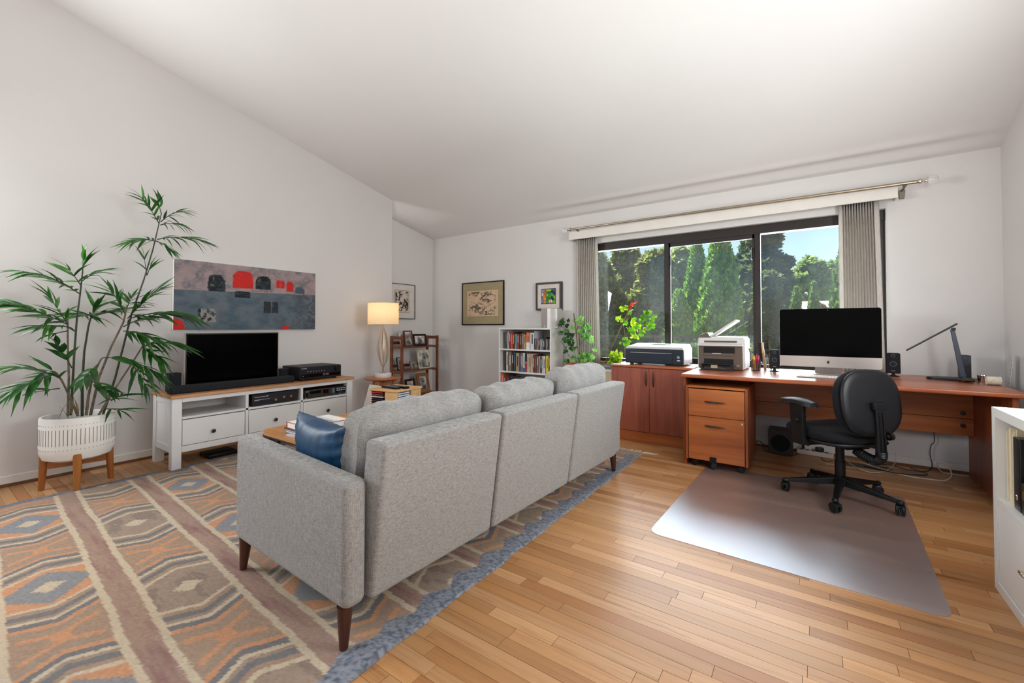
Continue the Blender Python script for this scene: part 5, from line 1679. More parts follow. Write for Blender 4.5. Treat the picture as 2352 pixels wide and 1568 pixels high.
for k in range(4):
    MB().cyl((0.010 * math.cos(k * 1.6), 0.010 * math.sin(k * 1.6), 0.006), (0.02 * math.cos(k * 1.6 + 0.4), 0.02 * math.sin(k * 1.6 + 0.4), 0.125 + 0.006 * k), 0.0016, n=6).build('stick', M['birch'] if k % 2 else M['darkmetal'], t)


def speaker(label, x, y, h, w, yaw, stand=True):
    t = thing('desk_speaker', label, 'speaker', (x, y, z0), yaw)
    zb_ = 0.024 if stand else 0.003
    MB().hexa([(-w / 2, -0.035, zb_), (w / 2, -0.035, zb_), (-w / 2, 0.05, zb_), (w / 2, 0.05, zb_), (-w / 2 * 0.96, -0.028, h), (w / 2 * 0.96, -0.028, h), (-w / 2 * 0.9, 0.045, h), (w / 2 * 0.9, 0.045, h)], 0.008, 3).build('cabinet', M['blackcloth'], t, wn=True)
    Mx = lambda zz: Matrix.Translation((0, -0.0345 + 0.007 * (zz - zb_) / (h - zb_), zz)) @ Matrix.Rotation(PI / 2, 4, 'X')
    for zz, r in ((zb_ + (h - zb_) * 0.47, w * 0.24), (zb_ + (h - zb_) * 0.87, w * 0.15)):
        MB().lathe([(r * 0.78, -0.001), (r * 0.82, 0.003), (r, 0.003), (r * 1.02, -0.001)], n=28, M=Mx(zz)).build('driver_ring', plain('grey_ring', (84, 86, 92), 0.35, metal=0.5), t)
        MB().lathe([(r * 0.78, 0.0008), (r * 0.3, -0.0005), (r * 0.28, 0.001), (0.0, 0.002)], n=28, M=Mx(zz)).build('cone', M['black'], t)
    MB().box((0, -0.0355, zb_ + 0.02), (w * 0.28, 0.002, 0.004)).build('badge', M['nickel'], t)
    if stand:
        MB().lathe([(0.0, 0), (0.036, 0), (0.036, 0.004), (0.012, 0.009), (0.009, 0.026), (0.0, 0.026)], n=28).build('foot', M['black'], t)
    return t


speaker('small black desk speaker left of the computer monitor', at(1779, 850, y=4.22).x, 4.22, 0.182, 0.075, 0.08)
speaker('black desk speaker right of the computer monitor, behind the chair', at(2052, 857, y=4.30).x, 4.30, 0.176, 0.084, -0.12)

# all-in-one computer
IX0, IX1, IY = at(1791, 775, y=4.155).x, at(2026, 775, y=4.155).x, 4.155
iz0, iz1, izc = 0.787, 1.246, 0.872
ic = (IX0 + IX1) / 2
im = thing('desktop_computer', 'large all-in-one desktop computer with a black screen and aluminium chin', 'computer', (ic, IY + 0.05, z0), -0.02)
wI = (IX1 - IX0) / 2
zo = -z0
fb_ = []
for y_, sc_ in ((-0.05, 1.0), (-0.035, 1.0), (-0.015, 0.93), (0.01, 0.55)):
    fb_.append((y_, sc_))
mb = MB()
pts2 = rrect(2 * wI, iz1 - iz0, 0.016, 5)
nn = len(pts2)
for y_, sc_ in fb_:
    mb.v += [(p_[0] * sc_, y_, (iz0 + iz1) / 2 + zo + p_[1] * sc_) for p_ in pts2]
for k in range(len(fb_) - 1):
    mb.f += [(k * nn + i, k * nn + (i + 1) % nn, (k + 1) * nn + (i + 1) % nn, (k + 1) * nn + i) for i in range(nn)]
mb.f += [tuple(range(nn))[::-1], tuple((len(fb_) - 1) * nn + i for i in range(nn))]
mb.build('housing', M['alu'], im, sharp=30)
pp = [p_ for p_ in pts2]
sp = MB()
poly = []
for p_ in pts2:
    zz = (iz0 + iz1) / 2 + p_[1]
    poly.append((p_[0] * 0.997, max(zz, izc) + zo))
sp.prism([(a, c) for a, c in poly], 0.0505, 0.0515, Matrix(((1, 0, 0, 0), (0, 0, -1, 0), (0, 1, 0, 0), (0, 0, 0, 1))))
sp.build('screen', M['screen'], im, sharp=0)
MB().cyl((0, -0.0512, iz1 - 0.012 + zo), (0, -0.0518, iz1 - 0.012 + zo), 0.003, n=12).build('camera_lens', plain('lens_dot', (120, 116, 110), 0.3), im)
# emblem: apple with a bite and a leaf
ap = []
for k in range(40):
    a = 2 * PI * k / 40
    r = 0.0105 * (1 - 0.10 * math.cos(2 * a)) * (1 - 0.16 * max(0, math.cos(a - PI / 2)) ** 14 - 0.10 * max(0, math.cos(a + PI / 2)) ** 20)
    x_, y_ = r * math.cos(a) * 1.02, r * math.sin(a)
    d_ = math.hypot(x_ - 0.0128, y_ - 0.0015)
    if d_ < 0.0062:
        x_ = 0.0128 - math.sqrt(max(0, 0.0062 ** 2 - (y_ - 0.0015) ** 2))
    ap.append((x_, y_))
R2 = Matrix(((1, 0, 0, 0), (0, 0, -1, -0.0502), (0, 1, 0, (iz0 + izc) / 2 + zo - 0.002), (0, 0, 0, 1)))
MB().prism(ap, 0, 0.0006, R2).prism([(0.0005, 0.0115), (0.001, 0.0145), (0.0035, 0.0175), (0.006, 0.018), (0.0055, 0.0150), (0.003, 0.0122)], 0, 0.0006, R2).build('emblem', M['ink_d'], im, sharp=0)
MB().hexa([(-0.10, -0.09, 0.0), (0.10, -0.09, 0.0), (-0.10, 0.09, 0.0), (0.10, 0.09, 0.0), (-0.10, -0.09, 0.005), (0.10, -0.09, 0.005), (-0.10, 0.09, 0.005), (0.10, 0.09, 0.005)], 0.002, 1) \
    .hexa([(-0.088, 0.05, 0.004), (0.088, 0.05, 0.004), (-0.088, 0.056, 0.004), (0.088, 0.056, 0.004), (-0.075, -0.012, 0.20), (0.075, -0.012, 0.20), (-0.075, -0.005, 0.20), (0.075, -0.005, 0.20)]).build('stand', M['alu'], im, wn=True)
# keyboard and mouse
kx, ky = at(1910, 868, z=DZ).x, 3.915
kbd = thing('keyboard', 'slim aluminium keyboard with white keys in front of the computer', 'keyboard', (kx, ky, z0), 0.03)
MB().hexa([(-0.215, -0.056, 0), (0.215, -0.056, 0), (-0.215, 0.056, 0), (0.215, 0.056, 0), (-0.215, -0.056, 0.004), (0.215, -0.056, 0.004), (-0.215, 0.056, 0.010), (0.215, 0.056, 0.010)], 0.0015, 1).build('case', M['alu'], kbd)
for i in range(21):
    for j in range(5):
        x_ = -0.205 + 0.0203 * i
        y_ = -0.047 + 0.0203 * j
        if j == 0 and 4 <= i <= 8:
            if i == 4:
                MB().rbx(x_, x_ + 5 * 0.0203 - 0.003, y_, y_ + 0.017, 0.0045, 0.0075, 0.001, 1).build('key', M['white_b'], kbd)
            continue
        h_ = 0.0045 + 0.006 * (j / 5)
        MB().bx(x_, x_ + 0.0173, y_, y_ + 0.0173, h_ - 0.001, h_ + 0.0028).build('key', M['white_b'], kbd, sharp=0)

# desk lamp
lbx, lby = 0.80, 4.235
dl = thing('desk_lamp', 'thin dark folding desk lamp with a sloping flat head at the right of the desk', 'lamp', (lbx, lby, z0), 0.0)
steel = plain('blue_grey_lamp', (58, 64, 76), 0.38, metal=0.3, var=0.05)
MB().prism([(p_[0] - 0.02, p_[1]) for p_ in rrect(0.225, 0.15, 0.05)], 0, 0.016, rz(-0.35)).build('base', M['black'], dl)
s0 = at(2215, 864, y=lby)
s1 = at(2188, 757, y=lby)
v0, v1 = s0 - dl.location, s1 - dl.location
MB().hexa([(v0.x - 0.021, -0.006, 0.02), (v0.x + 0.012, -0.006, 0.02), (v0.x - 0.021, 0.008, 0.02), (v0.x + 0.012, 0.008, 0.02), (v1.x - 0.012, -0.006, v1.z), (v1.x + 0.010, -0.006, v1.z), (v1.x - 0.012, 0.008, v1.z), (v1.x + 0.010, 0.008, v1.z)], 0.002, 1).build('arm', steel, dl)
MB().cyl((v0.x - 0.005, -0.022, 0.024), (v0.x - 0.005, 0.022, 0.024), 0.009, n=14).build('hinge', steel, dl)
MB().cyl((v1.x + 0.004, -0.02, v1.z + 0.004), (v1.x + 0.004, 0.02, v1.z + 0.004), 0.010, n=14).build('head_hinge', M['black'], dl)
h0, h1 = at(2082, 804, y=lby) - dl.location, at(2198, 743, y=lby) - dl.location
MB().hexa([(h0.x, -0.022, h0.z - 0.006), (h1.x, -0.022, h1.z - 0.006), (h0.x, 0.022, h0.z - 0.006), (h1.x, 0.022, h1.z - 0.006), (h0.x, -0.022, h0.z + 0.004), (h1.x, -0.022, h1.z + 0.004), (h0.x, 0.022, h0.z + 0.004), (h1.x, 0.022, h1.z + 0.004)], 0.003, 2).build('head', M['black_soft'], dl, wn=True)

# external drive, turtle, metal cup, roll, ruler
ex = at(2216, 860, y=4.43).x
t = thing('external_drive', 'upright black external drive with a ribbed front behind the desk lamp', 'drive', (ex, 4.43, z0), -0.05)
MB().rbx(-0.026, 0.026, -0.05, 0.07, 0, 0.168, 0.003, 1).build('case', M['black'], t)
for k in range(11):
    MB().bx(-0.0255, 0.0255, -0.052, -0.0495, 0.006 + 0.0085 * k, 0.011 + 0.0085 * k).build('rib', M['black_soft'], t, sharp=0)
MB().bx(-0.0255, 0.0255, -0.0512, -0.0495, 0.104, 0.163).build('front_plate', plain('navy_gloss', (22, 34, 46), 0.2), t, sharp=0)
MB().bx(-0.008, 0.008, -0.052, -0.051, 0.130, 0.136).build('badge', M['ink_d'], t, sharp=0)
tp = at(2223, 878, z=DZ)
t = thing('turtle_figurine', 'small dark bronze turtle figurine beside the desk lamp base', 'figurine', (tp.x, tp.y, z0), 0.2)
bz = plain('bronze_turtle', (62, 52, 48), 0.45, metal=0.4, var=0.25, scale=90)
mb = MB()
for i in range(7):
    th = PI / 2 * i / 6
MB().lathe([(0.0, 0.013), (0.026, 0.012), (0.031, 0.014), (0.027, 0.022), (0.018, 0.028), (0.0, 0.031)], n=20, sx=1.25, sy=0.95).build('shell', bz, t)
for a_, ln_ in ((35, 0.048), (145, 0.046), (215, 0.046), (-35, 0.048)):
    a_ = math.radians(a_)
    MB().tube([(0.022 * math.cos(a_), 0.020 * math.sin(a_), 0.012), (0.036 * math.cos(a_) * 1.1, 0.034 * math.sin(a_), 0.012), (ln_ * math.cos(a_) * 1.1, ln_ * math.sin(a_), 0.003)], [0.006, 0.005, 0.003], 8).build('flipper', bz, t)
MB().tube([(-0.03, 0, 0.014), (-0.043, 0, 0.018), (-0.05, 0, 0.017)], [0.006, 0.006, 0.004], 8).build('head', bz, t)
cx_, cy_2 = at(2279, 868, y=4.36).x, 4.36
cpx = min(cx_, DX1 - 0.06)
t = thing('metal_cup', 'small brushed steel cup in the corner of the desk', 'cup', (0.935, 4.20, z0))
MB().lathe([(0.0, 0), (0.022, 0), (0.027, 0.045), (0.0255, 0.045), (0.021, 0.003), (0.0, 0.003)], n=28).build('cup', M['chrome'], t)
t = thing('paper_roll', 'cream patterned roll lying at the right edge of the desk', 'roll', (0.945, 4.03, z0))
MB().lathe([(0.010, -0.032), (0.027, -0.032), (0.027, 0.032), (0.010, 0.032)], n=28, M=T(0, 0, 0.027) @ Matrix.Rotation(PI / 2, 4, 'Y')).build('roll', plain('cream_print_roll', (216, 206, 184), 0.7, var=0.14, scale=70), t)
rb, rt_ = Vector((1.005, 4.30, z0 + 0.0)), 0
t = thing('steel_ruler', 'wide pale ruler leaning in the corner behind the paper roll', 'ruler', (1.075, 4.34, 0.60), 0.0)
rm = Matrix.Rotation(0.10, 4, 'Y')
MB().rbx(-0.002, 0.002, -0.034, 0.034, 0.0, 0.31, 0.0008, 1, rm).build('blade', plain('pale_metal_ruler', (208, 206, 202), 0.35, metal=0.3), t)
mk = MB()
for k in range(26):
    mk.bx(-0.0028, -0.0021, 0.026, 0.031, 0.02 + 0.011 * k, 0.0215 + 0.011 * k, rm)
for k in range(9):
    mk.bx(-0.0028, -0.0021, -0.022, -0.016, 0.03 + 0.03 * k, 0.036 + 0.03 * k, rm)
mk.build('graduations', M['ink_d'], t, sharp=0, kind='stuff')

# ================================================================== OFFICE CHAIR
CHX, CHY = 0.135, 3.50
chair = thing('office_chair', 'black swivel office chair with one armrest in view on the floor mat', 'chair', (CHX, CHY, 0.0042), math.radians(43.5))
# local +y is the way the chair faces
K = M['black']
base_rot = math.radians(-97 - 43.5)
hub = MB().lathe([(0.0, 0.085), (0.040, 0.085), (0.046, 0.10), (0.042, 0.135), (0.0, 0.14)], n=24)
hub.build('hub', K, chair)
for k in range(5):
    A = rz(base_rot + 2 * PI * k / 5)
    MB().hexa([(0.02, -0.024, 0.082), (0.30, -0.014, 0.062), (0.02, 0.024, 0.082), (0.30, 0.014, 0.062), (0.02, -0.022, 0.135), (0.30, -0.012, 0.082), (0.02, 0.022, 0.135), (0.30, 0.012, 0.082)], 0.008, 3, A) \
        .ell((0.30, 0, 0.07), (0.022, 0.018, 0.015), 14, 8, A).build('base_arm', K, chair, wn=True)
    c = A @ Vector((0.302, 0, 0.0))
    castor((c.x, c.y, 0.0), chair, 0.029, base_rot + 2 * PI * k / 5 + (0.9, 1.9, 2.4, 0.6, 1.2)[k], org=None, dx=0.014)
MB().lathe([(0.029, 0.13), (0.029, 0.235), (0.0, 0.235)], n=20).lathe([(0.024, 0.23), (0.024, 0.345), (0.0, 0.345)], n=20).build('gas_column', K, chair)
MB().rbox((0, -0.02, 0.355), (0.17, 0.22, 0.03), 0.008, 2).build('mechanism', K, chair, wn=True)


def seatshape(u, v, w, d):
    a = 2 * PI * u
    r = 1
    return a


def slab(name, mat, w, d, z0, z1, dome, sq=3.2, waterfall=0.03, n=40, m=8, Mx=None):
    """superellipse slab lying in xy, its top domed"""
    mb = MB()
    rings = []
    prof = [(0.0, 0.0), (0.80, 0.0), (0.95, 0.12), (1.0, 0.38), (0.99, 0.64), (0.94, 0.86), (0.84, 0.98), (0.6, 1.0), (0.3, 1.0), (0.0, 1.0)]
    for r, h in prof:
        ring = []
        for k in range(n):
            a = 2 * PI * k / n
            ca, sa = math.cos(a), math.sin(a)
            q_ = (abs(ca) ** sq + abs(sa) ** sq) ** (-1 / sq)
            x_, y_ = w / 2 * q_ * ca * r, d / 2 * q_ * sa * r
            z_ = z0 + (z1 - z0) * h
            if h > 0.5:
                z_ += dome * ((2 * x_ / w) ** 2) * 0.6 - waterfall * max(0, 2 * y_ / d) ** 4
            ring.append((x_, y_, z_))
        rings.append(ring)
    for ring in rings:
        mb.v += [tuple((Mx @ Vector(p_)) if Mx else p_) for p_ in ring]
    for i in range(len(rings) - 1):
        mb.f += [(i * n + k, i * n + (k + 1) % n, (i + 1) * n + (k + 1) % n, (i + 1) * n + k) for k in range(n)]
    o = mb.build(name, mat, chair, sharp=0)
    o.data.shade_smooth()
    return o


ST = T(0, 0.03, 0)
chair_cloth = plain('black_blue_upholstery', (10, 11, 16), 0.8, var=0.25, scale=400, bump=0.25, bscale=700, sheen=0.04, spec=0.3)
shell = plain('black_shell', (13, 14, 18), 0.45, var=0.06, spec=0.35)
slab('seat_pan', shell, 0.47, 0.46, 0.365, 0.40, 0.0, Mx=ST, waterfall=0.0)
slab('seat', chair_cloth, 0.485, 0.475, 0.388, 0.462, 0.018, Mx=ST)
BK = T(0, -0.205, 0.635) @ Matrix.Rotation(math.radians(-86 + 180), 4, 'X')
# back: slab standing up; its local +z points to the front of the chair
BKM = T(-0.012, -0.215, 0.644) @ Matrix(((1, 0, 0, 0), (0, 0.12, 0.993, 0), (0, 0.993, -0.12, 0), (0, 0, 0, 1)))
slab('backrest', chair_cloth, 0.415, 0.40, 0.0, 0.055, 0.02, 2.7, 0.0, Mx=BKM @ Matrix.Scale(1, 4))
slab('back_shell', shell, 0.408, 0.392, -0.026, 0.012, 0.0, 2.7, 0.0, Mx=BKM)
mb = MB().hexa([(-0.028, -0.285, 0.36), (0.028, -0.285, 0.36), (-0.028, -0.255, 0.36), (0.028, -0.255, 0.36), (-0.026, -0.268, 0.62), (0.026, -0.268, 0.62), (-0.026, -0.240, 0.62), (0.026, -0.240, 0.62)], 0.007, 2)
mb.build('back_support', K, chair, wn=True)
for xx in (-0.012, 0.012):
    MB().hexa([(xx - 0.003, -0.2895, 0.37), (xx + 0.003, -0.2895, 0.37), (xx - 0.003, -0.284, 0.37), (xx + 0.003, -0.284, 0.37), (xx - 0.003, -0.2725, 0.60), (xx + 0.003, -0.2725, 0.60), (xx - 0.003, -0.267, 0.60), (xx + 0.003, -0.267, 0.60)]).build('rib', K, chair, sharp=0)
MB().rbox((0, -0.256, 0.632), (0.085, 0.036, 0.045), 0.008, 2).build('support_cap', K, chair, wn=True)
MB().cyl((0.028, -0.272, 0.455), (0.05, -0.272, 0.455), 0.012, n=14).cyl((0.05, -0.272, 0.455), (0.072, -0.272, 0.455), 0.022, 0.020, 20).build('tension_knob', K, chair)
pts_ = [(0, -0.272, 0.37), (0, -0.270, 0.335), (0, -0.25, 0.312), (0, -0.21, 0.305), (0, -0.16, 0.315), (0, -0.11, 0.335)]
pts_ = [Vector(p_) for p_ in pts_]
dense, rr_ = [], []
for i in range(len(pts_) - 1):
    for k in range(8):
        f_ = k / 8
        dense.append(pts_[i].lerp(pts_[i + 1], f_))
        rr_.append(0.027 + 0.003 * (k % 2))
MB().tube(dense, rr_, 16).build('bellows', K, chair)
MB().tube([(0.10, -0.08, 0.35), (0.17, -0.10, 0.335), (0.20, -0.10, 0.33)], [0.006, 0.008, 0.013], 10).build('lever', K, chair)
MB().tube([(-0.10, 0.05, 0.352), (-0.19, 0.05, 0.335)], [0.006, 0.012], 10).build('lever', K, chair)
for sx in (-1, 1):
    MB().hexa([(sx * 0.10 - 0.01, -0.005, 0.345), (sx * 0.255 - 0.012, -0.005, 0.345), (sx * 0.10 - 0.01, 0.075, 0.345), (sx * 0.255 - 0.012, 0.075, 0.345), (sx * 0.10 - 0.01, -0.005, 0.363), (sx * 0.255 - 0.012, -0.005, 0.385), (sx * 0.10 - 0.01, 0.075, 0.363), (sx * 0.255 - 0.012, 0.075, 0.385)], 0.004, 2) \
        .hexa([(sx * 0.262 - 0.014, -0.01, 0.345), (sx * 0.262 + 0.014, -0.01, 0.345), (sx * 0.262 - 0.014, 0.08, 0.345), (sx * 0.262 + 0.014, 0.08, 0.345), (sx * 0.268 - 0.014, -0.015, 0.60), (sx * 0.268 + 0.012, -0.015, 0.60), (sx * 0.268 - 0.014, 0.095, 0.60), (sx * 0.268 + 0.012, 0.095, 0.60)], 0.006, 2).build('arm_upright', K, chair, wn=True)
    MB().cyl((sx * 0.275, 0.035, 0.50), (sx * 0.298, 0.035, 0.50), 0.020, 0.018, 20).build('arm_knob', K, chair)
    gp = lambda u, v, s_=sx: (s_ * 0.262 + (u - 0.5) * 0.078 * (1 - 0.25 * abs(2 * v - 1) ** 3), -0.085 + 0.25 * v, 0.615 + 0.028 * math.sin(PI * (0.15 + 0.75 * v)) - 0.012 * (abs(2 * u - 1)) ** 3)
    mb = MB().grid(gp, 10, 16)
    nv_ = len(mb.v)
    mb.v += [(p_[0] * 1.0, p_[1], p_[2] - 0.030 + 0.006 * 1) for p_ in mb.v]
    mb.f += [tuple(i + nv_ for i in f_[::-1]) for f_ in mb.f[:]]
    W1 = 11
    bd = list(range(0, 11)) + [11 * j + 10 for j in range(1, 17)] + [11 * 16 + i for i in range(9, -1, -1)] + [11 * j for j in range(15, 0, -1)]
    mb.f += [(bd[i], bd[(i + 1) % len(bd)], bd[(i + 1) % len(bd)] + nv_, bd[i] + nv_)[::-1] for i in range(len(bd))]
    mb.build('arm_pad', plain('arm_pad_rubber', (18, 21, 27), 0.45, var=0.06), chair, sharp=50)

# ================================================================== CHAIR MAT
m, n, l, b = _mat('frosted_vinyl_mat')
b.inputs['Base Color'].default_value = (*lin(196, 196, 204), 1)
b.inputs['Roughness'].default_value = 0.42
b.inputs['Specular IOR Level'].default_value = 0.9
b.inputs['Coat Weight'].default_value = 0.6
b.inputs['Coat Roughness'].default_value = 0.3
_bump(n, l, _noise(n, l, _coord(n, l, (1, 1, 1)), 260, 2), b, 0.25, 0.002)
tr = n.new('ShaderNodeBsdfTransparent')
tr.inputs[0].default_value = (0.97, 0.95, 0.96, 1)
ms = n.new('ShaderNodeMixShader')
ms.inputs[0].default_value = 0.04
l.new(tr.outputs[0], ms.inputs[1])
l.new(b.outputs[0], ms.inputs[2])
gl = n.new('ShaderNodeBsdfGlossy')
gl.inputs[0].default_value = (0.84, 0.91, 1.0, 1)
gl.inputs['Roughness'].default_value = 0.40
m2 = n.new('ShaderNodeMixShader')
m2.inputs[0].default_value = 0.30
l.new(ms.outputs[0], m2.inputs[1])
l.new(gl.outputs[0], m2.inputs[2])
l.new(m2.outputs[0], n['Material Output'].inputs[0])
cs = [(-0.735, 2.325), (0.425, 2.285), (0.47, 3.76), (-0.70, 3.72)]
poly = []
for i in range(4):
    p_, q_, r_ = Vector(cs[i - 1]), Vector(cs[i]), Vector(cs[(i + 1) % 4])
    d0, d1_ = (p_ - q_).normalized(), (r_ - q_).normalized()
    for k in range(7):
        f_ = k / 6
        a_, b2 = q_ + d0 * 0.07, q_ + d1_ * 0.07
        pt_ = a_ * (1 - f_) ** 2 + q_ * 2 * f_ * (1 - f_) + b2 * f_ ** 2
        poly.append((pt_.x, pt_.y))
o = MB().prism(poly, 0.0006, 0.0032).build('chair_mat', m, org=(-0.13, 3.0, 0.0006), sharp=0)
tag(o, 'translucent frosted vinyl chair mat on the oak floor', 'mat')

# ================================================================== WINDOW DRESSING
fab = None
m, n, l, b = _mat('pleated_blind_fabric')
f = _noise(n, l, _coord(n, l, (200, 200, 20)), 1.0, 2)
cc = _ramp(n, l, f, [(0.3, lin(196, 190, 182)), (0.7, lin(214, 208, 200))])
l.new(cc, b.inputs['Base Color'])
b.inputs['Roughness'].default_value = 0.9
tr = n.new('ShaderNodeBsdfTranslucent')
l.new(cc, tr.inputs[0])
ms = n.new('ShaderNodeMixShader')
ms.inputs[0].default_value = 0.22
l.new(b.outputs[0], ms.inputs[1])
l.new(tr.outputs[0], ms.inputs[2])
l.new(ms.outputs[0], n['Material Output'].inputs[0])
M['blind'] = m


def pleats(name, label, x0, x1, z0_, z1_, npl, seed):
    t = thing(name, label, 'curtain', ((x0 + x1) / 2, 4.565, z0_))
    rnd = random.Random(seed)
    px_, w = [], (x1 - x0)
    body0, body1 = x0 + w * 0.12, x1 - w * 0.14
    xs = [x0, x0 + w * 0.03, body0 - 0.004]
    ys_ = [4.562, 4.560, 4.562]
    for k in range(npl * 2 + 1):
        xs.append(body0 + (body1 - body0) * k / (npl * 2))
        ys_.append(4.545 if k % 2 else 4.585)
    xs += [body1 + 0.004, x1 - w * 0.03, x1]
    ys_ += [4.556, 4.553, 4.556]
    mb = MB()
    rows = 9
    for j in range(rows + 1):
        zz = z0_ + (z1_ - z0_) * j / rows
        spread = 1 + 0.10 * (1 - j / rows)
        for i, (x_, y_) in enumerate(zip(xs, ys_)):
            amp = 0.45 + 0.55 * (j / rows)
            mb.v.append((x0 + (x_ - x0) * spread if name else x_, 4.565 + (y_ - 4.565) * amp + 0.004 * rnd.uniform(-1, 1) * (1 - j / rows), zz))
    c = len(xs)
    mb.f = [(j * c + i, j * c + i + 1, (j + 1) * c + i + 1, (j + 1) * c + i) for j in range(rows) for i in range(c - 1)]
    o = mb.build('fabric', M['blind'], t, org=True, sharp=25)
    sm_ = o.modifiers.new('thickness', 'SOLIDIFY')
    sm_.thickness = 0.0015
    return t


pleats('pleated_curtain', 'gathered pleated grey curtain at the left side of the window', at(1323, 600, y=4.56).x, at(1373, 600, y=4.56).x, 0.66, 2.14, 9, 3)
pleats('pleated_curtain', 'gathered pleated grey curtain at the right side, behind the computer', at(1927, 600, y=4.56).x, at(2021, 600, y=4.56).x, 0.66, 2.14, 11, 4)
va = thing('valance', 'long plain pale valance board above the window', 'valance', (-0.9, 4.54, 2.118))
vx0, vx1 = at(1306, 545, y=4.49).x, at(2063, 450, y=4.49).x
MB().rbx(vx0, vx1, 4.487, 4.499, 2.118, 2.216, 0.003, 1).build('front_board', M['trim'], va, org=True)
MB().bx(vx0, vx0 + 0.012, 4.499, YW - 0.0005, 2.118, 2.216).build('return', M['trim'], va, org=True)
MB().bx(vx1 - 0.012, vx1, 4.499, YW - 0.0005, 2.118, 2.216).build('return', M['trim'], va, org=True)
MB().bx(vx0 + 0.012, vx1 - 0.012, 4.499, YW - 0.0005, 2.204, 2.216).build('top_board', M['trim'], va, org=True)
MB().bx(vx0 + 0.03, vx1 - 0.03, 4.545, 4.585, 2.141, 2.165).build('track', M['white_b'], va, org=True)
RYd = 4.46
ra, rb_ = at(1312, 526.8, y=RYd), at(2106, 417.3, y=RYd)
rod = thing('curtain_rod', 'long brushed nickel curtain rod with glass ball ends above the window', 'curtain rod', tuple((ra + rb_) / 2))
midp = ra.lerp(rb_, 0.42)
MB().cyl(ra, midp, 0.0115, n=16).build('rod', M['nickel'], rod, org=True)
MB().cyl(midp, rb_, 0.0135, n=16).build('rod', M['nickel'], rod, org=True)
mgl, n, l, b = _mat('clear_finial_glass')
b.inputs['Base Color'].default_value = (0.95, 0.95, 0.95, 1)
b.inputs['Roughness'].default_value = 0.03
b.inputs['Transmission Weight'].default_value = 0.85
b.inputs['IOR'].default_value = 1.45
for e, s_ in ((ra, -1), (rb_, 1)):
    MB().lathe([(0.0, 0), (0.017, 0.002), (0.021, 0.014), (0.018, 0.026), (0.008, 0.032), (0.007, 0.042), (0.013, 0.046), (0.013, 0.052), (0.006, 0.056), (0.0, 0.057)], n=20, M=Matrix.Translation(e) @ Matrix.Rotation(s_ * PI / 2, 4, 'Y')).build('finial_neck', M['chrome'], rod, org=True)
    MB().lathe([(0.006, 0.052), (0.022, 0.060), (0.031, 0.078), (0.033, 0.092), (0.028, 0.108), (0.016, 0.119), (0.0, 0.123)], n=24, M=Matrix.Translation(e) @ Matrix.Rotation(s_ * PI / 2, 4, 'Y')).build('finial_ball', mgl, rod, org=True)
for u in (1326, 2078):
    p = at(u, 520 if u < 1500 else 425, y=RYd)
    zr = ra.lerp(rb_, (p.x - ra.x) / (rb_.x - ra.x)).z
    MB().bx(p.x - 0.006, p.x + 0.006, RYd, YW - 0.0005, zr - 0.030, zr - 0.018).rbx(p.x - 0.014, p.x + 0.014, RYd - 0.014, RYd + 0.014, zr - 0.022, zr - 0.013, 0.003, 1) \
        .hexa([(p.x - 0.015, YW - 0.012, zr - 0.085), (p.x + 0.015, YW - 0.012, zr - 0.085), (p.x - 0.015, YW - 0.0005, zr - 0.085), (p.x + 0.015, YW - 0.0005, zr - 0.085),
               (p.x - 0.022, YW - 0.02, zr - 0.018), (p.x + 0.022, YW - 0.02, zr - 0.018), (p.x - 0.022, YW - 0.0005, zr - 0.018), (p.x + 0.022, YW - 0.0005, zr - 0.018)], 0.003, 1).build('bracket', plain('tan_bracket', (112, 106, 92), 0.45, metal=0.4), rod, org=True)

# ================================================================== WHITE BOOKCASE AND BOOKS
KY0, KY1 = 4.31, 4.59
kx0, kx1 = at(1145.5, 800, y=KY0).x, at(1266, 800, y=KY0).x
KZ = at(1145, 753, y=KY0).z
bk = thing('white_bookcase', 'white bookcase filled with books beside the window', 'bookcase', ((kx0 + kx1) / 2, (KY0 + KY1) / 2, 0))
for x0, x1 in ((kx0, kx0 + 0.016), (kx1 - 0.016, kx1)):
    MB().bx(x0, x1, KY0, KY1, 0, KZ - 0.018).build('side', M['white_b'], bk, org=True, sharp=0)
MB().bx(kx0, kx1, KY0, KY1, KZ - 0.018, KZ).build('top', M['white_b'], bk, org=True, sharp=0)
MB().bx(kx0 + 0.016, kx1 - 0.016, KY1 - 0.008, KY1 - 0.002, 0.05, KZ - 0.018).build('back', plain('grey_backboard', (176, 166, 160), 0.7), bk, org=True, sharp=0)
sz1 = at(1146, 800.2, y=KY0).z
sz2 = at(1147, 850.7, y=KY0).z
for zz in (sz1, sz2, sz2 - 0.30, 0.08):
    MB().bx(kx0 + 0.016, kx1 - 0.016, KY0 + 0.002, KY1 - 0.008, zz - 0.018, zz).build('shelf', M['white_b'], bk, org=True, sharp=0)
MB().bx(kx0 + 0.016, kx1 - 0.016, KY0 + 0.01, KY0 + 0.025, 0.0, 0.062).build('plinth', M['white_b'], bk, org=True, sharp=0)
ORDN = ['first', 'second', 'third', 'fourth', 'fifth', 'sixth', 'seventh', 'eighth', 'ninth', 'tenth', 'eleventh', 'twelfth', 'thirteenth', 'fourteenth', 'fifteenth', 'sixteenth', 'seventeenth',
        'eighteenth', 'nineteenth', 'twentieth', 'twenty-first', 'twenty-second', 'twenty-third', 'twenty-fourth', 'twenty-fifth', 'twenty-sixth', 'twenty-seventh', 'twenty-eighth', 'twenty-ninth', 'thirtieth', 'thirty-first', 'thirty-second']
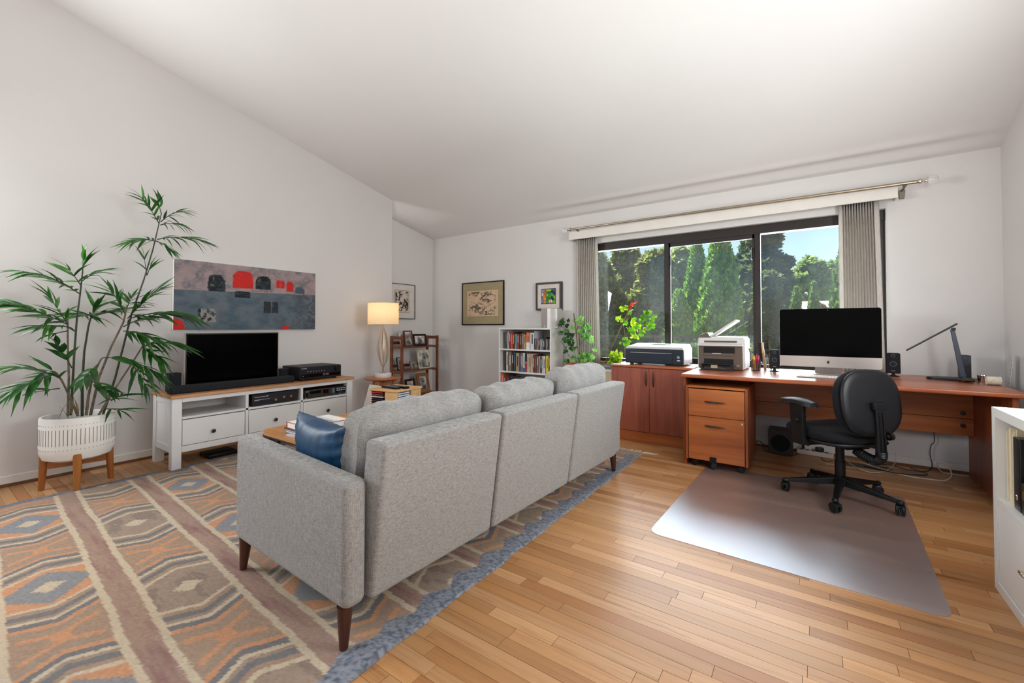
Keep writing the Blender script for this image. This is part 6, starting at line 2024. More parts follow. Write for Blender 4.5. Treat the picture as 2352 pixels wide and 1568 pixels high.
R1 = [(298, 326, 215, 'spiral-bound grey', (78, 72, 70)), (327, 349, 215, 'grey', (116, 106, 104)), (350, 379, 212, 'bluish white', (198, 200, 208)), (380, 422, 225, 'crimson', (150, 34, 42)), (424, 466, 236, 'bright orange-red', (232, 72, 40)),
      (467, 499, 222, 'dark brown', (62, 46, 36)), (500, 515, 260, 'olive brown', (96, 78, 54)), (516, 545, 262, 'tan', (178, 152, 122)), (546, 571, 268, 'teal', (58, 132, 152)), (572, 605, 268, 'red', (192, 52, 50)), (606, 635, 258, 'black', (38, 30, 30)),
      (636, 660, 252, 'chestnut', (116, 64, 34)), (661, 680, 256, 'rust', (154, 84, 44)), (681, 706, 248, 'taupe', (136, 118, 100)), (707, 730, 272, 'mustard', (192, 152, 62)), (731, 751, 272, 'cream', (216, 198, 164)),
      (770, 855, 232, 'thick orange and white', (232, 116, 66)), (860, 950, 192, 'tall white and navy', (204, 204, 214)), (956, 1001, 368, 'short grey', (76, 74, 72)), (1004, 1025, 372, 'short cream', (196, 176, 156)), (1026, 1060, 374, 'short brown', (114, 84, 68)),
      (1062, 1084, 374, 'short charcoal', (52, 48, 48)), (1086, 1105, 376, 'short pale blue', (184, 192, 206)), (1106, 1130, 376, 'short slate', (112, 118, 122)), (1131, 1150, 378, 'short silver', (154, 154, 154)), (1151, 1184, 374, 'short black', (36, 34, 36)),
      (1186, 1214, 338, 'navy', (26, 32, 48)), (1216, 1230, 376, 'short ivory', (206, 196, 176)), (1231, 1264, 378, 'short umber', (94, 82, 70)), (1265, 1284, 378, 'short ink black', (26, 24, 26)), (1285, 1306, 380, 'short mauve', (164, 148, 152))]
R2 = [(292, 313, 650, 'slim black', (28, 26, 26)), (318, 366, 655, 'cream', (208, 192, 172)), (375, 438, 668, 'black, white and red', (128, 118, 112)), (440, 480, 698, 'dark umber', (72, 52, 46)), (485, 536, 668, 'dark teal', (46, 64, 70)), (540, 616, 688, 'thick tan', (166, 146, 116)),
      (620, 650, 698, 'violet blue', (92, 86, 122)), (651, 696, 690, 'khaki', (134, 114, 84)), (697, 742, 690, 'white and blue', (208, 214, 222)), (745, 790, 694, 'black and red', (176, 52, 50)), (792, 830, 708, 'ivory', (218, 200, 180)), (831, 876, 704, 'peach', (208, 170, 132)),
      (880, 918, 714, 'pale buff', (212, 198, 182)), (920, 960, 734, 'deep red', (152, 42, 46)), (961, 1000, 758, 'grey-green', (74, 78, 68)), (1001, 1042, 762, 'brown', (122, 102, 86)), (1045, 1084, 764, 'sand', (192, 164, 134)), (1085, 1120, 768, 'navy and tan', (64, 64, 80)),
      (1121, 1150, 764, 'light grey', (188, 186, 192)), (1151, 1200, 764, 'lilac white', (214, 206, 214)), (1214, 1276, 752, 'yellow', (228, 206, 64)), (1280, 1309, 764, 'amber brown', (152, 98, 54))]
R3 = [(206, 270, 1152, 'tall orange-red', (232, 80, 38)), (271, 292, 1168, 'brown', (112, 84, 58)), (295, 326, 1222, 'magenta', (198, 42, 82)), (327, 345, 1230, 'charcoal', (48, 44, 46)), (346, 371, 1238, 'grey', (122, 116, 114)), (373, 432, 1236, 'black', (30, 28, 30)), (434, 476, 1250, 'dark grey', (60, 58, 60)), (480, 540, 1262, 'olive black', (46, 46, 40)), (545, 620, 1268, 'slate grey', (84, 84, 92))]
for row, (books, zz, nm) in enumerate(((R1, sz1, 'top'), (R2, sz2, 'middle'), (R3, sz2 - 0.30, 'third'))):
    for i, (a0_, a1_, ty_, cn, col) in enumerate(books):
        yf = KY0 + (0.035 if row < 2 else 0.02)
        u0, u1 = 1130 + a0_ / 9.8, 1130 + a1_ / 9.8
        x0, x1 = at(u0, 800, y=yf).x, at(u1, 800, y=yf).x
        x0, x1 = max(x0, kx0 + 0.018), min(x1, kx1 - 0.018)
        zt = min(at(u0, 740 + ty_ / 9.8, y=yf).z, (KZ - 0.022) if row == 0 else ((sz1 if row == 1 else sz2) - 0.022))
        h = zt - zz
        dp_ = min(0.22, 0.10 + h * 0.45)
        t = thing('book', '%s book, %s from left on the %s shelf of white bookcase' % (cn, ORDN[i], nm), 'book', ((x0 + x1) / 2, yf + dp_ / 2, zz + 0.0004), 0, 'books on the %s shelf' % nm)
        w = x1 - x0 - 0.0006
        cm = plain('cover_%s' % cn.replace(' ', '_').replace(',', ''), col, 0.45, var=0.10, scale=60)
        MB().bx(-w / 2, -w / 2 + 0.0015, -dp_ / 2, dp_ / 2, 0, h).bx(w / 2 - 0.0015, w / 2, -dp_ / 2, dp_ / 2, 0, h).bx(-w / 2, w / 2, -dp_ / 2, -dp_ / 2 + 0.002, 0, h).build('cover', cm, t, sharp=0)
        MB().bx(-w / 2 + 0.0016, w / 2 - 0.0016, -dp_ / 2 + 0.0021, dp_ / 2 - 0.003, 0.002, h - 0.003).build('pages', M['paper'], t, sharp=0)
        if w > 0.012 and cn.startswith('tall orange-red') is False:
            lum = sum(col) / 3
            lb = M['ink_d'] if lum > 140 else M['ink_w']
            k0, k1 = (0.30, 0.82) if i % 3 else (0.45, 0.9)
            MB().bx(-w * 0.14, w * 0.14, -dp_ / 2 - 0.0004, -dp_ / 2, h * k0, h * k1).build('title', lb if i % 2 else plain('title_tone', tuple(min(255, c * (0.55 if lum > 120 else 1.7) + 10) for c in col), 0.5), t, sharp=0)
        if cn == 'black and red':
            MB().bx(-w / 2, w / 2, -dp_ / 2 - 0.0008, -dp_ / 2 - 0.0001, h * 0.55, h).build('dark_band', M['ink_d'], t, sharp=0)
        if cn == 'white and blue':
            MB().bx(-w / 2, w / 2, -dp_ / 2 - 0.0008, -dp_ / 2 - 0.0001, 0, h * 0.22).build('blue_band', plain('blue_band', (30, 104, 170), 0.5), t, sharp=0)
        if cn == 'tall white and navy':
            MB().bx(-w / 2, w / 2, -dp_ / 2 - 0.0008, -dp_ / 2 - 0.0001, h * 0.9, h).build('navy_band', M['ink_d'], t, sharp=0)
        if cn == 'thick orange and white':
            MB().bx(-w / 2, w / 2, -dp_ / 2 - 0.0008, -dp_ / 2 - 0.0001, 0, h * 0.42).build('white_band', M['paper'], t, sharp=0)
        if cn == 'tall orange-red':
            text('LOGO A', 0.034, 'lettering', M['ink_w'], t, Matrix(((0, 1, 0, -0.012), (0, 0, -1, -dp_ / 2 - 0.0003), (-1, 0, 0, h - 0.03), (0, 0, 0, 1))), 0.0002)
p0, p1 = at(1243, 750, y=4.36).x, at(1277, 750, y=4.36).x
gb = thing('metal_box', 'grey metal box with a rounded pale side on top of the white bookcase', 'box', ((p0 + p1) / 2, 4.43, KZ + 0.0004))
gh = at(1243, 708, y=4.36).z - KZ
pm_ = p0 + (p1 - p0) * 0.42
gm1, gm2 = plain('warm_grey_metal', (136, 128, 122), 0.4, metal=0.3), plain('pale_grey_metal', (196, 192, 186), 0.35, metal=0.2)
MB().bx(p0, pm_, 4.36, 4.50, KZ + 0.0005, KZ + gh).build('front_block', gm1, gb, org=True)
poly = [(pm_, 4.36)] + [(pm_ + (p1 - pm_) * math.sin(PI / 2 * k / 8), 4.36 + 0.05 * (1 - math.cos(PI / 2 * k / 8))) for k in range(9)] + [(p1, 4.50), (pm_, 4.50)]
MB().prism(poly[1:], KZ + 0.0005, KZ + gh - 0.004).build('rounded_side', gm2, gb, org=True)
MB().bx(p0 + 0.045, p0 + 0.05, 4.3585, 4.3602, KZ + 0.012, KZ + 0.03).build('indicator', M['ink_w'], gb, org=True)

# ================================================================== TRAILING PLANTS AT THE WINDOW
lv_d = leafmat('ivy_leaf_dark', (26, 66, 22), (52, 104, 40), 0.4, 0.25)
lv_m = leafmat('ivy_leaf', (58, 122, 44), (104, 168, 78), 0.4, 0.45)
lv_b = leafmat('ivy_leaf_bright', (110, 178, 70), (176, 220, 130), 0.4, 0.5)
lv_y = leafmat('geranium_leaf', (104, 148, 20), (180, 200, 40), 0.45, 0.6)
lv_g = leafmat('geranium_leaf_dark', (56, 108, 16), (110, 158, 30), 0.45, 0.5)
lv_r = leafmat('red_bract', (150, 30, 34), (196, 60, 50), 0.5, 0.4)
stemm = plain('green_brown_stem', (96, 104, 56), 0.6, var=0.2, scale=40)
stake = plain('bamboo_stake', (120, 96, 74), 0.6, var=0.2, scale=40)


def lobed(seed):
    rnd = random.Random(seed)
    v, f = [(0, 0, 0)], []
    k = 20
    for i in range(k):
        a = 2 * PI * i / k - PI / 2
        lobe = 1 + 0.20 * math.cos(5 * (a - PI / 2)) - 0.35 * max(0, math.cos(a + PI / 2)) ** 6
        r = lobe * rnd.uniform(0.93, 1.05)
        v.append((r * math.cos(a), 0.85 + r * math.sin(a) * 0.95, 0.22 * math.cos(2 * a) * 0.5 + 0.14 * rnd.uniform(-1, 1)))
    v[0] = (0, 0.7, 0.16)
    f = [(0, 1 + i, 1 + (i + 1) % k) for i in range(k)]
    return MB().add(v, f)


LM = {}
for nm_, mm_ in (('d', lv_d), ('m', lv_m), ('b', lv_b), ('y', lv_y), ('g', lv_g), ('r', lv_r)):
    LM[nm_] = [lobed(s_ + 5).mesh('leaf', mm_, sharp=60) for s_ in range(3)]


def scatter(parent, blobs, yc, yd, size, rnd):
    for (cx, cy, rx, ry, cnt, kind) in blobs:
        for k in range(cnt):
            a, r = rnd.random() * 2 * PI, math.sqrt(rnd.random())
            zx, zy = cx + rx * r * math.cos(a), cy + ry * r * math.sin(a)
            y_ = yc + rnd.uniform(-yd, yd)
            p = at(1280 + zx / 8.254, 690 + zy / 8.254, y=y_)
            o = bpy.data.objects.new('leaf', rnd.choice(LM[rnd.choice(kind)]))
            COL.objects.link(o)
            o.parent = parent
            s_ = size * rnd.uniform(0.7, 1.2)
            o.matrix_local = Matrix.Translation(p - parent.location) @ Euler((rnd.uniform(0.5, 1.7), rnd.uniform(-0.7, 0.7), rnd.uniform(-1.2, 1.2))).to_matrix().to_4x4() @ Matrix.Scale(s_, 4) @ Matrix.Translation((0, -0.85, 0))


def zp(x, y, yy_):
    return at(1280 + x / 8.254, 690 + y / 8.254, y=yy_)


rnd = random.Random(21)
PLY = 4.33
pb_ = zp(330, 1240, PLY)
iv = thing('ivy_geranium', 'leafy green trailing plant on a stake beside the white bookcase', 'plant', (pb_.x, PLY, 0.70))
sb_ = [((310, 240), (345, 480), (375, 780), (410, 1050), (415, 1240)), ]
MB().tube([zp(x, y, PLY) for x, y in sb_[0]], 0.0065, 8).build('stake', stake, iv, org=True)
for pts in (((110, 400), (140, 560), (260, 680), (300, 760), (330, 1000), (380, 1240)), ((60, 760), (150, 890), (220, 1050), (340, 1160), (390, 1240)), ((400, 380), (380, 560), (430, 760), (430, 1240)), ((620, 650), (520, 720), (430, 850), (410, 1240)), ((720, 930), (590, 1010), (470, 1100), (420, 1240))):
    MB().tube([zp(x, y, PLY + 0.01) for x, y in pts], [0.003] * (len(pts) - 1) + [0.005], 6).build('stem', stemm, iv, org=True)
scatter(iv, [(140, 430, 90, 80, 11, 'd'), (60, 590, 50, 30, 2, 'd'), (30, 465, 30, 20, 1, 'd'), (190, 680, 120, 110, 18, 'ddm'), (420, 380, 95, 90, 11, 'b'), (530, 600, 130, 150, 26, 'bbm'), (250, 830, 130, 100, 16, 'md'), (470, 1090, 190, 90, 30, 'mbb'),
              (290, 520, 10, 10, 1, 'b'), (560, 460, 10, 10, 1, 'b'), (715, 935, 5, 5, 1, 'b'), (640, 740, 50, 100, 6, 'bm'), (190, 1140, 40, 40, 4, 'md'), (170, 930, 60, 60, 6, 'dm'), (600, 1070, 70, 50, 7, 'b')], PLY, 0.055, 0.027, rnd)
po = thing('terracotta_pot', 'terracotta flower pot behind the sofa below the ivy plant', 'pot', (pb_.x, PLY + 0.02, 0.452))
MB().lathe([(0.0, 0), (0.075, 0), (0.10, 0.20), (0.108, 0.20), (0.108, 0.245), (0.098, 0.245), (0.09, 0.225), (0.0, 0.225)], n=32).build('pot', plain('terracotta', (186, 112, 74), 0.8), po)
sto = thing('plant_stool', 'small wooden stool under the terracotta pot behind the sofa', 'stool', (pb_.x, PLY + 0.02, 0))
MB().rbox((0, 0, 0.44), (0.30, 0.28, 0.022), 0.004, 1).build('seat', M['birch'], sto)
for sx in (-1, 1):
    for sy in (-1, 1):
        MB().cyl((sx * 0.125, sy * 0.115, 0), (sx * 0.11, sy * 0.10, 0.43), 0.013, 0.015, 10).build('leg', M['birch'], sto)
PRY = 4.42
pb2 = zp(935, 1150, PRY)
gr = thing('geranium', 'leggy yellow-green geranium tied to a stake in front of the left pane', 'plant', (pb2.x, PRY, 0.72))
MB().tube([zp(x, y, PRY) for x, y in ((1375, 130), (1245, 420), (1000, 950), (905, 1190))], 0.0055, 8).build('stake', stake, gr, org=True)
for pts in (((1680, 380), (1560, 490), (1400, 590), (1280, 670), (1250, 780), (1150, 890), (1020, 1030), (920, 1190)), ((1245, 470), (1275, 560), (1280, 670)), ((1230, 170), (1330, 200), (1245, 440), (1000, 960)), ((1840, 420), (1760, 340), (1640, 420)), ((980, 1190), (1040, 1290), (1050, 1400), (1030, 1490))):
    MB().tube([zp(x, y, PRY + 0.008) for x, y in pts], 0.0034, 6).build('stem', stemm, gr, org=True)
scatter(gr, [(1260, 160, 80, 55, 9, 'yyg'), (1390, 205, 25, 25, 3, 'g'), (1190, 360, 60, 50, 7, 'y'), (1310, 420, 40, 50, 4, 'g'), (1500, 420, 110, 100, 13, 'yg'), (1720, 340, 130, 120, 26, 'gg'), (1500, 620, 100, 120, 15, 'yyg'), (1780, 500, 60, 60, 8, 'g'), (1640, 600, 60, 80, 6, 'yg'),
              (1280, 790, 90, 70, 9, 'g'), (1350, 540, 30, 20, 2, 'g'), (1090, 1060, 140, 110, 26, 'yyg'), (1130, 1140, 90, 40, 8, 'y'), (980, 1160, 60, 30, 4, 'gy'), (1440, 70, 60, 35, 4, 'r'), (1375, 135, 12, 10, 2, 'r'), (960, 1490, 40, 15, 2, 'y')], PRY, 0.055, 0.026, rnd)
po = thing('cream_planter', 'cream square planter between sofa and low cabinet under the geranium', 'planter', (pb2.x + 0.015, PRY + 0.02, 0.40))
MB().rbox((0, 0, 0.115), (0.20, 0.20, 0.23), 0.008, 2).build('box', plain('cream_clay', (214, 200, 168), 0.7), po, wn=True)
MB().rbox((0, 0, 0.238), (0.215, 0.215, 0.026), 0.005, 2).build('rim', M['ceramic'], po, wn=True)
MB().box((0, 0, 0.254), (0.18, 0.18, 0.008)).build('soil', M['soil'], po)
sto = thing('plant_stand', 'low wooden stand carrying the cream planter', 'stand', (pb2.x + 0.015, PRY + 0.02, 0))
MB().rbox((0, 0, 0.388), (0.24, 0.24, 0.022), 0.004, 1).build('top', M['birch'], sto)
for sx in (-1, 1):
    for sy in (-1, 1):
        MB().box((sx * 0.10, sy * 0.10, 0.189), (0.022, 0.022, 0.378)).build('leg', M['birch'], sto)

# ================================================================== PALM
PCX, PCY = -4.243, 0.738
LEGS = [(-4.274, 0.575), (-4.07, 0.706), (-4.212, 0.90), (-4.415, 0.772)]
prz = at(178, 951, x=PCX).z
pzb = at(178, 1058, x=PCX + 0.13).z
PR = 0.192
pst = thing('plant_stand', 'four-legged teak plant stand under the white planter', 'stand', (PCX, PCY, 0))
zl = pzb + 0.055
for lx, ly in LEGS:
    dx, dy = lx - PCX, ly - PCY
    MB().cyl((dx * 1.04, dy * 1.04, 0.0), (dx * 0.97, dy * 0.97, zl), 0.0155, 0.024, 20).build('leg', M['teak_z'], pst)
for i in (0, 1):
    a_, b2 = LEGS[i], LEGS[i + 2]
    d = Vector((b2[0] - a_[0], b2[1] - a_[1], 0))
    ang = math.atan2(d.y, d.x)
    c = Vector(((a_[0] + b2[0]) / 2 - PCX, (a_[1] + b2[1]) / 2 - PCY, 0))
    MB().box((0, 0, pzb - 0.028 - 0.0005 * i), (d.length - 0.03, 0.020, 0.05), Matrix.Translation(c) @ rz(ang)).build('crossbar', M['teak_z'], pst)
pot = thing('planter', 'round white ceramic planter with rows of fine vertical slots', 'planter', (PCX, PCY, pzb))
ph = prz - pzb
MB().lathe([(0.0, 0.0), (PR - 0.055, 0.0), (PR - 0.018, 0.018), (PR - 0.002, 0.06), (PR, 0.10), (PR, ph - 0.006), (PR - 0.004, ph), (PR - 0.014, ph), (PR - 0.018, ph - 0.01), (PR - 0.018, 0.05), (0.0, 0.05)], n=72).build('bowl', M['ceramic'], pot)
MB().lathe([(0.0, ph - 0.055), (PR - 0.0185, ph - 0.058)], n=40).build('soil', M['soil'], pot)
sl = MB()
for k in range(58):
    A = rz(2 * PI * k / 58)
    sl.bx(PR - 0.001, PR + 0.0009, -0.0016, 0.0016, ph * 0.40, ph * 0.76, A)
    for zz in (0.30, 0.845):
        sl.bx(PR - 0.001, PR + 0.0009, -0.002, 0.002, ph * zz - 0.002, ph * zz + 0.002, A)
sl.build('slots', M['slot'], pot, sharp=0, kind='stuff')

palm = thing('potted_palm', 'tall feathery green palm in the white planter by the wall', 'palm', (PCX, PCY, prz - 0.055))
pl_d = leafmat('palm_leaf', (20, 62, 16), (48, 104, 34), 0.34, 0.2)
pl_m = leafmat('palm_leaf_mid', (34, 84, 22), (72, 132, 48), 0.34, 0.25)
pl_b = leafmat('palm_leaf_dry', (110, 84, 56), (150, 122, 84), 0.8, 0.1)
cane = plain('palm_cane', (104, 92, 74), 0.6, var=0.35, scale=35)
cane_d = plain('palm_cane_dark', (52, 56, 36), 0.5, var=0.3, scale=35)


def leaflet_mesh(seed, mat, broad=1.0):
    rnd_ = random.Random(seed)
    v, f = [], []
    ns = 6
    bend = rnd_.uniform(0.10, 0.35)
    for i in range(ns + 1):
        t_ = i / ns
        w_ = 0.058 * broad * math.sin(PI * (0.06 + 0.94 * t_) ** 0.75) * (1 - t_ ** 6) + 0.003
        z_ = -bend * t_ * t_
        v += [(-w_, t_, z_ + w_ * 0.35), (0, t_, z_), (w_, t_, z_ + w_ * 0.35)]
    for i in range(ns):
        a_ = 3 * i
        f += [(a_, a_ + 1, a_ + 4, a_ + 3), (a_ + 1, a_ + 2, a_ + 5, a_ + 4)]
    return MB().add(v, f).mesh('leaflet', mat, sharp=70)


LFM = [leaflet_mesh(s_, pl_d if s_ % 3 else pl_m) for s_ in range(6)]
LFB = [leaflet_mesh(s_ + 20, pl_m if s_ % 2 else pl_d, 2.6) for s_ in range(3)]
LFD = [leaflet_mesh(40, pl_b)]


def zq(x, y, dx=0.0):
    return at(x / 2.119, 420 + y / 2.119, x=PCX + dx)


prnd = random.Random(5)
NLEAF = [0]
EXTRA = MB()


def put_leaflet(mesh, parent, Mx):
    NLEAF[0] += 1
    if NLEAF[0] <= 300:
        o = bpy.data.objects.new('leaflet', mesh)
        COL.objects.link(o)
        o.parent = parent
        o.matrix_local = Mx
    else:
        EXTRA.add([Mx @ v.co for v in mesh.vertices], [tuple(p.vertices) for p in mesh.polygons])



def frond(base, tip, nl, ll, dx0=0.0, dx1=0.0, sag=0.12, spread=0.95, kind='n', c0=0.18):
    """a rachis from base to tip (pixels of a close-up, at depths dx0 / dx1 off the planter's axis) with leaflets on both sides"""
    a, c = zq(*base, dx0), zq(*tip, dx1)
    L = (c - a).length
    mid = (a + c) / 2 + Vector((0, 0, sag * L))
    P = lambda t_: a * (1 - t_) ** 2 + mid * 2 * t_ * (1 - t_) + c * t_ ** 2
    rach = MB().tube([P(k / 8) for k in range(9)], [0.0042 - 0.0004 * k for k in range(9)], 6).build('frond', cane_d, palm, org=True)
    view = Vector((0, 0, CAMH)) - (a + c) / 2
    if kind == 'n':
        nl, ll, spread, c0 = int(nl * 1.55) // 2 * 2, ll * 1.22, spread * 1.22, 0.04
    for i in range(nl):
        t_ = c0 + (1 - c0) * (i // 2 + 0.5) / (nl / 2)
        p = P(min(t_, 1))
        tan = (P(min(t_ + 0.03, 1.0)) - P(max(t_ - 0.03, 0))).normalized()
        side = tan.cross(Vector((prnd.uniform(-0.3, 0.3), prnd.uniform(-0.3, 0.3), 1))).normalized() * (1 if i % 2 else -1)
        ang = spread * (1 - 0.55 * t_) * prnd.uniform(0.85, 1.15)
        d = (tan * math.cos(ang) + side * math.sin(ang) + Vector((0, 0, prnd.uniform(-0.22, 0.10)))).normalized()
        nrm = (Vector((0, 0, 1)) + tan.cross(side) * 0.2 + view.normalized() * prnd.uniform(0.2, 0.9))
        xax = d.cross(nrm).normalized()
        zax = xax.cross(d).normalized()
        s_ = ll * prnd.uniform(0.8, 1.15) * (0.65 + 0.6 * math.sin(PI * min(0.98, 0.12 + 0.8 * t_)))
        ms_ = LFD if kind == 'dry' else (LFB if kind == 'broad' else LFM)
        Mx = Matrix((xax, d, zax)).transposed().to_4x4()
        put_leaflet(prnd.choice(ms_), rach, Matrix.Translation(p - palm.location) @ Mx @ Matrix.Scale(s_, 4))
    if kind != 'dry':
        d = (c - P(0.9)).normalized()
        xax = d.cross(Vector((0.3, 0.1, 1))).normalized()
        zax = xax.cross(d).normalized()
        put_leaflet(prnd.choice(LFB if kind == 'broad' else LFM), rach, Matrix.Translation(c - d * 0.01 - palm.location) @ Matrix((xax, d, zax)).transposed().to_4x4() @ Matrix.Scale(ll * 0.9, 4))


canes = (((500, 1130), (560, 950), (640, 640), (700, 470), (745, 320), (785, 150), 0.0, 0.0055), ((345, 1130), (360, 850), (375, 650), (390, 540), (402, 430), (402, 400), 0.0, 0.005), ((330, 1135), (335, 950), (330, 800), (330, 700), (330, 680), (330, 660), 0.05, 0.005),
         ((400, 1135), (400, 980), (410, 820), (430, 700), (440, 660), (450, 640), -0.05, 0.006), ((440, 1130), (480, 950), (540, 800), (600, 680), (610, 640), (615, 600), 0.06, 0.006), ((480, 1130), (560, 1000), (640, 880), (690, 800), (700, 780), (710, 770), 0.1, 0.005),
         ((380, 1135), (340, 1040), (300, 960), (280, 930), (270, 920), (260, 915), 0.08, 0.005), ((420, 1130), (430, 1040), (450, 940), (480, 880), (490, 860), (500, 850), 0.12, 0.006))
for c_ in canes:
    MB().tube([zq(x, y, c_[6]) for x, y in c_[:6]], [c_[7] * 1.5, c_[7] * 1.3, c_[7] * 1.1, c_[7], c_[7] * 0.85, c_[7] * 0.6], 8).build('cane', cane if c_[6] > 0.04 else cane_d, palm, org=True)
FR = [((775, 200), (690, 70), 8, 0.11, 0, 0.02, 0.10), ((782, 190), (905, 140), 9, 0.10, 0, 0.05, 0.30), ((780, 205), (905, 215), 9, 0.09, 0, 0.03, 0.25), ((785, 150), (765, 75), 3, 0.10, 0, 0, 0.0, 0.5, 'broad'),
      ((758, 285), (640, 290), 9, 0.12, 0, 0.04, 0.22), ((765, 275), (1000, 290), 16, 0.12, 0, 0.06, 0.20), ((760, 282), (845, 335), 7, 0.10, 0, 0.06, 0.12),
      ((715, 450), (700, 350), 3, 0.09, 0, 0.03, 0.0, 0.5), ((715, 450), (735, 400), 2, 0.09, 0, 0.02, 0.0, 0.5),
      ((400, 440), (405, 370), 3, 0.13, 0, 0.02, 0.0, 0.35, 'broad'), ((388, 540), (105, 430), 16, 0.13, 0, 0.05, 0.20), ((395, 480), (490, 430), 6, 0.12, 0, 0.03, 0.12), ((395, 500), (330, 415), 5, 0.12, 0, 0.04, 0.06),
      ((330, 690), (40, 590), 16, 0.17, 0.05, 0.09, 0.12), ((330, 700), (190, 700), 10, 0.15, 0.05, 0.13, 0.10), ((330, 690), (240, 560), 8, 0.13, 0.05, 0.02, 0.08),
      ((440, 660), (470, 600), 8, 0.13, -0.05, -0.06, 0.1), ((440, 660), (560, 620), 12, 0.14, -0.05, 0.0, 0.12), ((450, 650), (380, 640), 8, 0.13, -0.05, 0.05, 0.1), ((610, 640), (540, 520), 11, 0.13, 0.06, 0.03, 0.05), ((612, 620), (640, 560), 7, 0.12, 0.06, 0.03, 0.05),
      ((620, 660), (780, 520), 12, 0.13, 0.06, 0.10, 0.10), ((630, 660), (940, 660), 16, 0.15, 0.06, 0.14, 0.22), ((600, 700), (850, 640), 14, 0.14, 0.06, 0.02, 0.2), ((690, 800), (900, 800), 12, 0.15, 0.1, 0.17, 0.28), ((600, 720), (760, 760), 12, 0.15, 0.06, 0.16, 0.10),
      ((690, 800), (790, 870), 10, 0.14, 0.1, 0.17, 0.12), ((640, 870), (780, 940), 9, 0.15, 0.1, 0.18, 0.15), ((640, 880), (710, 990), 7, 0.13, 0.1, 0.17, 0.12),
      ((500, 850), (600, 860), 3, 0.15, 0.12, 0.2, 0.1, 0.6, 'broad'), ((480, 880), (400, 960), 5, 0.12, 0.12, 0.2, 0.05, 0.8, 'broad'), ((440, 960), (520, 1010), 5, 0.12, 0.12, 0.2, 0.05, 0.8, 'broad'), ((350, 900), (280, 790), 5, 0.12, 0.05, 0.12, 0.05, 0.8, 'broad'),
      ((290, 950), (40, 900), 9, 0.13, 0.08, 0.12, 0.22), ((280, 930), (70, 1010), 14, 0.15, 0.08, 0.15, 0.12), ((300, 960), (240, 900), 5, 0.12, 0.08, 0.1, 0.05), ((540, 1060), (600, 1030), 4, 0.12, 0.1, 0.18, 0.10), ((520, 1100), (590, 1110), 3, 0.11, 0.12, 0.2, 0.12),
      ((290, 1000), (170, 1020), 4, 0.10, 0.08, 0.14, 0.05, 0.9, 'dry'), ((330, 720), (230, 740), 3, 0.11, 0.08, 0.14, 0.02, 0.6, 'dry')]
for fr_ in FR:
    frond(*fr_)
EXTRA.build('leaflets', pl_d, palm, sharp=70, kind='stuff')
for k, (x, y) in enumerate(((290, 1110), (350, 1090), (380, 1100), (340, 1130))):
    p = zq(x, y, 0.06)
    o = bpy.data.objects.new('dry_sheath', LFD[0])
    COL.objects.link(o)
    o.parent = palm
    o.matrix_local = Matrix.Translation(p - Vector((0, 0, 0.05)) - palm.location) @ Euler((PI / 2 - 0.2, 0.2 * (k - 1.5), k)).to_matrix().to_4x4() @ Matrix.Scale(0.13, 4)

# ================================================================== WHITE CUBE SHELF ON THE RIGHT
SX0, SX1, SY1, SH = 0.622, 1.01, 2.685, 0.762
SY0 = SY1 - 0.765
cs_ = thing('cube_shelf', 'white two-by-two cube shelf in the right foreground', 'shelf', ((SX0 + SX1) / 2, (SY0 + SY1) / 2, 0))
MB().bx(SX0, SX1, SY1 - 0.038, SY1, 0, SH).build('side', M['white_b'], cs_, org=True, sharp=0)
MB().bx(SX0, SX1, SY0, SY0 + 0.038, 0, SH).build('side', M['white_b'], cs_, org=True, sharp=0)
MB().bx(SX0, SX1, SY0 + 0.038, SY1 - 0.038, SH - 0.038, SH).build('top', M['white_b'], cs_, org=True, sharp=0)
MB().bx(SX0, SX1, SY0 + 0.038, SY1 - 0.038, 0, 0.038).build('bottom', M['white_b'], cs_, org=True, sharp=0)
MB().bx(SX0 + 0.002, SX1, SY0 + 0.038, SY1 - 0.038, 0.374, 0.390).build('shelf_board', M['white_b'], cs_, org=True, sharp=0)
ym = (SY0 + SY1) / 2
for z0_, z1_ in ((0.038, 0.374), (0.390, SH - 0.038)):
    MB().bx(SX0 + 0.002, SX1, ym - 0.008, ym + 0.008, z0_, z1_).build('divider', M['white_b'], cs_, org=True, sharp=0)
for y0_, y1_ in ((ym + 0.01, SY1 - 0.04), (SY0 + 0.04, ym - 0.01)):
    d = MB().rbx(SX0 + 0.006, SX0 + 0.022, y0_, y1_, 0.041, 0.371, 0.002, 1).build('door', M['white_b'], cs_, org=True)
    yh = y0_ + 0.03 if y0_ > ym else y1_ - 0.03
    MB().rbx(SX0 - 0.016, SX0 + 0.006, yh - 0.02, yh + 0.025, 0.20, 0.212, 0.002, 1).build('handle', M['chrome'], d, org=True)
yy_ = SY1 - 0.044
for k in range(8):
    th_ = (0.010, 0.014, 0.008, 0.016, 0.010, 0.018, 0.009, 0.012)[k]
    t = thing('file_folder', '%s cream file folder from the far end in the white cube shelf' % ORDN[k], 'folder', (SX0 + 0.16 + 0.004 * (k % 3), yy_ - th_ / 2, 0.3905), 0.0, 'file folders in the cube shelf')
    hh = 0.285 + 0.006 * ((k * 5) % 4)
    tl_ = 0.006
    MB().hexa([(-0.13, -th_ / 2, 0), (0.13, -th_ / 2, 0), (-0.13, th_ / 2, 0), (0.13, th_ / 2, 0), (-0.13, -th_ / 2 + tl_ * 0.4, hh), (0.13, -th_ / 2 + tl_ * 0.4, hh), (-0.13, th_ / 2 - 0.001, hh), (0.13, th_ / 2 - 0.001, hh)]).build('folder', M['cream'] if k % 3 else plain('pale_folder', (232, 222, 196), 0.75), t, sharp=0)
    yy_ -= th_ + 0.001
yy_ -= 0.004
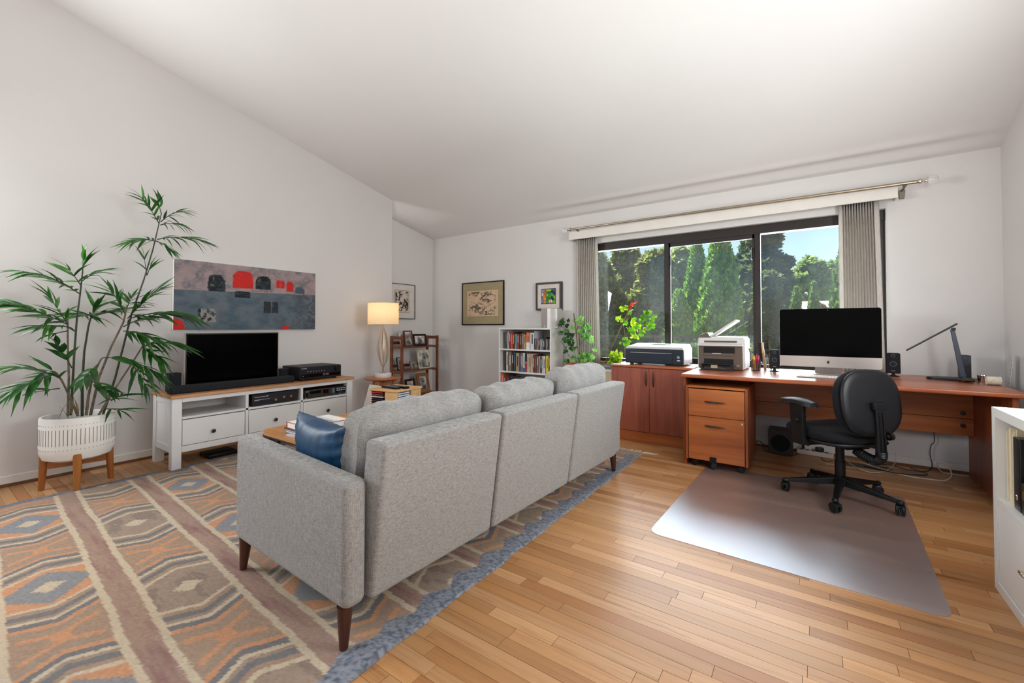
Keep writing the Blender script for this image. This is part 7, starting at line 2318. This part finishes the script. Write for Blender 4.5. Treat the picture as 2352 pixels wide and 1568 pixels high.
t = thing('ring_binder', 'glossy black ring binder standing beside the cream folders', 'binder', (SX0 + 0.155, yy_ - 0.035, 0.3905))
MB().rbox((0, 0, 0.14), (0.27, 0.066, 0.28), 0.004, 2).build('cover', plain('black_vinyl', (16, 17, 20), 0.3, var=0.15), t, wn=True)
MB().lathe([(0.008, -0.003), (0.011, 0), (0.008, 0.003)], n=16, M=Matrix.Translation((-0.1355, 0, 0.05)) @ Matrix.Rotation(PI / 2, 4, 'Y')).build('finger_ring', M['chrome'], t)
t = thing('file_box', 'low dark file box with a brass label holder beside the black binder', 'box', (SX0 + 0.15, yy_ - 0.12, 0.3905))
MB().rbox((0, 0, 0.06), (0.26, 0.085, 0.12), 0.004, 2).build('box', plain('dark_brown_box', (40, 34, 32), 0.45, var=0.1), t, wn=True)
MB().bx(-0.1315, -0.130, 0.0, 0.03, 0.06, 0.09).build('label_holder', plain('brass', (186, 146, 76), 0.3, metal=0.9), t)
t = thing('paper_sheet', 'white sheets of paper lying on top of the cube shelf', 'paper', (SX0 + 0.13, SY1 - 0.30, SH + 0.0004), 0.1)
MB().bx(-0.09, 0.09, -0.16, 0.16, 0, 0.0012).build('sheet', M['paper'], t, sharp=0)
MB().box((0.02, 0.02, 0.002), (0.16, 0.30, 0.001), rz(0.15)).build('sheet', M['paper'], t, sharp=0)

# ================================================================== UNDER THE DESK
sw0, sw1, swy = at(1765, 1040, y=4.40).x, at(1821, 1048, y=4.40).x, 4.40
swz = at(1768, 985, y=4.40).z
t = thing('subwoofer', 'dark brown cube subwoofer on the floor under the desk', 'speaker', ((sw0 + sw1) / 2, swy + 0.08, 0.0003))
MB().rbx(sw0, sw1, swy, swy + 0.17, 0.0005, swz, 0.004, 2).build('cabinet', plain('dark_brown_vinyl', (52, 42, 34), 0.5, var=0.1), t, org=True, wn=True)
A = Matrix.Translation(((sw0 + sw1) / 2, swy, swz * 0.46)) @ Matrix.Rotation(PI / 2, 4, 'X')
MB().lathe([(0.0, 0.0005), (0.064, 0.0005), (0.069, 0.003), (0.072, 0.0)], n=36, M=A).build('grille', M['blackcloth'], t, org=True)
t = thing('power_strip', 'off-white power strip on the floor under the desk', 'power strip', tuple(at(1872, 1046, z=0.0)), -0.12)
MB().rbox((0, 0, 0.02), (0.26, 0.06, 0.039), 0.008, 3).build('body', plain('ivory_plastic', (206, 190, 170), 0.5), t, wn=True)
for k in range(5):
    MB().box((-0.10 + 0.045 * k, 0, 0.0402), (0.026, 0.03, 0.001)).build('socket', M['ink_d'], t, sharp=0)
MB().rbox((-0.085, 0.005, 0.06), (0.018, 0.03, 0.036), 0.003, 1).build('plug', M['black'], t)
MB().rbox((0.03, -0.012, 0.058), (0.055, 0.04, 0.034), 0.005, 2, rz(0.5)).build('adapter', M['black_soft'], t)
vv = thing('floor_register', 'brown metal floor register near the wall under the desk', 'vent', (0.34, 4.40, 0.0))
fr_ = MB().bx(-0.15, 0.15, -0.056, -0.046, 0, 0.005).bx(-0.15, 0.15, 0.046, 0.056, 0, 0.005).bx(-0.15, -0.138, -0.046, 0.046, 0, 0.005).bx(0.138, 0.15, -0.046, 0.046, 0, 0.005).bx(-0.138, 0.138, -0.046, 0.046, 0.0003, 0.001)
vm = plain('brown_metal_register', (84, 62, 46), 0.45, metal=0.4)
fr_.build('frame', vm, vv)
for k in range(17):
    MB().box((-0.128 + 0.016 * k, 0, 0.003), (0.006, 0.092, 0.004)).build('slat', vm, vv, sharp=0)
o = MB().rbx(0.925, 0.995, YW - 0.008, YW - 0.0003, 0.21, 0.33, 0.003, 1).build('outlet_cover', M['white_b'], org=(0.96, YW, 0.27))
tag(o, 'white wall outlet plate under the right end of the desk', 'outlet')


def smooth(pts, k=6):
    pts = [Vector(p) for p in pts]
    out_ = []
    for i in range(len(pts) - 1):
        p0, p1, p2, p3 = pts[max(i - 1, 0)], pts[i], pts[i + 1], pts[min(i + 2, len(pts) - 1)]
        for j in range(k):
            t_ = j / k
            out_.append(0.5 * ((2 * p1) + (-p0 + p2) * t_ + (2 * p0 - 5 * p1 + 4 * p2 - p3) * t_ ** 2 + (-p0 + 3 * p1 - 3 * p2 + p3) * t_ ** 3))
    return out_ + [pts[-1]]


def cable(label, pts, r, mat, name='cable'):
    P = smooth(pts)
    o = MB().tube(P, r, 7).build(name, mat, org=tuple(P[len(P) // 2]))
    return tag(o, label, 'cable')


fz = lambda u, v, z=0.0035: tuple(at(u, v, z=z))
wy = lambda u, v, y=4.585: tuple(at(u, v, y=y))
cable('black cable looping on the floor left of the subwoofer', [wy(1735, 1020, 4.58), wy(1740, 1012, 4.5), wy(1752, 1018, 4.45), fz(1754, 1030), fz(1762, 1036), fz(1790, 1044), fz(1812, 1047), fz(1828, 1044), fz(1848, 1037), fz(1862, 1032)], 0.0028, M['cable_b'])
cable('black cable from the power adapter towards the chair column', [fz(1884, 1046), fz(1890, 1055), fz(1900, 1059), fz(1912, 1058)], 0.0026, M['cable_b'])
cable('white cable sweeping past the floor register', [fz(1936, 1046), fz(1950, 1062), fz(1975, 1078), fz(2010, 1085), fz(2040, 1078), wy(2058, 1058, 4.3), wy(2056, 1040, 4.4)], 0.0034, M['cable_w'])
cable('white cable with a raised loop near the right end of the desk', [fz(1975, 1062), fz(2020, 1075), fz(2080, 1092), fz(2140, 1101), fz(2172, 1103), wy(2186, 1090, 4.40), wy(2176, 1070, 4.45), wy(2156, 1062, 4.5), wy(2152, 1068, 4.5), fz(2165, 1084), fz(2200, 1090), fz(2225, 1093)], 0.0042, M['cable_w'])
cable('black cord hanging down the wall under the desk', [wy(2145, 992), wy(2146, 1014), wy(2139, 1022), wy(2136, 1042), wy(2141, 1066), wy(2137, 1078, 4.57), fz(2118, 1082, 0.004), fz(2090, 1074, 0.004)], 0.0026, M['cable_b'])
cable('tangle of black cable on the floor right of the register', [fz(1985, 1070, 0.009), fz(2020, 1078, 0.009), fz(2060, 1086, 0.009), fz(2100, 1090, 0.009), fz(2130, 1090, 0.009), fz(2120, 1084, 0.012), fz(2080, 1078, 0.012), fz(2050, 1068, 0.010), fz(2010, 1066, 0.010)], 0.0032, M['cable_b'])
dzz = DZ + 0.0035
cable('thin black cables curling on the desk right of the computer stand', [tuple(at(1962, 846, y=4.50)), tuple(at(1975, 852, z=dzz)), tuple(at(1995, 846, y=4.5)), tuple(at(2000, 853, z=dzz)), tuple(at(1985, 856, z=dzz)), tuple(at(2010, 857, z=dzz)), tuple(at(2035, 856, z=dzz))], 0.0022, M['cable_b'])
cable('thin black cord from the desk lamp to the corner of the desk', [tuple(at(2232, 871, z=dzz)), tuple(at(2250, 871, z=dzz)), tuple(at(2262, 872, z=dzz)), tuple(at(2272, 877, z=dzz))], 0.0018, M['cable_b'])
